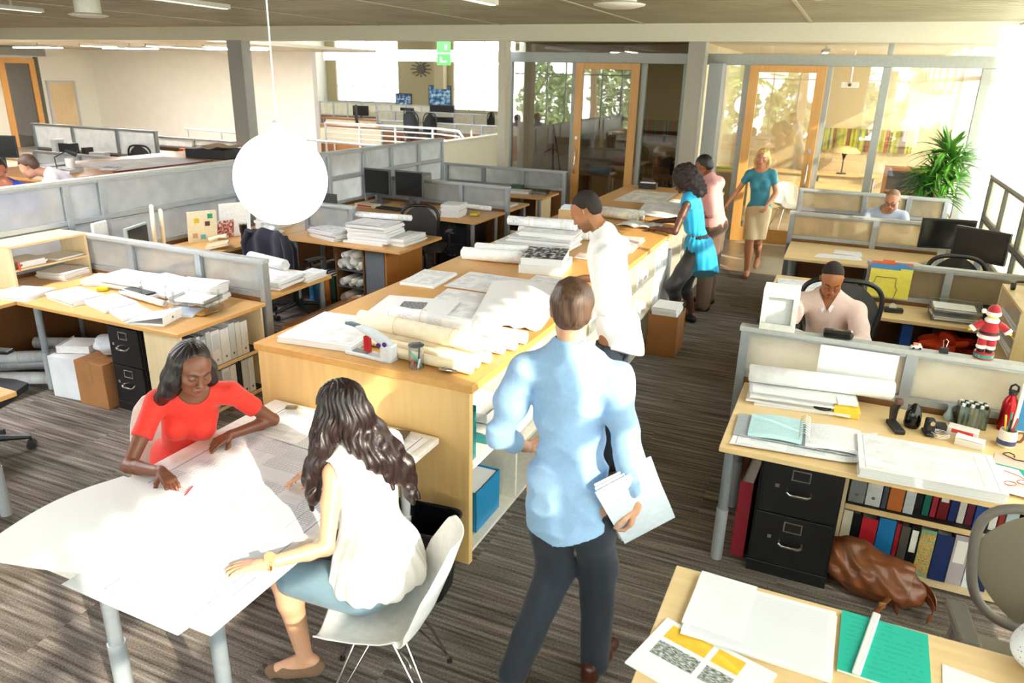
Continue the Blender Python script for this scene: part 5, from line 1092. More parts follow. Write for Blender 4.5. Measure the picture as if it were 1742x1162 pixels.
stack('neat small stack of drawings at the very aisle end behind the low partition', -4.22, 5.10, .731, .17, .30, .05, 0, 4, plan)
roll('loose wide paper roll on the drawings behind the low partition end', (-4.85, 5.08, .86), (-4.38, 4.98, .86), .055, band=False, lines=False, hollow=.7, wraps=2)
carton('long flat brown cardboard box on the carpet beside the near left desk end', -3.965, 4.98, 0, .14, 1.0, .50, .02, col='#a9764a', name='long_carton', tape=True)
t = thing('telephone', 'cream desk telephone beside the travel mug', 'telephone', (-5.80, 5.62, .731), -.9)
MB().grid(lambda u, v: ((u-.5)*.20, (v-.5)*.22, .03+.045*v), 4, 6, 0, .03).build('phone_body', plain('#e2d6b4', .4), t, smooth='auto'); MB().tube([(-.075, -.09, .07), (-.085, 0, .10), (-.075, .09, .11)], [.026, .016, .026], 12).build('handset', plain('#e6dbbc', .4), t, smooth=True)
t = thing('travel_mug', 'black travel mug with steel rim beside the telephone', 'mug', (-5.78, 5.98, .731)); MB().lathe([(0, 0), (.032, 0), (.034, .04), (.030, .09), (.040, .12), (.041, .19), (0, .19)]).build('mug_body', plain('#141416', .25), t, smooth='auto'); MB().lathe([(.041, .19), (.043, .192), (.043, .203), (.0, .208)]).build('rim', chrome, t, smooth='auto')
t = thing('display_board', 'cream board pinned with stickers standing behind the telephone', 'board', (-6.12, 5.75, .731), 1.1); MB().obox((0, 0, .17), (.30, .015, .34), 0, tilt=(.18, 0)).build('board', plain('#e9e2c4', .6), t)
for dx, dz, c in ((-.06, .24, '#e0c22c'), (.05, .2, '#5a3a34'), (.08, .28, '#1f9a6a'), (-.08, .08, '#c9a08a'), (.0, .06, '#6ab0c9')): MB().obox((dx, -.010-.18*(dz-.17), dz), (.05, .003, .05), 0, tilt=(.18, 0)).build('sticker', plain(c, .5), t)
t = thing('leaflet_stand', 'leaflet stand with red photos and white sheets left of the travel mug', 'leaflets', (-6.05, 6.15, .731), 1.1); MB().obox((0, 0, .19), (.34, .006, .38), 0, tilt=(.15, 0)).build('white_leaflet', textp, t); MB().obox((-.12, -.03, .10), (.18, .006, .20), .1, tilt=(.2, 0)).build('red_photo', photo_mat('#7a1c24', '#b85a50', '#e6dcd8', 9), t)
monitor('pale grey flat monitor seen edge-on behind the low partition', -6.0, 4.86, .731, PI/2+.35, w=.36, h=.29, sh=.05, bez='#a9b3b8', sm='#20242c')
tag(MB().obox((-6.17, 4.60, .93), (.03, .20, .40), .3).build('standing_file', white_pl, bevel=.01), 'white standing file beside the pale grey monitor', 'file'); tag(MB().obox((-6.10, 4.58, .86), (.02, .16, .26), .3).build('desk_speaker', plain('#d9dde0', .4), bevel=.008), 'slim white speaker beside the standing file', 'speaker')
for i, (dx, h) in enumerate(((0, .46), (.05, .40))): roll('upright thin cream roll behind the monitor, %s' % ['taller', 'shorter'][i], (-6.2, 5.2+dx*2, .735), (-6.18, 5.2+dx*2, .735+h), .022, base='#e9dfc0', band=False, lines=False)
stack('white drawings in front of the travel mug', -5.88, 6.35, .731, .30, .40, .03, .2, 4, textp, jit=.02); roll('small white roll on the drawings near the globe lamp', (-6.0, 6.52, .80), (-5.72, 6.40, .80), .035, band=False)
stack('books lying under the bright blue box near the globe lamp', -6.08, 6.78, .731, .26, .34, .16, .05, 5, plain('#b8b48a', .6)); tag(MB().obox((-6.18, 6.80, 1.03), (.06, .2, .27), .1).build('box_file', plain('#49b6c9', .4), bevel=.003), 'turquoise and white box file standing left of the globe lamp', 'box file')
# shelf bridging the gap of the tall partition with stacked books
t = thing('bridge_shelf', 'grey shelf in the partition gap carrying stacked books', 'shelf', (-6.52, 6.62, 1.10)); MB().box(-.02, .34, 0, .72, 0, .025).build('shelf_board', alu_lt, t, bevel=.002); MB().box(-.03, .0, 0, .72, -.35, -.01).build('back_rail', alu, t)
for i, (y, w, d_, h, c, nm, zz) in enumerate(((6.85, .20, .26, .025, '#e9e6e0', 'white', 0), (6.84, .20, .24, .02, '#b8a8c8', 'lilac', .026), (6.85, .20, .25, .02, '#b3242c', 'red', .047), (7.12, .2, .24, .03, '#ececea', 'pale', 0), (7.12, .2, .2, .012, '#26262a', 'black', .031), (7.1, .18, .2, .03, '#5b3a94', 'purple', .044), (7.26, .10, .18, .02, '#e6eaf2', 'thin white', .0+.0))):
    if i == 6: continue
    q = thing('book', '%s book lying in the piles on the grey shelf in the partition gap' % nm, 'book', (-6.36, y, 1.126+zz), .05*i); MB().box(-w/2, w/2, -d_/2, d_/2, .003, h-.003).build('pages', pgs, q); MB().box(-w/2-.002, w/2+.002, -d_/2-.002, d_/2+.002, h-.003, h).box(-w/2-.002, w/2+.002, -d_/2-.002, d_/2+.002, 0, .003).build('cover', plain(c, .45), q)

# ------------------------------------------------------------------ station three: curved desk with twin monitors
t = thing('curved_desk', 'curved corner desk with twin dark monitors and white paper stacks', 'desk')
pl = [(-6.30, 7.55), (-6.30, 9.16), (-4.16, 9.16), (-4.16, 8.20)]
arc = [(-4.9, 8.02), (-5.15, 8.06), (-5.38, 7.98), (-5.50, 7.78), (-5.62, 7.55)]
poly = [(-6.30, 7.55), (-5.62, 7.55), (-5.60, 7.85), (-5.48, 8.12), (-5.28, 8.28), (-5.0, 8.34), (-4.6, 8.27), (-4.16, 8.26), (-4.16, 9.16), (-6.30, 9.16)]
n = len(poly); vs_ = [(x, y, .70) for x, y in poly]+[(x, y, .73) for x, y in poly]
MB().add(vs_, [tuple(range(n-1, -1, -1)), tuple(range(n, 2*n))]+[(i, (i+1) % n, n+(i+1) % n, n+i) for i in range(n)]).build('desktop', wood_top, t)
for (x, y) in ((-4.25, 8.36), (-4.25, 9.05), (-5.7, 7.62)): MB().cyl((x, y, 0), (x, y, .70), .027, n=14).build('leg', legm, t, smooth='auto')
MB().box(-4.9, -4.88, 8.5, 9.1, 0, .69).build('side_panel', wood_dark, t)
monitor('dark monitor of the curved desk, the left one', -6.02, 8.86, .731, -.10, w=.46, h=.36, sh=.12, bez='#55585c', sm='#1e1d1c')
monitor('dark monitor of the curved desk, the right one', -5.52, 8.90, .731, -.02, w=.46, h=.36, sh=.12, bez='#55585c', sm='#1a1a1c')
tag(MB().obox((-5.95, 8.52, .76), (.34, .16, .045), -.1).build('network_switch', plain('#d9cfb4', .5), bevel=.006), 'beige switch box with red buttons under the left dark monitor', 'switch box'); tag(MB().obox((-5.95, 8.435, .76), (.24, .004, .02), -.1).build('red_buttons', plain('#b8402c', .4)), 'row of red buttons on the beige switch box', 'buttons')
keyboard('black keyboard in front of the right dark monitor on the curved desk', -5.60, 8.52, .731, -.1)
tag(blob('mouse', '', '', (-5.25, 8.56, .745), (.03, .05, .018), '#222226', .3, amp=0, parent=None), 'dark computer mouse beside the black keyboard', 'mouse')
stack('tall tidy block of white documents on the curved desk beside the mesh chair', -4.62, 8.55, .731, .26, .30, .16, .15, 9, textp, jit=.014); stack('flat loose drawings left of the tall document block on the curved desk', -5.02, 8.55, .731, .42, .30, .02, -.1, 3, plan, jit=.02)
roll('white drawing roll leaning along the partition behind the document block', (-5.0, 8.98, .80), (-4.28, 8.94, .80), .035); tag(MB().obox((-4.40, 8.72, .75), (.10, .14, .03), .2).build('yellow_pad', plain('#d8c52c', .5), bevel=.003), 'yellow pad right of the tall document block', 'pad')
file_cabinet('black file cabinet under the curved desk behind the mesh chair', -4.86+.02, 8.52, 0, w=.42, d=.55, h=.68)
office_chair('black mesh office chair standing in the aisle before the curved desk', -4.66, 7.86, PI+.35, mesh_col='#3a3838', back_h=1.0, wide=.24)
tag(MB().obox((-4.35, 7.55, .14), (.22, .02, .28), .2).obox((-4.35, 7.72, .14), (.22, .02, .28), .2).obox((-4.35, 7.63, .01), (.22, .16, .02), .2).build('blue_bin', plain('#1c2a7a', .4)), 'dark blue recycling bin beside the black mesh chair', 'bin')
# station four
desk('small far maple desk with white papers before the farthest left low partition', [(-4.95, -4.17, 10.55, 11.26)], [(-4.24, 10.62), (-4.88, 10.62)], top=wood_top, panels=[(-4.30, -4.28, 10.6, 11.2)])
desk('strip of maple desk behind the twin monitor partition, seen beyond its end post', [(-6.2, -4.16, 9.28, 10.02)], [(-4.22, 9.95)], top=wood_top)
stack('white papers on the small far desk', -4.72, 10.95, .731, .36, .3, .03, .1, 4, textp); tag(MB().obox((-4.86, 11.15, .78), (.20, .16, .08), .2).build('green_box', plain('#3a4a3a', .5), bevel=.003), 'dark green box behind the papers on the small far desk', 'box')
t = thing('wire_tray', 'small clear tray at the aisle end of the small far desk', 'tray', (-4.38, 10.98, .731), .1); MB().box(-.12, .12, -.10, -.097, 0, .07).box(-.12, .12, .097, .10, 0, .07).box(-.12, -.117, -.097, .097, 0, .07).box(.117, .12, -.097, .097, 0, .07).box(-.117, .117, -.097, .097, 0, .003).build('tray_body', glass('#dfe3e2', .1), t)
stack('white roll bundle on the desk strip beyond the twin monitor partition', -4.5, 9.65, .731, .5, .3, .02, 0, 3, plan); office_chair('dark chair back behind the partition of the curved desk', -5.0, 10.4, 2.9, back_h=.86)
tag(MB().obox((-5.85, 9.75, .92), (.34, .3, .30), .5).obox((-5.85, 9.75, .745), (.2, .2, .03), .5).build('old_monitor', plain('#8f8a80', .5), bevel=.02), 'old boxy grey beige monitor behind the curved desk partition', 'monitor')

# ------------------------------------------------------------------ far left counter and bay
t = thing('drafting_counter', 'distant long counter with drawings behind the tall frosted partition', 'counter'); MB().box(-11.1, -9.38, 6.4, 10.2, 1.03, 1.07).build('worktop', wood('#c08a4e', 1), t, bevel=.004); MB().box(-11.0, -9.45, 6.45, 10.15, 0, 1.03).build('cabinet_body', wood('#9a7046', 1), t)
MB().box(-9.45, -9.43, 8.0, 9.3, .35, .98).build('black_panel', black_mt, t)
sheet('large_drawing', 'large pale drawing with a dark red edge spread on the distant counter', [(-10.8, 7.6), (-9.48, 7.55), (-9.45, 9.2), (-10.6, 9.3)], 1.071, drawing('plan', '#f3ece4', '#b9b0a8'), seed=21)
tag(MB().box(-9.46, -9.43, 7.4, 9.25, 1.071, 1.085).build('red_ruler', plain('#6e1522', .5)), 'long dark red ruler along the edge of the distant counter', 'ruler')
t = thing('portfolio_case', 'flat black case with crumpled brown paper on the distant counter end', 'case', (-9.80, 9.75, 1.071), .1); MB().box(-.42, .36, -.32, .32, 0, .15).build('case_body', black_mt, t, bevel=.01)
MB().grid(lambda u, v: (-.30+.62*u, -.28+.56*v, .152+.035+.025*math.sin(u*9)*math.cos(v*7)), 14, 14, 0, .01).build('brown_paper', plain('#b39a72', .9), t, smooth='auto')
t = thing('desk_lamp', 'slim grey desk lamp head leaning over the distant counter left end', 'lamp', (-9.9, 6.9, 1.071)); MB().lathe([(0, 0), (.06, 0), (.06, .02), (0, .02)]).tube([(0, 0, .02), (-.02, 0, .22), (.15, .1, .32)], .008, 8).build('lamp_stand', black_pl, t, smooth='auto'); MB().cyl((.12, .08, .32), (.22, .16, .27), .03, .045, n=16).build('lamp_head', black_pl, t, smooth='auto')
t = thing('paper_cup', 'white paper cup roll on the distant counter before the drawings', 'cup', (-10.25, 7.35, 1.071)); MB().lathe([(0, 0), (.06, 0), (.06, .15), (0, .152)]).build('cup_body', plain('#f2eee8', .6), t, smooth='auto')
for i, (x, y, w, d_) in enumerate(((-10.6, 7.4, .4, .5), (-10.0, 7.1, .3, .3), (-9.75, 7.6, .2, .3))): stack(['crumpled white papers behind the white cup on the distant counter', 'papers beside the white cup on the distant counter', 'folded blue and white sheet on the distant counter edge'][i], x, y, 1.071 if i < 2 else 1.077, w, d_, .03, .3*i, 3, textp, jit=.03, curl=.03)
partition('distant frosted partition left of the distant black chair', 'X', 11.05, -16.4, -12.7, 1.30, [0, .34, .70, 1]); partition('low distant partition before the white wall, with grey posts', 'X', 12.9, -16.2, -10.6, 1.0, [0, .2, .45, .7, 1])
partition('short grey distant partition beside the two leaning men', 'X', 9.1, -13.6, -11.2, 1.02, [0, .5, 1])
desk('distant desk with clutter in front of the white wall', [(-14.6, -11.3, 11.6, 12.5)], [(-11.4, 11.7), (-14.5, 11.7)], top=wood_top); desk('distant desk left of the leaning men', [(-16.0, -12.8, 9.6, 10.6)], [(-12.9, 9.7)], top=wood_top)
office_chair('distant black office chair before the white wall', -12.9, 11.0-.45, .3, back_h=1.02)
monitor('distant dark monitor at the left frame edge above the man in blue', -12.9, 8.05, .731, .5, w=.55, h=.36, sh=.28); desk('distant desk under the dark monitor at the left frame edge', [(-13.6, -12.1, 7.7, 8.5)], [(-12.2, 7.8), (-13.5, 8.4)], top=wood_top)
for i, (x, y, w, h, c, nm) in enumerate(((-14.2, 10.0, .12, .40, '#e8e8e6', 'white upright'), (-13.9, 10.0, .3, .34, '#2a2c30', 'black'), (-13.45, 10.05, .10, .28, '#2a2220', 'dark brown'), (-13.2, 10.1, .3, .2, '#d9d0cc', 'pale striped'), (-12.95, 11.9, .09, .16, '#d85a2c', 'orange'), (-12.0, 12.1, .5, .12, '#e6e3e6', 'white paper'), (-11.6, 12.2, .3, .08, '#c9a08a', 'salmon'))):
    tag(MB().obox((x, y, .731+h/2), (w, .2, h), .1*i).build('desk_box', plain(c, .5), bevel=.004), '%s object standing on the distant desks near the white wall' % nm, 'box')
t = thing('stair_handrail', 'pale steel handrail running before the white wall', 'handrail'); MB().tube([(-15.3, 14.2, 1.08), (-9.0, 13.6, 1.02)], .022, 8).build('rail', alu_lt, t, smooth=True)
for k in range(6): MB().cyl((-15.2+k*1.2, 14.19-k*.115, 0), (-15.2+k*1.2, 14.19-k*.115, 1.07), .015, n=8).build('baluster', alu_lt, t)

# ------------------------------------------------------------------ hall: railing, far desks
t = thing('white_railing', 'white horizontal bar railing of the stair opening in the far hall', 'railing')
wr = plain('#f4f0e8', .4)
for k in range(5): MB().tube([(-15.3, 19.8, .40+.15*k), (-11.2, 19.7, .40+.15*k), (-10.35, 19.45, .40+.15*k-.02), (-9.9, 18.9, .34+.15*k-.1)], .022 if k < 4 else .032, 8).build('rail', wr, t, smooth=True)
for k in range(5): MB().box(-15.32+k*1.3, -15.27+k*1.3, 19.75, 19.80, 0.0, 1.0).build('post', wr, t)
struct('floor_step', MB().box(-16.5, -9.4, 19.86, 20.2, 0, .34), plain('#b87a46', .6))
for i, (x0, x1, y, z, npan) in enumerate(((-21.5, -15.6, 27.5, 1.32, 8), (-16.2, -9.0, 24.0, 1.25, 9), (-14.4, -8.8, 21.6, 1.05, 6))):
    partition('row of pale frosted partitions in the far hall, %s' % ['farthest, before the left window', 'middle row', 'nearest the railing'][i], 'X', y, x0, x1, z, [k/npan for k in range(npan+1)], gl=frosted('#f0ead6', .3))
for i, (x0, x1, y) in enumerate(((-20.5, -15.0, 26.2), (-14.4, -9.2, 22.8), (-14.4, -9.0, 25.2), (-20.0, -14.8, 22.4))):
    desk('orange brown desk row in the far hall, %s' % ['back left', 'front right', 'back right', 'front left'][i], [(x0, x1, y, y+.8)], [(x0+.1, y+.1), (x1-.1, y+.1)], top=wood('#b8703a', 0), panels=[(x0+.2, x1-.2, y+.1, y+.12)])
oc = office_chair('distant dark chair back in the far hall near the cream post', -9.9, 22.2, .2, back_h=1.35)
for i, (x, y, lb) in enumerate(((-14.6, 23.4, 'distant dark chair back in the far hall right of the white wall'), (-12.9, 21.0, 'distant grey chair back behind the white railing, left'), (-12.1, 21.1, 'distant grey chair back behind the white railing, right'), (-10.9, 23.3, 'distant dark chair back before the right hall window'), (-17.4, 24.9, 'distant dark chair back before the left hall window'))): dup(oc, (x, y, 0), .5*i, lb)
for i, (x, y, z, w, h) in enumerate(((-14.9, 26.6, .74, 1.1, .55), (-16.5, 26.6, .74, .6, .4), (-18.8, 26.7, .74, .7, .4), (-10.2, 23.2, .74, .6, .4), (-13.0, 23.2, .74, .8, .3))):
    monitor('distant dark screen on the far hall desks, %s' % ['widest', 'left of the widest', 'farthest left', 'rightmost', 'front middle'][i], x, y, z, .1*i, w=w, h=h, sh=.1)
for i, (x, y, w, h, z, c, nm, sc) in enumerate(((-18.0, YF-.03, 1.2, .9, 1.15, '#3a8ac0', 'blue skyline picture on the far tan wall', 1), (-20.0, YF-.03, .9, .55, 1.1, '#2a5a9a', 'small blue picture on the far tan wall', 1))):
    t = thing('wall_picture', nm, 'picture', (x, y, z)); MB().box(-w/2, w/2, -.02, .02, 0, h).build('frame', plain('#2a2c34', .5), t); MB().box(-w/2+.04, w/2-.04, -.024, -.02, .04, h-.04).build('print', photo_mat('#1c3a5a', c, '#cfe0ea', 5), t)
t = thing('wall_clock', 'starburst clock on the far tan wall of the hall', 'clock', (-19.0, YF-.03, 2.75)); MB().lathe([(0, -.03), (.22, -.03), (.22, .0), (0, 0)], axis='Y', n=20).build('clock_face', plain('#4a4438', .5), t, smooth='auto')
for k in range(12): MB().cyl((.25*math.cos(k*PI/6), -.02, .25*math.sin(k*PI/6)), (.55*math.cos(k*PI/6), -.02, .35*math.sin(k*PI/6)), .03, n=6).build('ray', plain('#6a604a', .5), t)
struct('trim_14', MB().box(-18.1, -17.6, YF-.4, YF, 1.9, 4.0), plain('#b8a984', .7))
t = thing('exit_sign', 'green exit sign hanging under the hall ceiling', 'sign', (-7.45, 13.4, 2.66)); MB().box(-.14, .14, -.015, .015, 0, .20).box(-.14, .14, -.015, .015, .22, .42).build('sign_panel', plain('#3aa83a', .4, emit=.6), t); MB().cyl((0, 0, .42), (0, 0, 1.54), .012, n=8).build('hanger', black_pl, t)
MB().box(-.07, .07, -.018, -.015, .05, .07).box(-.07, -.04, -.018, -.015, .07, .14).box(.03, .07, -.018, -.015, .28, .36).build('pictogram', plain('#e8f4e8', .5), t)

# ------------------------------------------------------------------ offices behind glass
art = MB().box(-.67, 1.1, 16.93, 16.97, 1.21, 1.64)
def art_mat(seed):
    m, nt, b = newmat('stripes%d' % seed); N = nt.nodes; L = nt.links; tc = N.new('ShaderNodeTexCoord'); mp = N.new('ShaderNodeMapping'); mp.inputs['Scale'].default_value = (14, 0, 0); mp.inputs['Location'].default_value = (seed, 0, 0)
    L.new(tc.outputs['Generated'], mp.inputs[0]); no = N.new('ShaderNodeTexNoise'); no.inputs['Scale'].default_value = 1; no.inputs['Detail'].default_value = 3; L.new(mp.outputs[0], no.inputs['Vector'])
    cr = N.new('ShaderNodeValToRGB'); L.new(no.outputs['Fac'], cr.inputs[0]); e = cr.color_ramp.elements; cols = ['#3a2422', '#8a8a20', '#b8b43a', '#3a4a4a', '#a83a24', '#6a7a2a'] if seed == 1 else ['#2a6a7a', '#7aa8b0', '#b83a3a', '#3a6a5a', '#8a9a9a', '#1f4a6a']
    e[0].position = .3; e[0].color = lin(cols[0])+(1,); e[1].position = .7; e[1].color = lin(cols[5])+(1,)
    for k in range(1, 5): x = e.new(.3+.08*k); x.color = lin(cols[k])+(1,)
    L.new(cr.outputs[0], b.inputs['Base Color']); return m
tag(art.build('striped_artwork', art_mat(1)), 'wide artwork of green and rust vertical stripes on the right office wall', 'artwork')
tag(MB().box(-4.4, -3.0, 16.93, 16.97, 1.2, 1.64).build('striped_artwork', art_mat(5)), 'artwork of blue and red vertical stripes on the left office wall', 'artwork')
t = thing('ceiling_projector', 'white projector hanging from the ceiling of the right office', 'projector', (-.2, 15.6, 2.42)); MB().obox((0, 0, .05), (.3, .26, .10)).build('projector_body', white_pl, t, bevel=.01); MB().cyl((0, 0, .1), (0, 0, .63), .02, n=12).build('pole', white_pl, t); MB().cyl((0, -.131, .05), (0, -.14, .05), .03, n=14).build('lens', black_pl, t)
desk('long cabinet worktop in the right office under the mushroom lamp', [(-1.9, .6, 16.3, 16.9)], [(.5, 16.4)], z=.78, panels=[(-1.85, -.75, 16.35, 16.85), (-.5, .3, 16.36, 16.86)]); desk('lower meeting table in the right office behind the glass', [(-1.6, .3, 14.4, 15.4)], [(-1.5, 14.5), (.2, 14.5), (-1.5, 15.3), (.2, 15.3)], z=.73)
t = thing('mushroom_lamp', 'table lamp with wide cream shade in the right office', 'lamp', (-.1, 16.55, .781)); MB().lathe([(0, 0), (.10, 0), (.09, .02), (.012, .03), (.012, .28), (.03, .34), (.05, .4), (0, .41)]).build('lamp_stem', black_mt, t, smooth='auto'); MB().lathe([(.30, .42), (.22, .50), (.08, .54), (0, .55)]).build('lamp_shade', plain('#d9c98f', .6), t, smooth='auto')
shell_chair('white shell chair inside the right office behind the walking blonde woman', -.85, 13.9, .4)
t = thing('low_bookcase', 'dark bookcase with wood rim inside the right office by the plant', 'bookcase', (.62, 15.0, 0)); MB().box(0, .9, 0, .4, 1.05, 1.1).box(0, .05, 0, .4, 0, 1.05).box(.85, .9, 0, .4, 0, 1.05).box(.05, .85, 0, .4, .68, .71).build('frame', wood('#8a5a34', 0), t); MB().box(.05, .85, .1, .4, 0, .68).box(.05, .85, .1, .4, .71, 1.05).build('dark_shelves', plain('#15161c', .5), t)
t = thing('cream_cabinet', 'cream cabinet with a green book on top inside the office left of the timber door', 'cabinet', (-2.28, 13.4, 0)); MB().box(0, .62, 0, .5, 0, 1.0).build('cabinet_body', plain('#8f9088', .5), t, bevel=.004); MB().box(-.0, .64, -.02, .52, 1.0, 1.03).build('top', wood_light, t)
tag(MB().obox((-1.95, 13.6, 1.05), (.4, .16, .035), .05).build('green_book', plain('#8ab83a', .5)), 'bright green book on the cream cabinet', 'book')
desk('table in the left office behind the timber framed glass door', [(-5.2, -3.0, 13.9, 14.7)], [(-5.1, 14.0), (-3.1, 14.0)], top=wood('#9a7a50', 0)); desk('long desk at the back of the left office', [(-5.3, -2.6, 15.9, 16.7)], [(-5.2, 16), (-2.7, 16)], top=wood('#9a7a50', 0), panels=[(-5.2, -3.8, 16.0, 16.02)])
shell_chair('white shell chair in the left office', -3.1, 13.5, 2.6); office_chair('dark office chair in the left office beside the grey pillar', -2.95, 15.2, .5, back_h=1.0)
for i, (x, y, w, h, c, nm) in enumerate(((-4.4, 14.2, .5, .10, '#3a6a9a', 'blue folded cloth'), (-4.35, 14.2, .3, .0, '#000', ''), (-3.6, 16.2, .3, .2, '#4a4a50', 'grey printer'), (-4.5, 16.2, .4, .14, '#a8402c', 'red and white books'), (-2.9, 16.2, .2, .3, '#6aa8b8', 'teal box'))):
    if h: tag(MB().obox((x, y, .731+h/2), (w, .25, h), .1).build('office_box', plain(c, .5), bevel=.01), '%s on a table in the left office' % nm, 'box')
t = thing('bust', 'dark head sculpture on the back desk of the left office', 'sculpture', (-4.45, 16.35, .731)); MB().lathe([(0, 0), (.12, 0), (.1, .1), (.05, .2), (.11, .32), (.12, .42), (.06, .52), (0, .53)], n=18).build('bust_body', plain('#1c1c22', .4), t, smooth='auto')
t = thing('coat_stand', 'dark leaning easel with a wooden hanger behind the left office glass', 'easel', (-5.0, 13.2, 0)); MB().tube([(0, 0, 0), (-.10, .1, 1.65)], .02, 8).tube([(.25, .1, 0), (-.08, .1, 1.6)], .015, 8).build('poles', plain('#2c2a28', .5), t, smooth=True); MB().tube([(-.22, .0, 1.15), (-.05, 0, 1.25), (.12, 0, 1.12)], .015, 8).build('hanger', wood_dark, t, smooth=True)
t = thing('wall_clock', 'ring clock on the back wall of the left office', 'clock', (-5.1, 16.95, 1.85)); MB().tube([(.24*math.cos(a*PI/12), 0, .24*math.sin(a*PI/12)) for a in range(24)], .012, 6, closed=True).build('ring', plain('#3a362c', .5), t, smooth=True); MB().tube([(-.12, -.01, .1), (0, -.01, 0), (.05, -.01, .16)], .012, 6).build('hands', black_pl, t)
for k in range(12): MB().cyl((.13*math.cos(k*PI/6), -.005, .13*math.sin(k*PI/6)), (.22*math.cos(k*PI/6), -.005, .22*math.sin(k*PI/6)), .008, n=6).build('hour_mark', plain('#3a362c', .5), t)

# ------------------------------------------------------------------ ceiling fittings
lampm = plain('#fff4dc', .5, emit=5.0)
def linear(label, x0, y0, x1, y1, z, w=.10, deck=False):
    t = thing('linear_light', label, 'ceiling light', ((x0+x1)/2, (y0+y1)/2, z), math.atan2(y1-y0, x1-x0)); L_ = math.hypot(x1-x0, y1-y0)
    MB().box(-L_/2, L_/2, -w/2, w/2, .0, .05).box(-.01, .01, -.01, .01, .05, .10 if not deck else .12).build('housing', plain('#c9c6b8', .5), t, bevel=.004)
    MB().box(-L_/2+.03, L_/2-.03, -w/2+.015, w/2-.015, -.006, 0).build('diffuser', lampm if not deck else plain('#f0ead8', .5, emit=.5), t)
for i, (a, b, nm) in enumerate((((-17.2, 11.9+1.2), (-16.9, 12.3+1.6), 'first from the left frame edge'), ((-14.9, 13.0), (-14.7, 14.6), 'second from the left frame edge'), ((-13.4, 13.2), (-13.2, 14.7), 'third, just left of the grey column'))):
    linear('glowing linear ceiling light beyond the beam, %s' % nm, a[0], a[1], b[0], b[1], 2.95)
for x, y, lb in ((-3.75, 13.3, 'glowing linear ceiling light in the left office above the timber door'), (-.52, 13.0, 'small glowing ceiling light in the right office')): linear(lb, x-.05, y, x-.1, y+(1.6 if x < -2 else .5), 2.93)
linear('long pale linear fixture under the near deck at the top left', -7.0, 5.9, -7.15, 7.5, 3.16, deck=True); linear('pale linear fixture under the near deck at the very left', -10.4, 6.6, -10.5, 7.5, 3.16, deck=True); linear('pale linear fixture under the near deck at the top centre', -3.65, 6.0, -3.62, 7.6, 3.16, deck=True)
linear('short pale fixture under the near deck at the top right', -.45, 7.3, -.45, 7.6, 3.16, deck=True)
for i, (x, y) in enumerate(((-9.0, 7.05), (-2.05, 6.85))):
    t = thing('ceiling_vent', 'round white ceiling diffuser under the deck, %s' % ['top left', 'top right of centre'][i], 'vent', (x, y, 3.05)); MB().lathe([(0, 0), (.14, 0), (.22, .02), (.23, .03), (.15, .05), (.15, .235), (0, .235)], n=28).build('duct', plain('#dcd8c8', .5), t, smooth='auto')
t = thing('globe_pendant', 'large glowing white glass globe lamp hanging by a thin white cord', 'pendant lamp', (-2.862, 3.282, 1.895))
MB().lathe([(.0, -.252)]+[(.252*math.sin(a), -.252*math.cos(a)) for a in [PI*i/28 for i in range(1, 27)]]+[(.035, .262), (0, .262)], n=48).build('globe', plain('#fffdf8', .3, emit=2.2), t, smooth='auto')
MB().lathe([(.030, .255), (.032, .30), (.010, .315), (.006, .33), (0, .33)], n=20).build('cap', white_pl, t, smooth='auto'); MB().cyl((0, 0, .32), (0, 0, 1.385), .0045, n=8).build('cord', white_pl, t)

for i in range(8):  # fill lamps added out of view to brighten the left side
    x, y = -15.5+3.1*(i % 4), (1.2, 4.0)[i//4]
    t = thing('linear_light', 'added unseen fill lamp over the left desks above the frame, %s of the %s row' % (['first', 'second', 'third', 'fourth'][i % 4], ['near', 'far'][i//4]), 'ceiling light', (x, y, 3.16), PI/2)
    MB().box(-.9, .9, -.08, .08, 0, .05).box(-.01, .01, -.01, .01, .05, .12).build('housing', plain('#c9c6b8', .5), t); MB().box(-.87, .87, -.07, .07, -.006, 0).build('diffuser', plain('#fbfaff', .5, emit=50.0), t)
for i in range(3):  # extra strong lamps, added to lift the white wall and far bay
    t = thing('linear_light', 'added fill lamp above the far left bay, %s' % ['left', 'middle', 'right'][i], 'ceiling light', (-20+3.4*i, 14.0, 2.93), 0)
    MB().box(-.9, .9, -.08, .08, 0, .05).box(-.01, .01, -.01, .01, .05, .12).build('housing', plain('#c9c6b8', .5), t); MB().box(-.87, .87, -.07, .07, -.006, 0).build('diffuser', plain('#fffaf4', .5, emit=120.0), t)
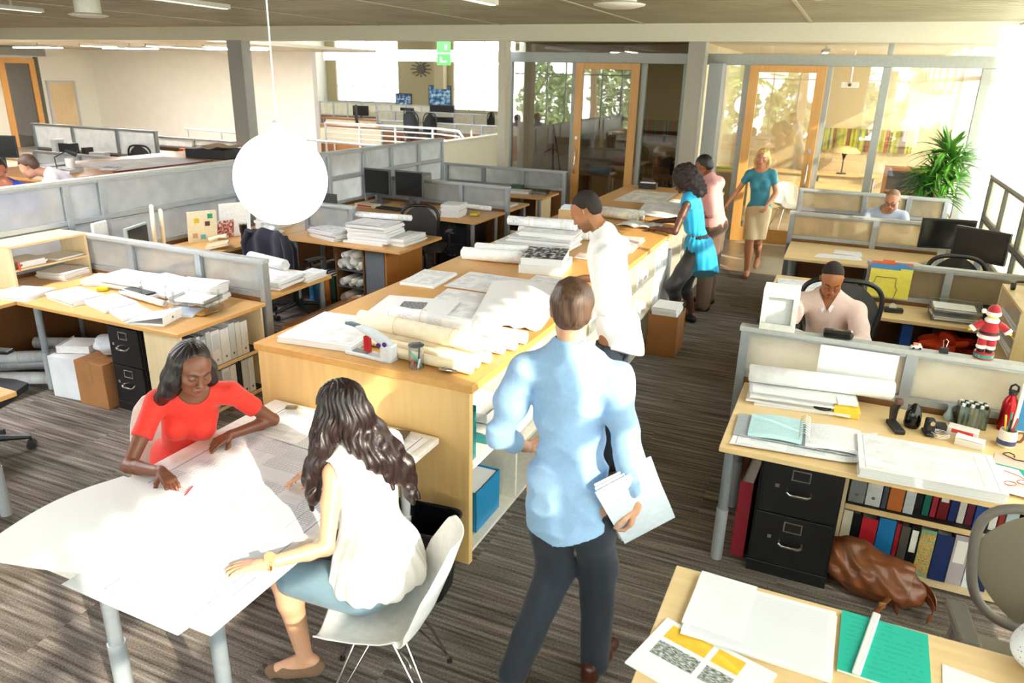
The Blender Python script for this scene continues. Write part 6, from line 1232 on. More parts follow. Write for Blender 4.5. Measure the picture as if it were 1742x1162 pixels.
# ------------------------------------------------------------------ plants
def leaf_plant(label, loc, trunk, heads, nl, ll, seed, cat='plant', name='dracaena'):
    rnd = random.Random(seed); t = thing(name, label, cat, loc)
    MB().lathe([(0, 0), (.18, 0), (.22, .34), (.2, .34), (.18, .3), (0, .3)], n=24).build('pot', plain('#5a5a56', .5), t, smooth='auto')
    m = MB()
    for tr in trunk: m.tube(tr, .028, 8)
    m.build('trunk', plain('#c9a878', .8), t, smooth=True)
    for (hx, hy, hz) in heads:
        m = MB()
        for k in range(nl):
            a = rnd.uniform(0, 2*PI); up = rnd.uniform(-.1, 1.1); L_ = ll*rnd.uniform(.7, 1.1); w = .022*rnd.uniform(.8, 1.2)
            dx, dy = math.cos(a), math.sin(a); pts = []
            for i in range(6):
                s = i/5; r = L_*s*math.cos(up)*(1-.05*s); z = L_*s*math.sin(up)-.55*L_*s*s*math.cos(up)*.8
                ww = w*math.sin(PI*min(1, .12+s*.88))**.7 if s < 1 else .001
                c = Vector((hx+dx*r, hy+dy*r, hz+z+rnd.uniform(-.0, .0))); pts.append((c, ww))
            vs = []
            for c, ww in pts: vs += [(c.x-dy*ww, c.y+dx*ww, c.z+.3*ww), (c.x, c.y, c.z-.15*ww), (c.x+dy*ww, c.y-dx*ww, c.z+.3*ww)]
            fs = []
            for i in range(5): fs += [(i*3, i*3+1, i*3+4, i*3+3), (i*3+1, i*3+2, i*3+5, i*3+4)]
            m.add(vs, fs)
        o = m.build('foliage', plain(['#4f8a2c', '#3f7a28', '#5f9a34'][heads.index((hx, hy, hz)) % 3], .45, var=.25, scale=8), t, smooth=True)
    return t
leaf_plant('tall potted dracaena with spiky green leaves in the sunny corner by the right windows', (1.18, 11.95, 0), [[(0, 0, .3), (.05, .02, .8), (.12, .03, 1.35)], [(0, 0, .3), (-.08, .0, .75), (-.12, 0, 1.05)], [(0, 0, .3), (.02, -.06, .7), (-.02, -.08, 1.25)]], [(.14, .03, 1.48), (-.14, 0, 1.12), (-.03, -.08, 1.33), (.05, .0, 1.62), (.0, .05, 1.0), (.12, -.1, 1.2)], 60, .52, 3)
def palm(label, loc, h, seed):
    rnd = random.Random(seed); t = thing('palm_tree', label, 'tree', loc)
    MB().tube([(0, 0, 0), (.1, 0, h*.5), (0, .1, h)], [.22, .18, .16], 12).build('trunk', plain('#7a6448', .9), t, smooth=True); m = MB()
    for k in range(26):
        a = rnd.uniform(0, 2*PI); up = rnd.uniform(-.5, 1.2); L_ = rnd.uniform(1.2, 1.7)
        for j in range(14):
            b = a+(j-6.5)*.16; e = up+rnd.uniform(-.1, .1); d = Vector((math.cos(b)*math.cos(e), math.sin(b)*math.cos(e), math.sin(e))); s0 = Vector((math.cos(a)*math.cos(up), math.sin(a)*math.cos(up), math.sin(up)))*L_*.5
            p0 = Vector((0, .1, h))+s0; p1 = p0+d*L_*.7; p1.z -= .25; q = d.orthogonal().normalized()*.035; m.add([p0-q, p0+q, p1], [(0, 1, 2)])
    m.build('fronds', plain('#7f9a4a', .6, var=.3), t)
for i, (x, y, h) in enumerate(((-12.5, -13, 2.6), (-9.5, -15, 3.2), (-4.6, -12, 2.2), (-2.5, -14, 3.2), (1.2, -12, 2.4))): palm('palm tree outside the rear windows, reflected in the glass doors, %s' % ['farthest left', 'second', 'third', 'fourth', 'rightmost'][i], (x, y, -1.2), h+1.9, i)
for i, (x, y, w, h) in enumerate(((-17, -18, 2.6, 3.6), (-13, -20, 2.8, 4.4), (-9.5, -18, 2.2, 3.4), (-6.5, -19, 2.2, 3.8), (-3.4, -18, 2.0, 3.2), (-.3, -19, 2.2, 3.9), (3.0, -18, 2.0, 3.3))):
    rnd = random.Random(i+90); t = thing('leafy_tree', 'leafy tree outside the rear windows, reflected in the office glass, %s from the left' % ords[i], 'tree', (x, y, -1.5)); MB().tube([(0, 0, 0), (.1, 0, h*.4), (0, .1, h*.8)], [.2, .15, .08], 10).build('trunk', plain('#6a5a48', .9), t, smooth=True); m = MB()
    for k in range(1500):
        u = rnd.gauss(0, 1); v = rnd.gauss(0, 1); w_ = rnd.gauss(0, 1); L_ = math.sqrt(u*u+v*v+w_*w_)+1e-6; s_ = rnd.uniform(.45, 1.0)**.5*(1+.25*math.sin(u/L_*5+i)*math.cos(w_/L_*4)); p_ = Vector((u/L_*w*.62*s_, v/L_*w*.5*s_, h*.72+w_/L_*h*.62*s_))
        d_ = Vector((rnd.uniform(-1, 1), rnd.uniform(-1, 1), rnd.uniform(-1, 1)))*.20; e_ = Vector((rnd.uniform(-1, 1), rnd.uniform(-1, 1), rnd.uniform(-1, 1)))*.16; m.add([p_-d_, p_+e_, p_+d_, p_-e_], [(0, 1, 2, 3)])
    m.build('foliage', plain(['#7d8f5c', '#8c9468', '#6f8560'][i % 3], .8, var=.4, scale=3), t)
# unseen shades added on the near side windows to keep sun off the aisle
for i in range(8):
    y0 = -6.1+i*1.81
    tag(MB().box(XR+.005, XR+.011, y0, y0+1.70, .40, 2.30).build('roller_shade', shade_m), 'added unseen sun-blocking shade over the lower right window bay, %s from the rear' % ords[i], 'window shade', 'added sun-blocking shades on the side windows')

# ------------------------------------------------------------------ people: smooth implicit surfaces, polygonised once
A3 = lambda v: np.array(v, dtype=float)
class Fld:
    """list of blended primitives; each: (op, fn, lo, hi, k)"""
    def __init__(s): s.P = []; s.cuts = []; s.disp = None
    def cap(s, a, b, ra, rb=None, k=.02, op='u'):
        a = A3(a); b = A3(b); rb = ra if rb is None else rb
        def fn(P):
            pa = P-a; ba = b-a; h = np.clip((pa@ba)/max(1e-9, ba@ba), 0, 1)
            return np.linalg.norm(pa-h[..., None]*ba, axis=-1)-(ra+(rb-ra)*h)
        r = max(ra, rb); s.P.append((op, fn, np.minimum(a, b)-r, np.maximum(a, b)+r, k)); return s
    def ell(s, c, r, R=None, k=.02, op='u'):
        c = A3(c); r = A3(r); R = np.eye(3) if R is None else np.array(R)
        def fn(P):
            q = (P-c)@R; k0 = np.linalg.norm(q/r, axis=-1); k1 = np.linalg.norm(q/(r*r), axis=-1)
            return k0*(k0-1)/np.maximum(k1, 1e-6)
        m = r.max(); s.P.append((op, fn, c-m, c+m, k)); return s
    def chain(s, pts, rs, k=.02, op='u'):
        for i in range(len(pts)-1): s.cap(pts[i], pts[i+1], rs[i], rs[i+1], k, op)
        return s
    def merge(s, o): s.P += o.P; return s
    def mesh(s, h, lo=None, hi=None, exclude=None, iso=0.0):
        Ps = s.P
        ulo = np.min([p[2] for p in Ps if p[0] == 'u'], axis=0)-2.5*h-.012; uhi = np.max([p[3] for p in Ps if p[0] == 'u'], axis=0)+2.5*h+.012
        lo = ulo if lo is None else np.maximum(ulo, A3(lo)); hi = uhi if hi is None else np.minimum(uhi, A3(hi))
        n = np.maximum(3, np.ceil((hi-lo)/h).astype(int)+1)
        ax = [lo[i]+h*np.arange(n[i]) for i in range(3)]
        F = np.full(tuple(n), .25, dtype=float)
        for op, fn, plo, phi, k in Ps:
            m = k+.05
            i0 = [int(max(0, np.floor((plo[i]-m-lo[i])/h))) for i in range(3)]; i1 = [int(min(n[i], np.ceil((phi[i]+m-lo[i])/h)+1)) for i in range(3)]
            if any(i1[i] <= i0[i] for i in range(3)): continue
            G = np.stack(np.meshgrid(*[ax[i][i0[i]:i1[i]] for i in range(3)], indexing='ij'), -1)
            d = fn(G); sl = tuple(slice(i0[i], i1[i]) for i in range(3)); f = F[sl]
            if op == 'u':
                t = np.clip(.5+.5*(f-d)/k, 0, 1); F[sl] = f*(1-t)+d*t-k*t*(1-t)
            elif op == 's':
                d = -d; t = np.clip(.5-.5*(f-d)/k, 0, 1); F[sl] = f*(1-t)+d*t+k*t*(1-t)
        if s.disp or s.cuts:
            near = np.abs(F) < .08
            idx = np.nonzero(near | (F < 0)); P = np.stack([ax[i][idx[i]] for i in range(3)], -1); v = F[idx]
            if s.disp: v = v+s.disp(P)
            for c in s.cuts: v = np.maximum(v, c(P))
            F[idx] = v
        F = F-iso
        S = F < 0
        nx, ny, nz = n
        cnt = np.zeros((nx-1, ny-1, nz-1), int); acc = np.zeros((nx-1, ny-1, nz-1, 3))
        for a in range(3):
            sl0 = [slice(None)]*3; sl1 = [slice(None)]*3; sl0[a] = slice(0, -1); sl1[a] = slice(1, None)
            f0 = F[tuple(sl0)]; f1 = F[tuple(sl1)]; cr = (f0 < 0) != (f1 < 0)
            t = np.where(cr, f0/np.where(cr, f0-f1, 1), 0)
            o = [i for i in range(3) if i != a]
            for da in (0, 1):
                for db in (0, 1):
                    s_ = [slice(None)]*3; s_[o[0]] = slice(da, n[o[0]]-1+da); s_[o[1]] = slice(db, n[o[1]]-1+db)
                    c = cr[tuple(s_)]; tt = t[tuple(s_)]
                    cnt += c; acc[..., a] += np.where(c, tt, 0); acc[..., o[0]] += c*da; acc[..., o[1]] += c*db
        act = cnt > 0
        if exclude:
            cc = np.stack(np.meshgrid(*[ax[i][:-1]+h/2 for i in range(3)], indexing='ij'), -1)
            for (elo, ehi) in exclude:
                inside = np.all((cc > A3(elo)+h*.6) & (cc < A3(ehi)-h*.6), axis=-1); act &= ~inside
        ids = -np.ones(act.shape, int); ids[act] = np.arange(act.sum())
        I = np.argwhere(act); V = lo+h*(I+acc[act]/cnt[act][:, None])
        Q = []
        for a in range(3):
            o = [(a+1) % 3, (a+2) % 3]
            sl0 = [slice(None)]*3; sl1 = [slice(None)]*3; sl0[a] = slice(0, -1); sl1[a] = slice(1, None)
            cr = (S[tuple(sl0)] != S[tuple(sl1)]); e = np.argwhere(cr)
            e = e[(e[:, o[0]] > 0) & (e[:, o[1]] > 0) & (e[:, o[0]] < n[o[0]]-1) & (e[:, o[1]] < n[o[1]]-1)]
            if not len(e): continue
            fl = S[tuple(e.T)]
            def at(d0, d1):
                q = e.copy(); q[:, o[0]] -= d0; q[:, o[1]] -= d1; return ids[tuple(q.T)]
            q = np.stack([at(1, 1), at(0, 1), at(0, 0), at(1, 0)], 1)
            q = np.where(fl[:, None], q, q[:, ::-1]); q = q[(q >= 0).all(1)]; Q.append(q)
        Q = np.concatenate(Q) if Q else np.zeros((0, 4), int)
        return V, Q
def wob(seed, amp, freq, stretch=(1, 1, 1)):
    r = np.random.RandomState(seed); K = r.normal(size=(7, 3))*freq*A3(stretch); ph = r.uniform(0, 6.28, 7)
    return lambda P: amp*np.mean([np.sin(P@K[i]+ph[i]) for i in range(7)], axis=0)*1.6
def make_mesh(name, parts, mats, parent, colour=None):
    V = []; Q = []; k = 0
    for v, q in parts: V.append(v); Q.append(q+k); k += len(v)
    V = np.concatenate(V); Q = np.concatenate(Q)
    me = bpy.data.meshes.new(name); me.vertices.add(len(V)); me.vertices.foreach_set('co', V.ravel())
    me.loops.add(Q.size); me.loops.foreach_set('vertex_index', Q.ravel().astype(np.int32)); me.polygons.add(len(Q))
    me.polygons.foreach_set('loop_start', np.arange(0, Q.size, 4, dtype=np.int32)); me.polygons.foreach_set('loop_total', np.full(len(Q), 4, dtype=np.int32))
    me.polygons.foreach_set('use_smooth', np.ones(len(Q), bool)); me.update(calc_edges=True); me.validate()
    for m in (mats if isinstance(mats, (list, tuple)) else [mats]): me.materials.append(m)
    if colour is not None:
        ca = me.color_attributes.new('tone', 'FLOAT_COLOR', 'POINT'); c = np.ones((len(V), 4)); c[:, :3] = colour(V); ca.data.foreach_set('color', c.ravel())
    o = bpy.data.objects.new(name, me); COL.objects.link(o); o.parent = parent
    return o
def skin_mat(hexc):
    key = ('skin', hexc)
    if key in MATS: return MATS[key]
    m, nt, b = newmat('skin_%d' % len(MATS)); N = nt.nodes; L = nt.links
    at = N.new('ShaderNodeVertexColor'); at.layer_name = 'tone'; no = N.new('ShaderNodeTexNoise'); no.inputs['Scale'].default_value = 45
    tc = N.new('ShaderNodeTexCoord'); L.new(tc.outputs['Object'], no.inputs['Vector'])
    mx = N.new('ShaderNodeMix'); mx.data_type = 'RGBA'; mx.blend_type = 'MULTIPLY'; mx.inputs[0].default_value = .12
    L.new(at.outputs['Color'], mx.inputs[6]); L.new(no.outputs['Color'], mx.inputs[7]); L.new(mx.outputs[2], b.inputs['Base Color'])
    b.inputs['Roughness'].default_value = .42; b.inputs['Subsurface Weight'].default_value = .08; b.inputs['Subsurface Radius'].default_value = (.02, .008, .004); b.inputs['Subsurface Scale'].default_value = .3
    MATS[key] = m; return m
def hair_mat(hexc, rough=.35):
    key = ('hair', hexc)
    if key in MATS: return MATS[key]
    m, nt, b = newmat('hair_%d' % len(MATS)); N = nt.nodes; L = nt.links; c = lin(hexc)
    tc = N.new('ShaderNodeTexCoord'); mp = N.new('ShaderNodeMapping'); mp.inputs['Scale'].default_value = (160, 160, 8); L.new(tc.outputs['Object'], mp.inputs[0])
    no = N.new('ShaderNodeTexNoise'); no.inputs['Scale'].default_value = 1; no.inputs['Detail'].default_value = 2; L.new(mp.outputs[0], no.inputs['Vector'])
    cr = N.new('ShaderNodeValToRGB'); cr.color_ramp.elements[0].color = tuple(v*.55 for v in c)+(1,); cr.color_ramp.elements[1].color = tuple(min(1, v*1.6) for v in c)+(1,)
    cr.color_ramp.elements[0].position = .35; cr.color_ramp.elements[1].position = .65; L.new(no.outputs['Fac'], cr.inputs[0]); L.new(cr.outputs[0], b.inputs['Base Color'])
    b.inputs['Roughness'].default_value = rough; bp = N.new('ShaderNodeBump'); bp.inputs['Strength'].default_value = .5; bp.inputs['Distance'].default_value = .003
    L.new(no.outputs['Fac'], bp.inputs['Height']); L.new(bp.outputs[0], b.inputs['Normal']); MATS[key] = m; return m
def rotm(fwd, up=(0, 0, 1), roll=0.0):
    """columns: right, forward, up"""
    f = Vector(fwd).normalized(); u = Vector(up); r = f.cross(u).normalized(); u = r.cross(f).normalized()
    if roll: q = Matrix.Rotation(roll, 3, f); r = q @ r; u = q @ u
    return np.array([[r.x, f.x, u.x], [r.y, f.y, u.y], [r.z, f.z, u.z]])
def head_field(F, c, R, sex='m', s=1.0, mouth=0.0, lids=True):
    W = lambda p: A3(c)+R@(A3(p)*s)
    def e(p, r, k=.015, op='u', Rl=None): F.ell(W(p), A3(r)*s, R if Rl is None else R@Rl, k*s, op)
    def cp(a, b, ra, rb=None, k=.01, op='u'): F.cap(W(a), W(b), ra*s, (rb if rb is not None else ra)*s, k*s, op)
    e((0, -.018, .040), (.073, .092, .082), .02); e((0, .028, .018), (.064, .066, .072), .03)
    e((0, .035, -.040), (.055, .052, .062), .03)
    jw = .05 if sex == 'f' else .056
    e((0, .030, -.070), (jw, .050, .040), .025); e((0, .072, -.098), (.017 if sex == 'f' else .021, .016, .015), .022)
    for q in (-1, 1):
        e((q*.040, .064, -.022), (.022, .02, .018), .025); cp((q*.012, .090, .026), (q*.040, .076, .026), .009, .009, .014)
        e((q*.0315, .104, .006), (.017, .018, .0105), .010, 's')
        cp((q*.076, -.012, .014), (q*.072, -.004, -.022), .007, .005, .006); cp((q*.080, -.02, .012), (q*.077, -.012, -.018), .005, .004, .004)
    cp((0, .094, .016), (0, .106, -.022), .0075, .0095, .012); e((0, .110, -.026), (.0105, .011, .009), .006)
    for q in (-1, 1):
        e((q*.0125, .101, -.030), (.0068, .008, .006), .004); e((q*.006, .1065, -.0365), (.0028, .005, .003), .002, 's')
        e((q*.0315, .0815, .006), (.0155, .0135, .0125), .003)                     # eyeball bulge
    fl = .0075 if sex == 'f' else .0055
    e((0, .092, -.058), (.026, .012, .016), .012)                                    # muzzle
    cp((-.018, .0935, -.0555-mouth*.4), (0, .101, -.0535-mouth*.3), .0035, fl*.75, .004); cp((.018, .0935, -.0555-mouth*.4), (0, .101, -.0535-mouth*.3), .0035, fl*.75, .004)
    cp((-.015, .0925, -.064-mouth), (0, .0985, -.067-mouth), .004, fl, .005); cp((.015, .0925, -.064-mouth), (0, .0985, -.067-mouth), .004, fl, .005)
    if mouth: e((0, .103, -.060-mouth*.5), (.013, .012, .0025+mouth*.35), .003, 's')
    else: cp((-.02, .1035, -.0598), (.02, .1035, -.0598), .0016, .0016, .002, 's')
    return W
def face_tone(c, R, s, skin, lip, brow, extra=None, stubble=None, nails=None):
    sk = A3(lin(skin)); lp = A3(lin(lip)); bw = A3(lin(brow))
    def fn(V):
        q = ((V-A3(c))@R)/s; col = np.tile(sk, (len(V), 1))
        def mixc(mask, cc):
            m = np.clip(mask, 0, 1)[:, None]; col[:] = col*(1-m)+cc*m
        x, y, z = q.T; ax = np.abs(x); front = (y > .05)
        ch = np.exp(-(((ax-.045)/.02)**2+((z+.03)/.018)**2))*front; mixc(ch*.18, A3(lin(lip)))
        if stubble is not None:
            m = (z < -.035)*(z > -.13)*(y > -.01)*(ax < .07)*.5*np.clip((-.035-z)/.03, 0, 1); m = m*(1-np.exp(-((ax/.014)**2+((z+.062)/.010)**2))); mixc(m, A3(lin(stubble)))
        ml = ((ax/.024)**2+((z+.0605)/.0125)**2 < 1)*(y > .088)*1.0; mixc(ml*.85, lp)
        bz = .0255+.006*np.sin(np.clip((ax-.012)/.036, 0, 1)*2.4)-.002; mb = (ax > .011)*(ax < .050)*(np.abs(z-bz) < .0054*(1-.5*np.clip((ax-.03)/.02, 0, 1)))*(y > .05); mixc(mb*.8, bw)
        el = (((ax-.0315)/.0175)**2 < 1)*(np.abs(z-(-.0015-.004*(1-((ax-.0315)/.0175)**2))) < .0014)*(y > .07); mixc(el*.9, A3((.01, .008, .007)))
        return col
    return fn
def eyes(parent, c, R, s, down=False, iris='#3a2416'):
    """open eyes: white, iris and pupil discs sitting in the lids"""
    W = lambda p: A3(c)+R@(A3(p)*s)
    for q in (-1, 1):
        F = Fld(); F.ell(W((q*.0315, .0860, .0045)), A3((.0128, .0105, .0062 if not down else .003))*s, R, .002); e = make_mesh('eye', [F.mesh(.0012)], plain('#e9e6e0', .2, var=.01), parent)
        F = Fld(); F.ell(W((q*.0315, .0940, .0045 if not down else .003)), A3((.0052, .0035, .0052 if not down else .0025))*s, R, .001); make_mesh('iris', [F.mesh(.0008)], plain(iris, .1), e)
def hand_field(F, w, d, n, side, curl=(.3, .35, .4, .45), spread=.10, thumb=.5, s=1.0, bend=None, k=.006):
    """w wrist, d direction to the knuckles, n back-of-hand normal, side +1 when the thumb lies on d x n side"""
    w = Vector(w); d = Vector(d).normalized(); n = Vector(n); n = (n-d*n.dot(d)).normalized(); t = d.cross(n)*side      # towards the thumb
    P = lambda a, b, c: A3(w+(d*a+t*b+n*c)*s)
    F.cap(P(-.01, 0, 0), P(.03, 0, 0), .022*s, .022*s, .012)
    for b, l in ((.027, .078), (.009, .083), (-.010, .079), (-.027, .072)):
        F.cap(P(.018, b*.6, 0), P(l, b, .0), .014*s, .0118*s, .008)
    F.cap(P(.03, .012, -.006), P(.06, -.016, -.006), .014*s, .012*s, .008)
    L_ = ((.040, .024, .019), (.045, .028, .020), (.041, .026, .019), (.032, .020, .017)); R0 = (.0088, .0090, .0086, .0076); B = (.027, .009, -.010, -.027); K = (.080, .085, .081, .073)
    for i in range(4):
        c = curl[i] if isinstance(curl, (tuple, list)) else curl; a = 0.0; sp = spread*(1.5-i)/1.5
        dd = (d*math.cos(sp)+t*math.sin(sp)).normalized(); p = Vector(P(K[i], B[i], .001)); r = R0[i]*s
        for j in range(3):
            a += c*(.75 if j == 0 else 1.0 if j == 1 else .7); v = dd*math.cos(a)-n*math.sin(a); q = p+v*(L_[i][j]*s)
            F.cap(A3(p), A3(q), r, r*.90, .004); p = q; r *= .90
    th = Vector(P(.020, .020, -.006)); v1 = (d*.70+t*.65-n*.25*(1+thumb)).normalized(); p = th; r = .0125*s
    for l, tw in ((.040, 0), (.031, .35), (.024, .3)):
        v1 = (v1+(-t*.55+d*.35-n*.2)*tw*(.4+thumb)).normalized(); q = p+v1*(l*s); F.cap(A3(p), A3(q), r, r*.88, .008); p = q; r *= .86
def lerp(a, b, t): return A3(a)*(1-t)+A3(b)*t
class Person:
    def __init__(s, name_label, loc, J, sex='m', skin='#8a5a3a', lip='#7a4036', brow='#1a120e', scale=1.0, hs=1.0, fwd=(0, 1, 0), headfwd=(0, 1, -.3), roll=0.0, mouth=0.0, hands=None, fine=.0030, coarse=.0065, stubble=None, bust=.0, girth=1.0, feet=True, open_eyes=False, headup=(0, 0, 1), iris='#3a2416'):
        s.J = J = {k: A3(v) for k, v in J.items()}; s.sex = sex; g = girth*scale; s.g = g
        s.t = thing('person', name_label, 'person', loc); s.off = A3(loc)
        for k in J: J[k] = J[k]-s.off
        F = Fld(); s.F = F
        up = J['neck']-J['pelvis']; up /= np.linalg.norm(up); rt = J['shR']-J['shL']; rt = rt-up*(rt@up); rt /= np.linalg.norm(rt); fw = np.cross(up, rt)
        s.TR = np.array([rt, fw, up]).T; s.up, s.rt, s.fw = up, rt, fw
        L_ = np.linalg.norm(J['neck']-J['pelvis']); s.L = L_
        at = lambda t, y=0, x=0: J['pelvis']*(1-t)+J['neck']*t+fw*y+rt*x
        f = sex == 'f'
        F.ell(at(.70, .0), (.145*g if not f else .125*g, .105*g if not f else .092*g, .19*L_/.5), s.TR, .05)
        F.ell(at(.36, .005), (.125*g if not f else .105*g, .092*g if not f else .08*g, .15*L_/.5), s.TR, .05)
        F.ell(at(.04, -.01), (.15*g if not f else .155*g, .11*g if not f else .11*g, .12), s.TR, .05)
        sw = .048*g if not f else .040*g
        F.cap(J['shL'], J['shR'], sw, sw, .04); F.cap(at(.93), J['neck']+up*.03, .06*g, .05*g, .04)
        for q in ('L', 'R'): F.cap(lerp(J['sh'+q], J['neck'], .15), J['neck']+up*.035, .035*g, .036*g, .04)
        if bust:
            for q in (-1, 1): F.ell(at(.64, .075*g, q*.062*g), (.055*bust, .05*bust, .055*bust), s.TR, .03)
        for q in ('L', 'R'):
            ra = .046*g if not f else .038*g; el = .036*g if not f else .030*g; wr = .026*g if not f else .022*g
            m = lerp(J['el'+q], J['wr'+q], .3)
            F.chain([J['sh'+q], lerp(J['sh'+q], J['el'+q], .4), J['el'+q]], [ra*1.06, ra, el], .02); F.chain([J['el'+q], m, J['wr'+q]], [el, el*1.02, wr], .015)
            th = .082*g; kn = .055*g; 
            if 'hip'+q in J:
                F.chain([J['hip'+q], lerp(J['hip'+q], J['kn'+q], .5), J['kn'+q]], [th, th*.86, kn], .03)
                if 'an'+q in J:
                    back = J['an'+q]-J['kn'+q]; back = np.cross(np.cross(back, s.fw), back); back = -back/max(1e-6, np.linalg.norm(back))
                    F.chain([J['kn'+q], lerp(J['kn'+q], J['an'+q], .32)+back*.012, J['an'+q]], [kn, .054*g, .034*g], .02)
                    if feet and 'to'+q in J:
                        F.cap(J['an'+q]-A3((0, 0, .03)), J['to'+q], .034, .022, .02); F.cap(J['an'+q]+(J['an'+q]-J['to'+q])*A3((.25, .25, 0))-A3((0, 0, .045)), J['to'+q], .028, .024, .02)
        hc = J['head']; HR = rotm(headfwd, headup, roll); s.HR = HR; s.hs = hs; s.hc = hc
        F.cap(J['neck'], hc+HR@A3((0, -.022, -.05))*hs, .054*g if not f else .045*g, .050*g if not f else .044*g, .02)
        head_field(F, hc, HR, sex, hs, mouth)
        boxes = [(hc-.16*hs, hc+.16*hs)]
        for h in (hands or []):
            hf = Fld(); q = h['q']; w = J['wr'+q]; d = A3(h['d']); s0 = h.get('s', 1.0)
            hand_field(F, w, d, h['n'], h['side'], h.get('curl', .3), h.get('spread', .1), h.get('thumb', .5), s0*(.92 if f else 1.0))
            dd = d/np.linalg.norm(d); c = w+dd*.085; boxes.append((c-.13, c+.13))
        parts = [F.mesh(coarse, exclude=boxes)]
        for i, (lo, hi) in enumerate(boxes):
            parts.append(F.mesh(fine, lo=lo, hi=hi))
        s.body = make_mesh('body', parts, skin_mat(skin), s.t, face_tone(hc, HR, hs, skin, lip, brow, stubble=stubble))
        if open_eyes: eyes(s.t, hc, HR, hs, iris=iris)
    def at(s, t, y=0, x=0): return s.J['pelvis']*(1-t)+s.J['neck']*t+s.fw*y+s.rt*x
    def W(s, p): return s.hc+s.HR@(A3(p)*s.hs)
    def garment(s, name, F, mat, h=.006, label=None, cuts=(), disp=None):
        F.cuts = list(cuts); F.disp = disp; o = make_mesh(name, [F.mesh(h)], mat, s.t)
        if label: o['label'] = label
        return o
    def torso(s, F, pad=.012, f=None, lowt=.0, hem=None, hemr=.16, bust=0):
        g = s.g; f = s.sex == 'f' if f is None else f; J = s.J; L_ = s.L
        F.ell(s.at(.70), ((.145 if not f else .125)*g+pad, (.105 if not f else .092)*g+pad, .19*L_/.5+pad*.5), s.TR, .05)
        F.ell(s.at(.36, .005), ((.125 if not f else .105)*g+pad*1.5, (.092 if not f else .08)*g+pad*1.5, .16*L_/.5), s.TR, .05)
        F.ell(s.at(.06, -.01), ((.15 if not f else .155)*g+pad, .11*g+pad, .12), s.TR, .05)
        sw = (.048 if not f else .040)*g+pad; F.cap(J['shL'], J['shR'], sw, sw, .04); F.cap(s.at(.90), s.at(.99), .07*g+pad, .055*g+pad*.6, .04)
        for q in 'LR': F.cap(lerp(J['sh'+q], J['neck'], .15), J['neck']+s.up*.030, .036*g+pad, .037*g+pad, .04)
        if bust:
            for q in (-1, 1): F.ell(s.at(.64, .077*g, q*.062*g), (.057*bust+pad*.6,)*3, s.TR, .035)
        return F
    def sleeves(s, F, t=1.0, pad=.012, which='LR', end=None):
        for q in which:
            ra = ((.046 if s.sex != 'f' else .038)*s.g)+pad; J = s.J
            if t <= 1.0:
                e = lerp(J['sh'+q], J['el'+q], t); F.chain([J['sh'+q], e], [ra*1.05, ra*(1.02 if end is None else end)], .03)
            else:
                e = lerp(J['el'+q], J['wr'+q], t-1); F.chain([J['sh'+q], lerp(J['sh'+q], J['el'+q], .5), J['el'+q], e], [ra*1.05, ra, ra*.92, ra*.78], .03)
        return F
    def neckcut(s, r=.085, dz=.0, y=.03):
        c = s.J['neck']+s.up*(.03+dz)+s.fw*y
        return lambda P: r-np.linalg.norm((P-c)*1.0, axis=-1)
    def trousers(s, mat, pad=.012, upto=None, name='trousers', flare=.0, label=None, h=.007, top=None):
        J = s.J; g = s.g; F = Fld(); F.ell(s.at(.06, -.01), (.155*g+pad, .115*g+pad, .12), s.TR, .04)
        for q in 'LR':
            if 'hip'+q not in J: continue
            e = J['an'+q]-A3((0, 0, .01)) if upto is None else lerp(J['kn'+q], J['an'+q], upto)
            F.chain([J['hip'+q], lerp(J['hip'+q], J['kn'+q], .5), J['kn'+q], e], [.084*g+pad, .078*g+pad, .073*g+pad, .052*g+pad+flare], .035)
        return s.garment(name, F, mat, h, label, cuts=([] if top is None else [lambda P: P[:, 2]-top]), disp=wob(11, .004, 40, (1, 1, .5)))
def shoe(person, q, mat, name='shoe', low=False, heel=0.0, h=.004, label=None):
    J = person.J; a = J['an'+q]; t = J['to'+q]; F = Fld(); d = A3(t-a); d[2] = 0; d /= np.linalg.norm(d); z = t[2]
    hb = A3((a[0], a[1], z))-d*.045
    F.cap(hb+A3((0, 0, .012+heel)), A3(t)+A3((0, 0, .004)), .036, .030, .02); F.cap(hb+A3((0, 0, .012+heel)), lerp(a, t, .5)*A3((1, 1, 0))+A3((0, 0, z+.015)), .034, .038, .02)
    if not low: F.cap(hb+A3((0, 0, .05+heel)), a-A3((0, 0, .0)), .036, .040, .02)
    fl = z-.022
    cuts = [lambda P: fl-P[:, 2]]
    if low: c = a+A3((0, 0, .035))+d*.01; cuts.append(lambda P: .052-np.linalg.norm((P-c)*A3((1, 1, .75)), axis=-1))
    return person.garment(name, F, mat, h, label, cuts)
def short_hair(p, col, thick=.006, side_line=-.02, name='hair', rough=.5, top=.012, disp=None, h=.004, front=.072, temple=.0):
    F = Fld(); s = p.hs; R = p.HR
    F.ell(p.W((0, -.020, .043)), A3((.073+thick, .092+thick, .083+top))*s, R, .015); F.ell(p.W((0, -.055, -.005)), A3((.058+thick, .05+thick, .055))*s, R, .02)
    c = p.hc; Ri = R
    def cut(P):
        q = ((P-c)@Ri)/s; x, y, z = q.T
        face = np.minimum(y-(.020+temple*0), (front-.002)-z)        # in front and below hairline
        a = np.minimum(y-(-.012+.55*np.clip(z-.02, 0, 1)), (.075 if front > .07 else front)-z)
        nape = (side_line-.035-.0*y)-z; ear = np.minimum(np.minimum(.012-z, y+.045), 1)
        return np.maximum(np.maximum(np.minimum(a, 1)*s, nape*s), ear*s)
    return p.garment(name, F, hair_mat(col, rough), h, None, [cut], disp)

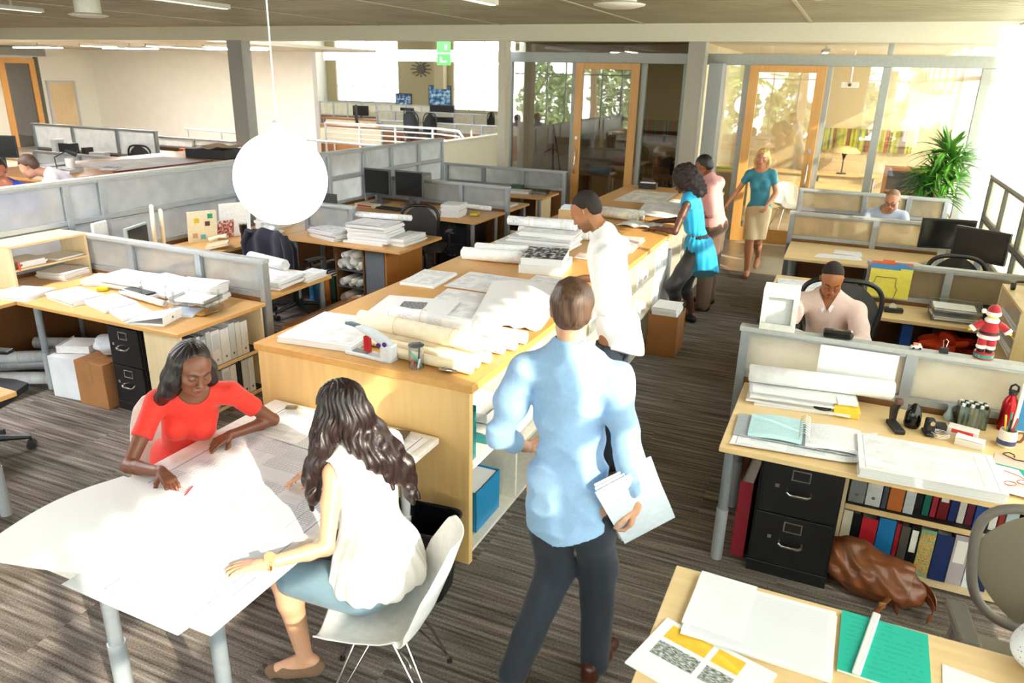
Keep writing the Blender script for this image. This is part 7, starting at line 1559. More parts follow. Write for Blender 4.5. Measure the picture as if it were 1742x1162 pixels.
# ------------------------------------------------------------------ the people
cloth = lambda c, r=.85, b=.25, v=.05: plain(c, r, bump=b, var=v, scale=60, sheen=.15)
Z0 = lambda z: (lambda P: z-P[:, 2])
lea = plain('#6f3c1f', .36, var=.25, scale=9, bump=.5, coat=.15)
t = thing('satchel', 'brown leather satchel slumped on the carpet before the low bookshelf', 'bag', (.46, 3.64, 0))
def bagf(pad):
    F = Fld(); F.ell((-.13, .03, .125), (.115+pad, .085+pad, .135+pad), None, .06); F.ell((-.02, .0, .105), (.15+pad, .10+pad, .115+pad), None, .06); F.ell((.11, -.04, .085), (.11+pad, .085+pad, .085+pad), None, .06); F.cap((-.20, .04, .19), (.10, .0, .155), .045+pad, .04+pad, .05); return F
w1_, w2_ = wob(90, .010, 16), wob(91, .012, 34)
def creases(P): return w1_(P)-.6*np.abs(w2_(P))+.003*np.sin(P[:, 0]*70+P[:, 2]*60)
F = bagf(0.0); F.disp = creases; F.cuts = [Z0(.003)]; make_mesh('bag_body', [F.mesh(.005)], lea, t)
F = bagf(.010); F.disp = creases; F.cuts = [lambda P: P[:, 1]-.05, lambda P: (.075+.25*P[:, 0]*0)-P[:, 2]-.0, lambda P: P[:, 0]-.13-.3*(P[:, 2]-.1)]; make_mesh('flap', [F.mesh(.0045)], plain('#7c4626', .34, var=.2, scale=9, bump=.4, coat=.2), t)
MB().tube([(.06, -.13, .09), (.03, -.155, .05), (.0, -.19, .014)], .013, 8).build('buckle_strap', lea, t, smooth=True); MB().obox((.03, -.16, .055), (.035, .012, .03), .4).build('buckle', plain('#b8935a', .3, .8), t, bevel=.002)
MB().grid(lambda u, v: (.17+.085*math.cos(v*PI*1.5-.8), -.10+.075*math.sin(v*PI*1.5-.8), .012+.04*u+.05*math.sin(v*PI)), 3, 26, 0, .005).build('shoulder_strap', lea, t, smooth='auto')
MB().grid(lambda u, v: (.16+.11*math.cos(v*PI*1.1), -.06+.05*math.sin(v*PI*1.1), .03+.035*u+.09*math.sin(v*PI)), 3, 22, 0, .006).build('carry_handle', lea, t, smooth='auto')
# 1 woman in the red dress -------------------------------------------------
p = Person('person in a red short-sleeved dress with long straight dark hair, leaning over the white table', (-2.85, 2.38, 0),
    dict(head=(-2.610, 2.295, 1.158), neck=(-2.70, 2.36, 1.0), shR=(-2.82, 2.25, .965), shL=(-2.575, 2.47, .975), elR=(-2.795, 2.03, .735), wrR=(-2.545, 2.0, .785), elL=(-2.50, 2.66, .765), wrL=(-2.56, 2.42, .770), pelvis=(-2.93, 2.45, .54),
         hipR=(-2.93, 2.36, .52), hipL=(-2.86, 2.50, .52), knR=(-2.50, 2.22, .56), knL=(-2.48, 2.40, .56), anR=(-2.50, 2.22, .10), anL=(-2.48, 2.42, .10), toR=(-2.36, 2.18, .03), toL=(-2.34, 2.40, .03)),
    sex='f', skin='#7d4c34', lip='#8a4a44', brow='#20130e', headfwd=(.93, -.42, -.34), roll=-.12, mouth=.003, bust=.85, fine=.0024, coarse=.005,
    hands=[dict(q='R', d=(.17, -.05, -.045), n=(.1, .1, 1), side=1, curl=(.35, .42, .46, .5), spread=.16, thumb=.3), dict(q='L', d=(-.02, -.13, -.015), n=(.1, -.1, 1), side=-1, curl=(.35, .6, .8, .9), spread=.05, thumb=.6)])
rd = cloth('#e2301f', .7)
F = p.torso(Fld(), .008, bust=.95); p.sleeves(F, .58, .010); 
for q, hx in (('R', .0), ('L', .0)): F.chain([p.J['hip'+q], p.J['kn'+q]], [.092, .075], .05)
eR, eL = lerp(p.J['shR'], p.J['elR'], .56), lerp(p.J['shL'], p.J['elL'], .56); dR = p.J['elR']-p.J['shR']; dL = p.J['elL']-p.J['shL']; dR /= np.linalg.norm(dR); dL /= np.linalg.norm(dL)
p.garment('dress', F, rd, .0045, None, [p.neckcut(.074, .010, .02), lambda P: np.where(np.linalg.norm(P-eR, axis=-1) < .11, (P-eR)@dR, -1), lambda P: np.where(np.linalg.norm(P-eL, axis=-1) < .11, (P-eL)@dL, -1)], wob(3, .0025, 30, (1, 1, .6)))
# hair: cap with a parting, swept behind the far shoulder and down the back
hc = p.hc; F = Fld(); R = p.HR
F.ell(p.W((0, -.022, .045)), (.079, .097, .086), R, .02)
HW = A3(hc)
def lkr(pts, rs): F.chain([HW+A3(q) for q in pts], rs, .03)
lkr([(-.03, -.03, .04), (-.075, -.045, -.04), (-.115, -.05, -.11), (-.165, -.055, -.165), (-.205, -.06, -.195)], [.058, .050, .040, .028, .010])
lkr([(-.05, .01, .03), (-.11, .01, -.06), (-.15, .01, -.14), (-.19, .0, -.20)], [.062, .054, .046, .022])
lkr([(.0, -.055, .03), (-.035, -.080, -.04), (-.075, -.090, -.10), (-.13, -.085, -.15)], [.03, .026, .024, .016])
lkr([(-.01, .065, .04), (.005, .095, -.03), (.0, .105, -.09), (-.02, .10, -.13)], [.035, .030, .024, .012])
def cutf(P):
    x, y, z = ((P-hc)@R).T; hl = .108-10*(x-.012)**2
    return np.minimum(np.minimum(y-(.012+.35*np.clip(z, 0, 1)), hl-z), .066-np.abs(x)*1.0)
def strands(P):
    x, y, z = ((P-hc)@R).T; a = np.arctan2(x, -y-.03)
    return .0009*np.sin(a*46+np.sin(z*20)*2)+.0010*np.sin(a*17+z*10)+.004*np.exp(-((x-.012)/.006)**2)*(z > .05)
p.garment('hair', F, hair_mat('#1d1413', .36), .0035, None, [cutf], strands)
ea = Fld(); ea.ell(p.W((-.079, .0, -.030)), (.005, .005, .005), None, .001); make_mesh('earring', [ea.mesh(.0015)], chrome, p.t)
# 2 woman in the white blouse ---------------------------------------------
p = Person('person in a white sleeveless blouse with long wavy dark hair on a shell chair', (-1.50, 2.05, 0),
    dict(head=(-1.665, 2.15, 1.195), neck=(-1.60, 2.17, 1.055), shL=(-1.63, 2.03, .995), shR=(-1.55, 2.32, 1.01), elL=(-1.57, 1.885, .765), wrL=(-1.69, 1.69, .785), elR=(-1.74, 2.42, .80), wrR=(-1.93, 2.30, .80), pelvis=(-1.46, 2.06, .555),
         hipL=(-1.50, 1.98, .53), hipR=(-1.48, 2.14, .53), knL=(-1.82, 1.90, .555), knR=(-1.88, 2.12, .55), anL=(-1.785, 1.95, .13), anR=(-1.72, 2.2, .12), toL=(-1.915, 1.89, .03), toR=(-1.86, 2.2, .03)),
    sex='f', skin='#dca987', lip='#b5604f', brow='#2a1a12', headfwd=(-.90, .05, -.50), fine=.0026, coarse=.0050, girth=.96,
    hands=[dict(q='L', d=(-.15, -.06, -.03), n=(.0, .1, 1), side=1, curl=(.10, .14, .2, .25), spread=.08, thumb=.2), dict(q='R', d=(-.12, -.11, -.035), n=(-.1, .1, 1), side=-1, curl=(.12, .4, .45, .5), spread=.15, thumb=.1)])
F = p.torso(Fld(), .014); F.ell(p.at(.18, -.01), (.185, .145, .15), p.TR, .06); F.ell(p.at(.0, -.005), (.20, .165, .09), p.TR, .06)
zb = p.at(.0)[2]-.045
def hemc(P): a = np.arctan2(P[:, 1]-p.at(0)[1], P[:, 0]-p.at(0)[0]); return (zb+.018*np.sin(a*3+1)+.006*np.sin(a*11))-P[:, 2]
shc = [p.J['shL']+p.rt*-.045, p.J['shR']+p.rt*.045]
def folds(P): a = np.arctan2(P[:, 1]-p.at(.3)[1], P[:, 0]-p.at(.3)[0]); w = np.clip((p.at(.75)[2]-P[:, 2])/.3, 0, 1); return w*(.006*np.sin(a*9+P[:, 2]*6)+.0035*np.sin(a*21+2))
p.garment('blouse', F, cloth('#f6f4f0', .75, .15, .02), .0050, None, [hemc, p.neckcut(.080, .005, .0), lambda P: .055-np.linalg.norm((P-shc[0]), axis=-1), lambda P: .055-np.linalg.norm((P-shc[1]), axis=-1)], folds)
F = Fld(); F.ell(p.at(.02, -.01), (.168, .13, .12), p.TR, .04)
for q in 'LR': F.chain([p.J['hip'+q], lerp(p.J['hip'+q], p.J['kn'+q], .82)], [.098, .078], .05)
p.garment('skirt', F, cloth('#6d8796', .8), .006, None, [], wob(5, .002, 30))
hc = p.hc; R = p.HR; F = Fld(); F.ell(p.W((0, -.022, .042)), (.084, .103, .092), R, .02); F.ell(p.W((0, -.05, -.03)), (.080, .075, .08), R, .03)
up = A3((0, 0, 1)); HW = A3(hc)
def lk(pts, rs): F.chain([HW+A3(q) for q in pts], rs, .028)
# falls in world axes: down the back (towards +x) and over the near shoulder (-y side, table side)
lk([(.05, .02, -.02), (.115, .03, -.11), (.185, .04, -.18), (.215, .065, -.25), (.26, .07, -.33), (.265, .08, -.38)], [.055, .052, .042, .032, .022, .008])
lk([(.05, -.03, -.02), (.10, -.03, -.10), (.155, -.02, -.17), (.185, .01, -.24), (.215, .01, -.29)], [.05, .05, .040, .026, .008])
lk([(.03, .07, .0), (.09, .09, -.10), (.15, .12, -.18), (.20, .14, -.25), (.215, .15, -.33), (.25, .15, -.40)], [.04, .042, .038, .030, .022, .008])
lk([(-.0, -.07, -.02), (-.02, -.10, -.10), (-.03, -.12, -.17), (-.065, -.13, -.24), (-.05, -.145, -.31), (-.07, -.14, -.38)], [.036, .036, .034, .032, .024, .008])
lk([(.0, -.06, -.04), (-.04, -.09, -.13), (-.075, -.10, -.20), (-.06, -.115, -.26), (-.085, -.11, -.32)], [.04, .036, .030, .022, .008])
lk([(-.05, -.06, .0), (-.07, -.075, -.08), (-.05, -.09, -.14)], [.03, .024, .010])
def strands2(P):
    x, y, z = (P-hc).T; a = np.arctan2(y, x+.02); return .0030*np.sin(a*26+np.sin(z*38+y*30)*2.2+x*60)+.0022*np.sin(a*11+z*45)
def cutf2(P):
    x, y, z = ((P-hc)@R).T; return np.minimum(np.minimum(y-.04, .07-z), .062-np.abs(x))
p.garment('hair', F, hair_mat('#261715', .34), .0035, None, [cutf2], strands2)
w = p.J['wrL']; dq = A3((-.12, -.195, .02)); dq /= np.linalg.norm(dq); e1 = np.cross(dq, up); e1 /= np.linalg.norm(e1); e2 = np.cross(e1, dq); wc = w-dq*.012
gold = plain('#d9a466', .2, .9)
MB().tube([tuple(wc+e1*.0275*math.cos(a*PI/12)+e2*.0265*math.sin(a*PI/12)) for a in range(24)], .0062, 8, closed=True).build('watch_band', gold, p.t, smooth=True)
MB().cyl(tuple(wc-e1*.012+e2*.022), tuple(wc-e1*.018+e2*.036), .021, n=24).build('watch_face', plain('#f0cda0', .15, .5), p.t, smooth='auto')
tan = plain('#7d6048', .75)
for q in 'LR': shoe(p, q, tan, low=True, heel=.015, name='shoe')
# 3 man walking in the blue shirt -----------------------------------------
p = Person('person in a light blue shirt and dark trousers walking away down the aisle with papers', (-.83, 2.5, 0),
    dict(head=(-.875, 2.555, 1.615), neck=(-.86, 2.54, 1.465), shL=(-1.03, 2.48, 1.375), shR=(-.69, 2.58, 1.37), elL=(-1.13, 2.46, 1.08), wrL=(-1.10, 2.68, .93), elR=(-.585, 2.48, 1.09), wrR=(-.56, 2.54, .86), pelvis=(-.835, 2.50, .93),
         hipL=(-.92, 2.47, .88), hipR=(-.75, 2.51, .88), knL=(-.87, 2.50, .48), knR=(-.70, 2.57, .50), anL=(-.925, 2.20, .17), anR=(-.665, 2.49, .09), toL=(-.93, 2.34, .05), toR=(-.64, 2.68, .028)),
    skin='#d3a182', brow='#3a2618', headfwd=(-.30, .95, -.10), girth=.94, fine=.0034, coarse=.0065,
    hands=[dict(q='L', d=(.03, .16, -.05), n=(-1, .1, .3), side=1, curl=.5), dict(q='R', d=(-.02, .02, -.17), n=(1, 0, 0), side=1, curl=(.7, .8, .8, .8), thumb=.8)])
F = p.torso(Fld(), .016); F.ell(p.at(-.10, -.01), (.160, .125, .16), p.TR, .06); F.ell(p.at(-.38, -.01), (.165, .130, .20), p.TR, .06); p.sleeves(F, 1.55, .016)
zc = p.at(0)[2]-.31+.0
def hem3(P): return (.70+.25*np.abs(P[:, 0]-p.at(0)[0]))-P[:, 2]
p.garment('shirt', F, cloth('#8db0d4', .8, .3), .0065, None, [hem3, p.neckcut(.062, .03, .0)], lambda P: wob(8, .009, 15, (1, 1, .7))(P)+.9*np.abs(wob(9, .016, 24, (1, .8, 1))(P))-.003)
F = Fld(); n_ = p.J['neck']; F.cap(n_+A3((0, 0, .0)), n_+A3((-.002, .0, .045)), .072, .066, .01); p.garment('collar', F, cloth('#a9c6e0', .8), .005, None, [lambda P: P[:, 2]-(n_[2]+.045)])
p.trousers(cloth('#1c2430', .8), .012, top=.80); br = plain('#4a2418', .3)
for q in 'LR': shoe(p, q, br)
short_hair(p, '#4f3626', .010, name='hair', disp=lambda P: .003*np.sin(P[:, 0]*90+P[:, 2]*40)*np.sin(P[:, 1]*70))
t = thing('papers', 'large folded white and pale blue papers carried under the arm of the walking man', 'papers', (-.545, 2.53, .84), 0)
for i, (a, b_, c_) in enumerate(((.0, .0, '#eef3f8'), (.014, .03, '#d6e3ef'), (-.014, -.02, '#f4f6f8'))):
    m = MB().grid(lambda u, v, a=a: ((u-.5)*.0+a+.02*math.sin(v*3), (u-.5)*.24, (v-.5)*.46), 6, 8, 0, .003); m.xf(Matrix.Rotation(.5+b_, 4, 'X')); m.xf(Matrix.Rotation(.35, 4, 'Y')); m.xf(Matrix.Rotation(-.8, 4, 'Z')); m.xf(Matrix.Translation((-.02, .03, .02)))
    m.build('sheet', plain(c_, .7), t, smooth='auto')
# 4 man in the white shirt at the counter ----------------------------------
p = Person('person in a white shirt with short dark hair standing at the counter reading drawings', (-1.22, 4.4, 0),
    dict(head=(-1.465, 4.47, 1.665), neck=(-1.345, 4.47, 1.53), shL=(-1.27, 4.29, 1.42), shR=(-1.30, 4.67, 1.42), elL=(-1.22, 4.22, 1.14), wrL=(-1.47, 4.40, 1.115), elR=(-1.37, 4.82, 1.15), wrR=(-1.60, 4.93, 1.105), pelvis=(-1.19, 4.40, .95),
         hipL=(-1.20, 4.31, .90), hipR=(-1.20, 4.49, .90), knL=(-1.22, 4.28, .50), knR=(-1.25, 4.52, .50), anL=(-1.16, 4.25, .09), anR=(-1.22, 4.55, .09), toL=(-1.34, 4.22, .03), toR=(-1.40, 4.56, .03)),
    skin='#a9714b', lip='#8a4f40', brow='#1c120c', stubble='#3a261c', headfwd=(-.84, .10, -.62), girth=.98, fine=.0032, coarse=.0065,
    hands=[dict(q='L', d=(-.15, .07, -.02), n=(.0, .0, 1), side=1, curl=.25), dict(q='R', d=(-.15, .03, -.02), n=(.0, .0, 1), side=-1, curl=.5)])
F = p.torso(Fld(), .020); F.ell(p.at(-.05, -.01), (.165, .135, .16), p.TR, .06); F.ell(p.at(-.25, -.02), (.165, .135, .16), p.TR, .06); p.sleeves(F, 1.80, .020)
p.garment('shirt', F, cloth('#f3f3f3', .8, .15, .02), .0065, None, [lambda P: (.80+.5*(P[:, 1]-p.at(0)[1])**2*4)-P[:, 2], p.neckcut(.070, .035, .03)], lambda P: wob(18, .008, 14, (1, 1, .7))(P)+.9*np.abs(wob(19, .015, 24, (1, 1, .8))(P))-.003)
n_ = p.J['neck']; F = Fld(); F.cap(n_+A3((.01, 0, -.005)), n_+A3((-.008, 0, .040)), .076, .068, .01); p.garment('collar', F, cloth('#f6f6f6', .8, .1, .02), .004, None, [lambda P: .062-np.linalg.norm((P-n_-A3((-.02, 0, .05)))*A3((1, 1, .6)), axis=-1), lambda P: (P[:, 2]-n_[2]-.045)+(P[:, 0]-n_[0])*-.35])
p.trousers(cloth('#232c3c', .8), .010, top=.88)
for q in 'LR': shoe(p, q, black_pl)
short_hair(p, '#201713', .003, rough=.8, name='hair', top=.003, front=.070)
# 5 woman in turquoise -----------------------------------------------------
p = Person('person in a turquoise tunic and black leggings with big curly hair at the counter', (-1.27, 7.4, 0),
    dict(head=(-1.46, 7.44, 1.545), neck=(-1.37, 7.38, 1.41), shL=(-1.36, 7.23, 1.335), shR=(-1.36, 7.53, 1.335), elL=(-1.42, 7.09, 1.09), wrL=(-1.62, 7.20, 1.085), elR=(-1.47, 7.62, 1.12), wrR=(-1.68, 7.60, 1.09), pelvis=(-1.24, 7.42, .90),
         hipL=(-1.25, 7.34, .85), hipR=(-1.25, 7.50, .85), knL=(-1.42, 7.28, .50), knR=(-1.36, 7.52, .48), anL=(-1.385, 7.50, .10), anR=(-1.30, 7.78, .12), toL=(-1.53, 7.50, .028), toR=(-1.40, 7.86, .03)),
    sex='f', skin='#5a3526', lip='#6a3430', brow='#150d0a', headfwd=(-.90, .12, -.45), fine=.004, coarse=.007, bust=.9,
    hands=[dict(q='L', d=(-.14, .05, -.01), n=(0, 0, 1), side=1, curl=.5), dict(q='R', d=(-.14, .0, -.01), n=(0, 0, 1), side=-1, curl=.4)])
F = p.torso(Fld(), .012, bust=.95); F.ell(p.at(-.12, -.01), (.175, .14, .17), p.TR, .05); F.ell(p.at(-.42, -.02), (.17, .135, .26), p.TR, .06); F.cap(p.at(.05), p.at(-.9)+A3((-.04, .0, 0)), .11, .125, .06)
sh5 = [p.J['shL']-p.rt*.05, p.J['shR']+p.rt*.05]; c5 = p.at(0)
def fold5(P): a = np.arctan2(P[:, 1]-c5[1], P[:, 0]-c5[0]); w = np.clip((c5[2]+.08-P[:, 2])/.3, 0, 1); return w*.009*np.sin(a*10+P[:, 2]*5)+.003*np.sin(a*20+P[:, 2]*9)+.018*np.exp(-((P[:, 2]-c5[2]-.12)/.02)**2)
p.garment('tunic', F, cloth('#169fd0', .6, .2), .007, None, [lambda P: (c5[2]-.29+.25*(P[:, 0]-c5[0])-.45*(P[:, 1]-c5[1]))-P[:, 2], p.neckcut(.07, .01, .02), lambda P: .05-np.linalg.norm(P-sh5[0], axis=-1), lambda P: .05-np.linalg.norm(P-sh5[1], axis=-1)], fold5)
p.trousers(cloth('#15151a', .7, .1), .006, upto=.42, name='leggings')
F = Fld(); F.ell(p.W((0, -.035, .035)), (.125, .13, .115), p.HR, .03); F.ell(p.W((0, -.07, -.06)), (.135, .11, .12), p.HR, .04); F.ell(p.W((0, -.10, -.15)), (.11, .085, .08), p.HR, .04)
hc5 = p.hc; R5 = p.HR
def cut5(P): x, y, z = ((P-hc5)@R5).T; return np.minimum(np.minimum(y-.035, .065-z), .062-np.abs(x))
p.garment('hair', F, hair_mat('#241713', .7), .005, None, [cut5], lambda P: .010*np.sin(P[:, 0]*75+2*np.sin(P[:, 1]*50))*np.sin(P[:, 1]*80)*np.sin(P[:, 2]*78)+wob(6, .007, 60)(P))
for q in 'LR': shoe(p, q, black_pl, low=True)
# 6 man in the pink shirt behind her ---------------------------------------
p = Person('person in a dusty pink shirt and khaki trousers half hidden behind the woman in turquoise', (-1.28, 8.4, 0),
    dict(head=(-1.45, 8.47, 1.57), neck=(-1.37, 8.42, 1.45), shL=(-1.29, 8.24, 1.39), shR=(-1.30, 8.60, 1.39), elL=(-1.26, 8.16, 1.11), wrL=(-1.48, 8.25, 1.07), elR=(-1.36, 8.72, 1.12), wrR=(-1.58, 8.72, 1.09), pelvis=(-1.24, 8.40, .92),
         hipL=(-1.24, 8.31, .88), hipR=(-1.24, 8.49, .88), knL=(-1.27, 8.28, .49), knR=(-1.26, 8.52, .49), anL=(-1.26, 8.24, .09), anR=(-1.26, 8.56, .09), toL=(-1.42, 8.20, .03), toR=(-1.42, 8.56, .03)),
    skin='#8a5436', brow='#1a100c', headfwd=(-.9, .2, -.4), fine=.006, coarse=.009, hands=[dict(q='L', d=(-.15, .02, 0), n=(0, 0, 1), side=1), dict(q='R', d=(-.15, .0, 0), n=(0, 0, 1), side=-1)])
F = p.torso(Fld(), .022); p.sleeves(F, .9, .02); p.garment('shirt', F, cloth('#d79a94', .8), .009, None, [p.neckcut(.07, .03, .02), lambda P: .86-P[:, 2]], wob(28, .006, 16)); p.trousers(cloth('#6a5340', .85), .02, flare=.006, h=.009)
for q in 'LR': shoe(p, q, plain('#3a1f16', .35), h=.006)
short_hair(p, '#1a1210', .006, h=.006)
# 7 blonde woman walking ---------------------------------------------------
p = Person('person with blonde bob, teal top and beige skirt walking toward the camera', (-1.0, 10.3, 0),
    dict(head=(-1.02, 10.28, 1.54), neck=(-1.02, 10.3, 1.395), shR=(-1.165, 10.3, 1.33), shL=(-.87, 10.3, 1.345), elR=(-1.29, 10.32, 1.10), wrR=(-1.385, 10.22, .95), elL=(-.80, 10.30, 1.11), wrL=(-.87, 10.13, .985), pelvis=(-.985, 10.32, .87),
         hipR=(-1.06, 10.32, .82), hipL=(-.92, 10.32, .82), knR=(-1.04, 10.17, .48), knL=(-.95, 10.30, .45), anR=(-1.02, 10.13, .09), anL=(-.95, 10.62, .20), toR=(-1.01, 9.99, .03), toL=(-.955, 10.52, .06)),
    sex='f', skin='#c98a64', lip='#b55a4c', brow='#8a6238', headfwd=(-.06, -1, -.05), fine=.0045, coarse=.007, bust=.95, open_eyes=True, iris='#4a6a7a',
    hands=[dict(q='R', d=(-.06, -.04, -.12), n=(-.8, 0, .2), side=1, curl=.5), dict(q='L', d=(-.03, -.08, -.12), n=(.8, 0, .2), side=-1, curl=.7)])
F = p.torso(Fld(), .010, bust=1.0); p.sleeves(F, .38, .010); p.garment('top', F, cloth('#2f7f94', .6, .2), .006, None, [p.neckcut(.098, .02, .02), lambda P: .88-P[:, 2]], wob(33, .003, 26))
F = Fld(); F.ell(p.at(.06), (.155, .115, .11), p.TR, .04); F.cap(p.J['hipR'], lerp(p.J['hipR'], p.J['knR'], .95), .094, .088, .05); F.cap(p.J['hipL'], lerp(p.J['hipL'], p.J['knL'], .95), .094, .085, .05); F.cap(p.at(-.1), p.at(-.7)+A3((0, -.05, 0)), .10, .10, .05)
p.garment('skirt', F, cloth('#d8bd94', .75), .006, None, [lambda P: .50-P[:, 2], lambda P: P[:, 2]-.965], wob(35, .003, 22))
F = Fld(); F.ell(p.W((0, -.020, .045)), (.083, .100, .088), p.HR, .02)
for q in (-1, 1): F.chain([p.W((q*.064, .0, .03)), p.W((q*.080, .0, -.04)), p.W((q*.078, .005, -.11))], [.030, .030, .018], .03)
F.ell(p.W((0, -.06, -.06)), (.082, .06, .075), p.HR, .03); hc7 = p.hc; R7 = p.HR
def cut7(P): x, y, z = ((P-hc7)@R7).T; return np.minimum(np.minimum(y-.015, .075-4*(x+.01)**2*2-z), .058-np.abs(x))
p.garment('hair', F, hair_mat('#d9ae6a', .4), .0045, None, [cut7], lambda P: .0025*np.sin(P[:, 0]*140+np.sin(P[:, 2]*30)))
for q in 'LR': shoe(p, q, plain('#c78a6a', .5), low=True, heel=.02, h=.005)
# 8 man in glasses ----------------------------------------------------------
p = Person('person with glasses and thinning hair in a pale blue shirt seated at the far right', (.5, 9.9, 0),
    dict(head=(.545, 9.80, 1.195), neck=(.505, 9.88, 1.055), shR=(.32, 9.88, 1.0), shL=(.68, 9.86, 1.0), elR=(.26, 9.74, .77), wrR=(.45, 9.58, .80), elL=(.80, 9.74, .77), wrL=(.64, 9.58, .80), pelvis=(.48, 9.98, .52), hipR=(.40, 9.95, .52), hipL=(.56, 9.95, .52), knR=(.38, 9.70, .58), knL=(.6, 9.70, .58), anR=(.38, 9.70, .1), anL=(.6, 9.70, .1), toR=(.38, 9.56, .03), toL=(.6, 9.56, .03)),
    skin='#cf9070', lip='#a85a48', brow='#5a4030', headfwd=(-.28, -.9, -.42), roll=.10, fine=.004, coarse=.008, hands=[dict(q='R', d=(.12, -.05, -.01), n=(0, 0, 1), side=-1), dict(q='L', d=(-.12, -.05, -.01), n=(0, 0, 1), side=1)])
F = p.torso(Fld(), .02); p.sleeves(F, 1.8, .02); p.garment('shirt', F, cloth('#b9c8e2', .8), .008, None, [p.neckcut(.075, .02, .04)], wob(41, .006, 16))
short_hair(p, '#8a6a4c', .002, rough=.6, h=.005, front=.050, top=.0)
g = MB()
for q in (-1, 1): g.tube([tuple(p.W((q*.033+.021*math.cos(a*PI/8), .112-.008*abs(q*.033+.021*math.cos(a*PI/8))/.05, .004+.014*math.sin(a*PI/8)))) for a in range(16)], .0022, 6, closed=True); g.tube([tuple(p.W((q*.054, .104, .01))), tuple(p.W((q*.080, .01, .012)))], .002, 6)
g.tube([tuple(p.W((-.012, .116, .006))), tuple(p.W((.012, .116, .006)))], .002, 6); g.build('eyeglasses', plain('#2a1a16', .3), p.t, smooth=True)
office_chair('black office chair under the man in glasses at the far right', .50, 9.98, 0.0, back_h=.98, wide=.24)
# 9 man in the pink sweater --------------------------------------------------
p = Person('person in a pale pink sweater with close-cropped hair seated behind the nearest right partition', (.05, 5.7, 0),
    dict(head=(.022, 5.655, 1.135), neck=(.03, 5.73, .99), shR=(-.155, 5.72, .925), shL=(.215, 5.68, .92), elR=(-.25, 5.49, .74), wrR=(-.08, 5.30, .775), elL=(.29, 5.46, .74), wrL=(.13, 5.26, .775), pelvis=(.08, 5.78, .52), hipR=(.0, 5.76, .52), hipL=(.16, 5.74, .52), knR=(-.02, 5.36, .57), knL=(.2, 5.36, .57), anR=(-.02, 5.36, .1), anL=(.2, 5.36, .1), toR=(-.02, 5.2, .03), toL=(.2, 5.2, .03)),
    skin='#a8693f', lip='#96503f', brow='#22140c', headfwd=(.10, -.86, -.50), girth=1.05, fine=.0032, coarse=.0065, hands=[dict(q='R', d=(.12, -.08, -.01), n=(0, 0, 1), side=-1), dict(q='L', d=(-.12, -.06, -.01), n=(0, 0, 1), side=1)])
F = p.torso(Fld(), .018); p.sleeves(F, 1.85, .016)
nk = p.J['neck']; vc = nk+p.fw*.075+p.up*.0
def vneck(P): q = (P-nk); f_ = q@p.fw; u_ = q@p.up; r_ = np.abs(q@p.rt); return np.where(f_ > 0, np.minimum(.045+.50*(u_-.02)-r_, .15)*1.0, -1)*1.0
p.garment('sweater', F, cloth('#ecd2c8', .9, .4), .006, None, [p.neckcut(.066, .03, .015), vneck], wob(51, .005, 16))
F = Fld(); F.cap(nk, nk+p.up*.035, .070, .064, .01); F.ell(nk+p.fw*.045-p.up*.055, (.06, .045, .07), p.TR, .02); p.garment('shirt_collar', F, cloth('#f2f0f2', .8, .1, .02), .0045, None, [lambda P: np.where((P-nk)@p.fw > .0, .050-np.linalg.norm((P-nk-p.fw*.07-p.up*.03), axis=-1), -1), lambda P: (P-nk)@p.up-.045, p.neckcut(.058, .055, .0)])
short_hair(p, '#241812', .0025, rough=.85, h=.004, front=.066, top=.003)
for q in (-1, 1): MB().grid(lambda u, v, q=q: tuple(nk+p.rt*q*(.058*(1-v)+.012*v+.022*u*(1-.3*v))+p.fw*(.020+.112*v+.016*u)+p.up*(.046-.098*v-.018*u)), 4, 8, 0, .004).build('collar', cloth('#f4f3f6', .8, .1, .02), p.t, smooth='auto')
# 10, 11 the two men at the far left -----------------------------------------
p = Person('person with short brown hair in a pale shirt bending over at the far left', (-8.3, 6.0, 0),
    dict(head=(-8.60, 5.66, 1.36), neck=(-8.50, 5.83, 1.27), shL=(-8.28, 5.70, 1.20), shR=(-8.60, 6.0, 1.22), elL=(-8.40, 5.45, 1.0), wrL=(-8.62, 5.30, .95), elR=(-8.85, 5.9, 1.05), wrR=(-9.0, 5.7, .98), pelvis=(-8.22, 6.20, .80), hipL=(-8.15, 6.12, .78), hipR=(-8.3, 6.28, .78), knL=(-8.4, 5.8, .62), knR=(-8.6, 6.0, .62), anL=(-8.2, 5.9, .1), anR=(-8.4, 6.1, .1), toL=(-8.3, 5.8, .03), toR=(-8.5, 6.0, .03)),
    skin='#d29c7a', brow='#4a3222', headfwd=(-.80, -.45, -.55), fine=.006, coarse=.010)
F = p.torso(Fld(), .025); p.sleeves(F, 1.5, .022); p.garment('shirt', F, cloth('#eadfe4', .8), .010, None, [p.neckcut(.07, .03, .02)], wob(61, .006, 14)); p.trousers(cloth('#2a2a30'), .015, h=.012)
short_hair(p, '#4c3626', .014, h=.006, top=.02)
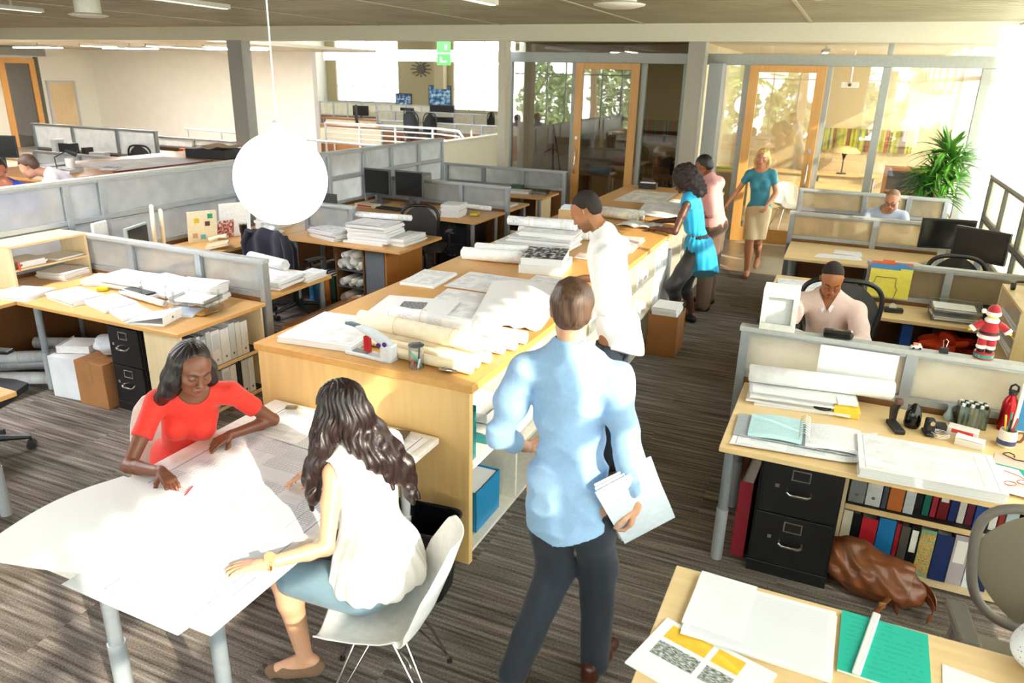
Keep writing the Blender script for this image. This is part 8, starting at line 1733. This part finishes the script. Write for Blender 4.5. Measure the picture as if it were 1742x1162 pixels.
p = Person('person in a royal blue polo shirt cut off by the left frame edge', (-8.2, 5.0, 0),
    dict(head=(-8.24, 5.08, 1.40), neck=(-8.20, 5.10, 1.25), shL=(-8.05, 5.28, 1.17), shR=(-8.36, 4.98, 1.17), elL=(-8.0, 5.26, .92), wrL=(-8.15, 5.05, .9), elR=(-8.4, 4.8, .92), wrR=(-8.3, 4.75, .9), pelvis=(-8.25, 5.2, .72), hipL=(-8.18, 5.25, .7), hipR=(-8.3, 5.12, .7), knL=(-8.0, 4.95, .6), knR=(-8.1, 4.8, .6), anL=(-8.0, 4.95, .1), anR=(-8.1, 4.8, .1), toL=(-7.9, 4.85, .03), toR=(-8.0, 4.7, .03)),
    skin='#b06a4a', brow='#3a2418', headfwd=(.6, -.7, -.2), fine=.006, coarse=.010)
F = p.torso(Fld(), .022); p.sleeves(F, .8, .02); p.garment('polo_shirt', F, cloth('#1238a8', .7), .010, None, [p.neckcut(.09, .02, .04)], wob(71, .005, 14)); p.trousers(cloth('#2a2a30'), .015, h=.012); short_hair(p, '#2a1c14', .008, h=.006)
# 12 person at the bottom right corner ---------------------------------------
p = Person('person in a white dotted shirt cut off by the lower right frame edge', (1.05, 2.6, 0),
    dict(head=(1.12, 2.46, 1.22), neck=(1.10, 2.56, 1.07), shR=(.93, 2.50, 1.0), shL=(1.28, 2.6, 1.0), elR=(.775, 2.38, .80), wrR=(.88, 2.16, .775), elL=(1.38, 2.5, .8), wrL=(1.2, 2.3, .78), pelvis=(1.10, 2.72, .53), hipR=(1.02, 2.7, .52), hipL=(1.18, 2.7, .52), knR=(1.0, 2.38, .56), knL=(1.2, 2.38, .56), anR=(1.0, 2.36, .1), anL=(1.2, 2.36, .1), toR=(1.0, 2.22, .03), toL=(1.2, 2.22, .03)),
    skin='#cf9c7c', headfwd=(0, -.9, -.4), fine=.005, coarse=.008, hands=[dict(q='R', d=(.05, -.15, -.01), n=(0, 0, 1), side=-1)])
F = p.torso(Fld(), .022); p.sleeves(F, 1.5, .022)
def dots():
    m, nt, b = newmat('dotted'); N = nt.nodes; L = nt.links; tc = N.new('ShaderNodeTexCoord'); v = N.new('ShaderNodeTexVoronoi'); v.inputs['Scale'].default_value = 70; L.new(tc.outputs['Object'], v.inputs['Vector'])
    c = N.new('ShaderNodeValToRGB'); c.color_ramp.interpolation = 'CONSTANT'; c.color_ramp.elements[0].color = lin('#5a6070')+(1,); c.color_ramp.elements[1].color = lin('#e9edf4')+(1,); c.color_ramp.elements[1].position = .16; L.new(v.outputs['Distance'], c.inputs[0]); L.new(c.outputs[0], b.inputs['Base Color']); b.inputs['Roughness'].default_value = .8; return m
p.garment('shirt', F, dots(), .007, None, [p.neckcut(.07, .03, .02)], wob(81, .006, 15)); short_hair(p, '#3a281c', .01, h=.006)
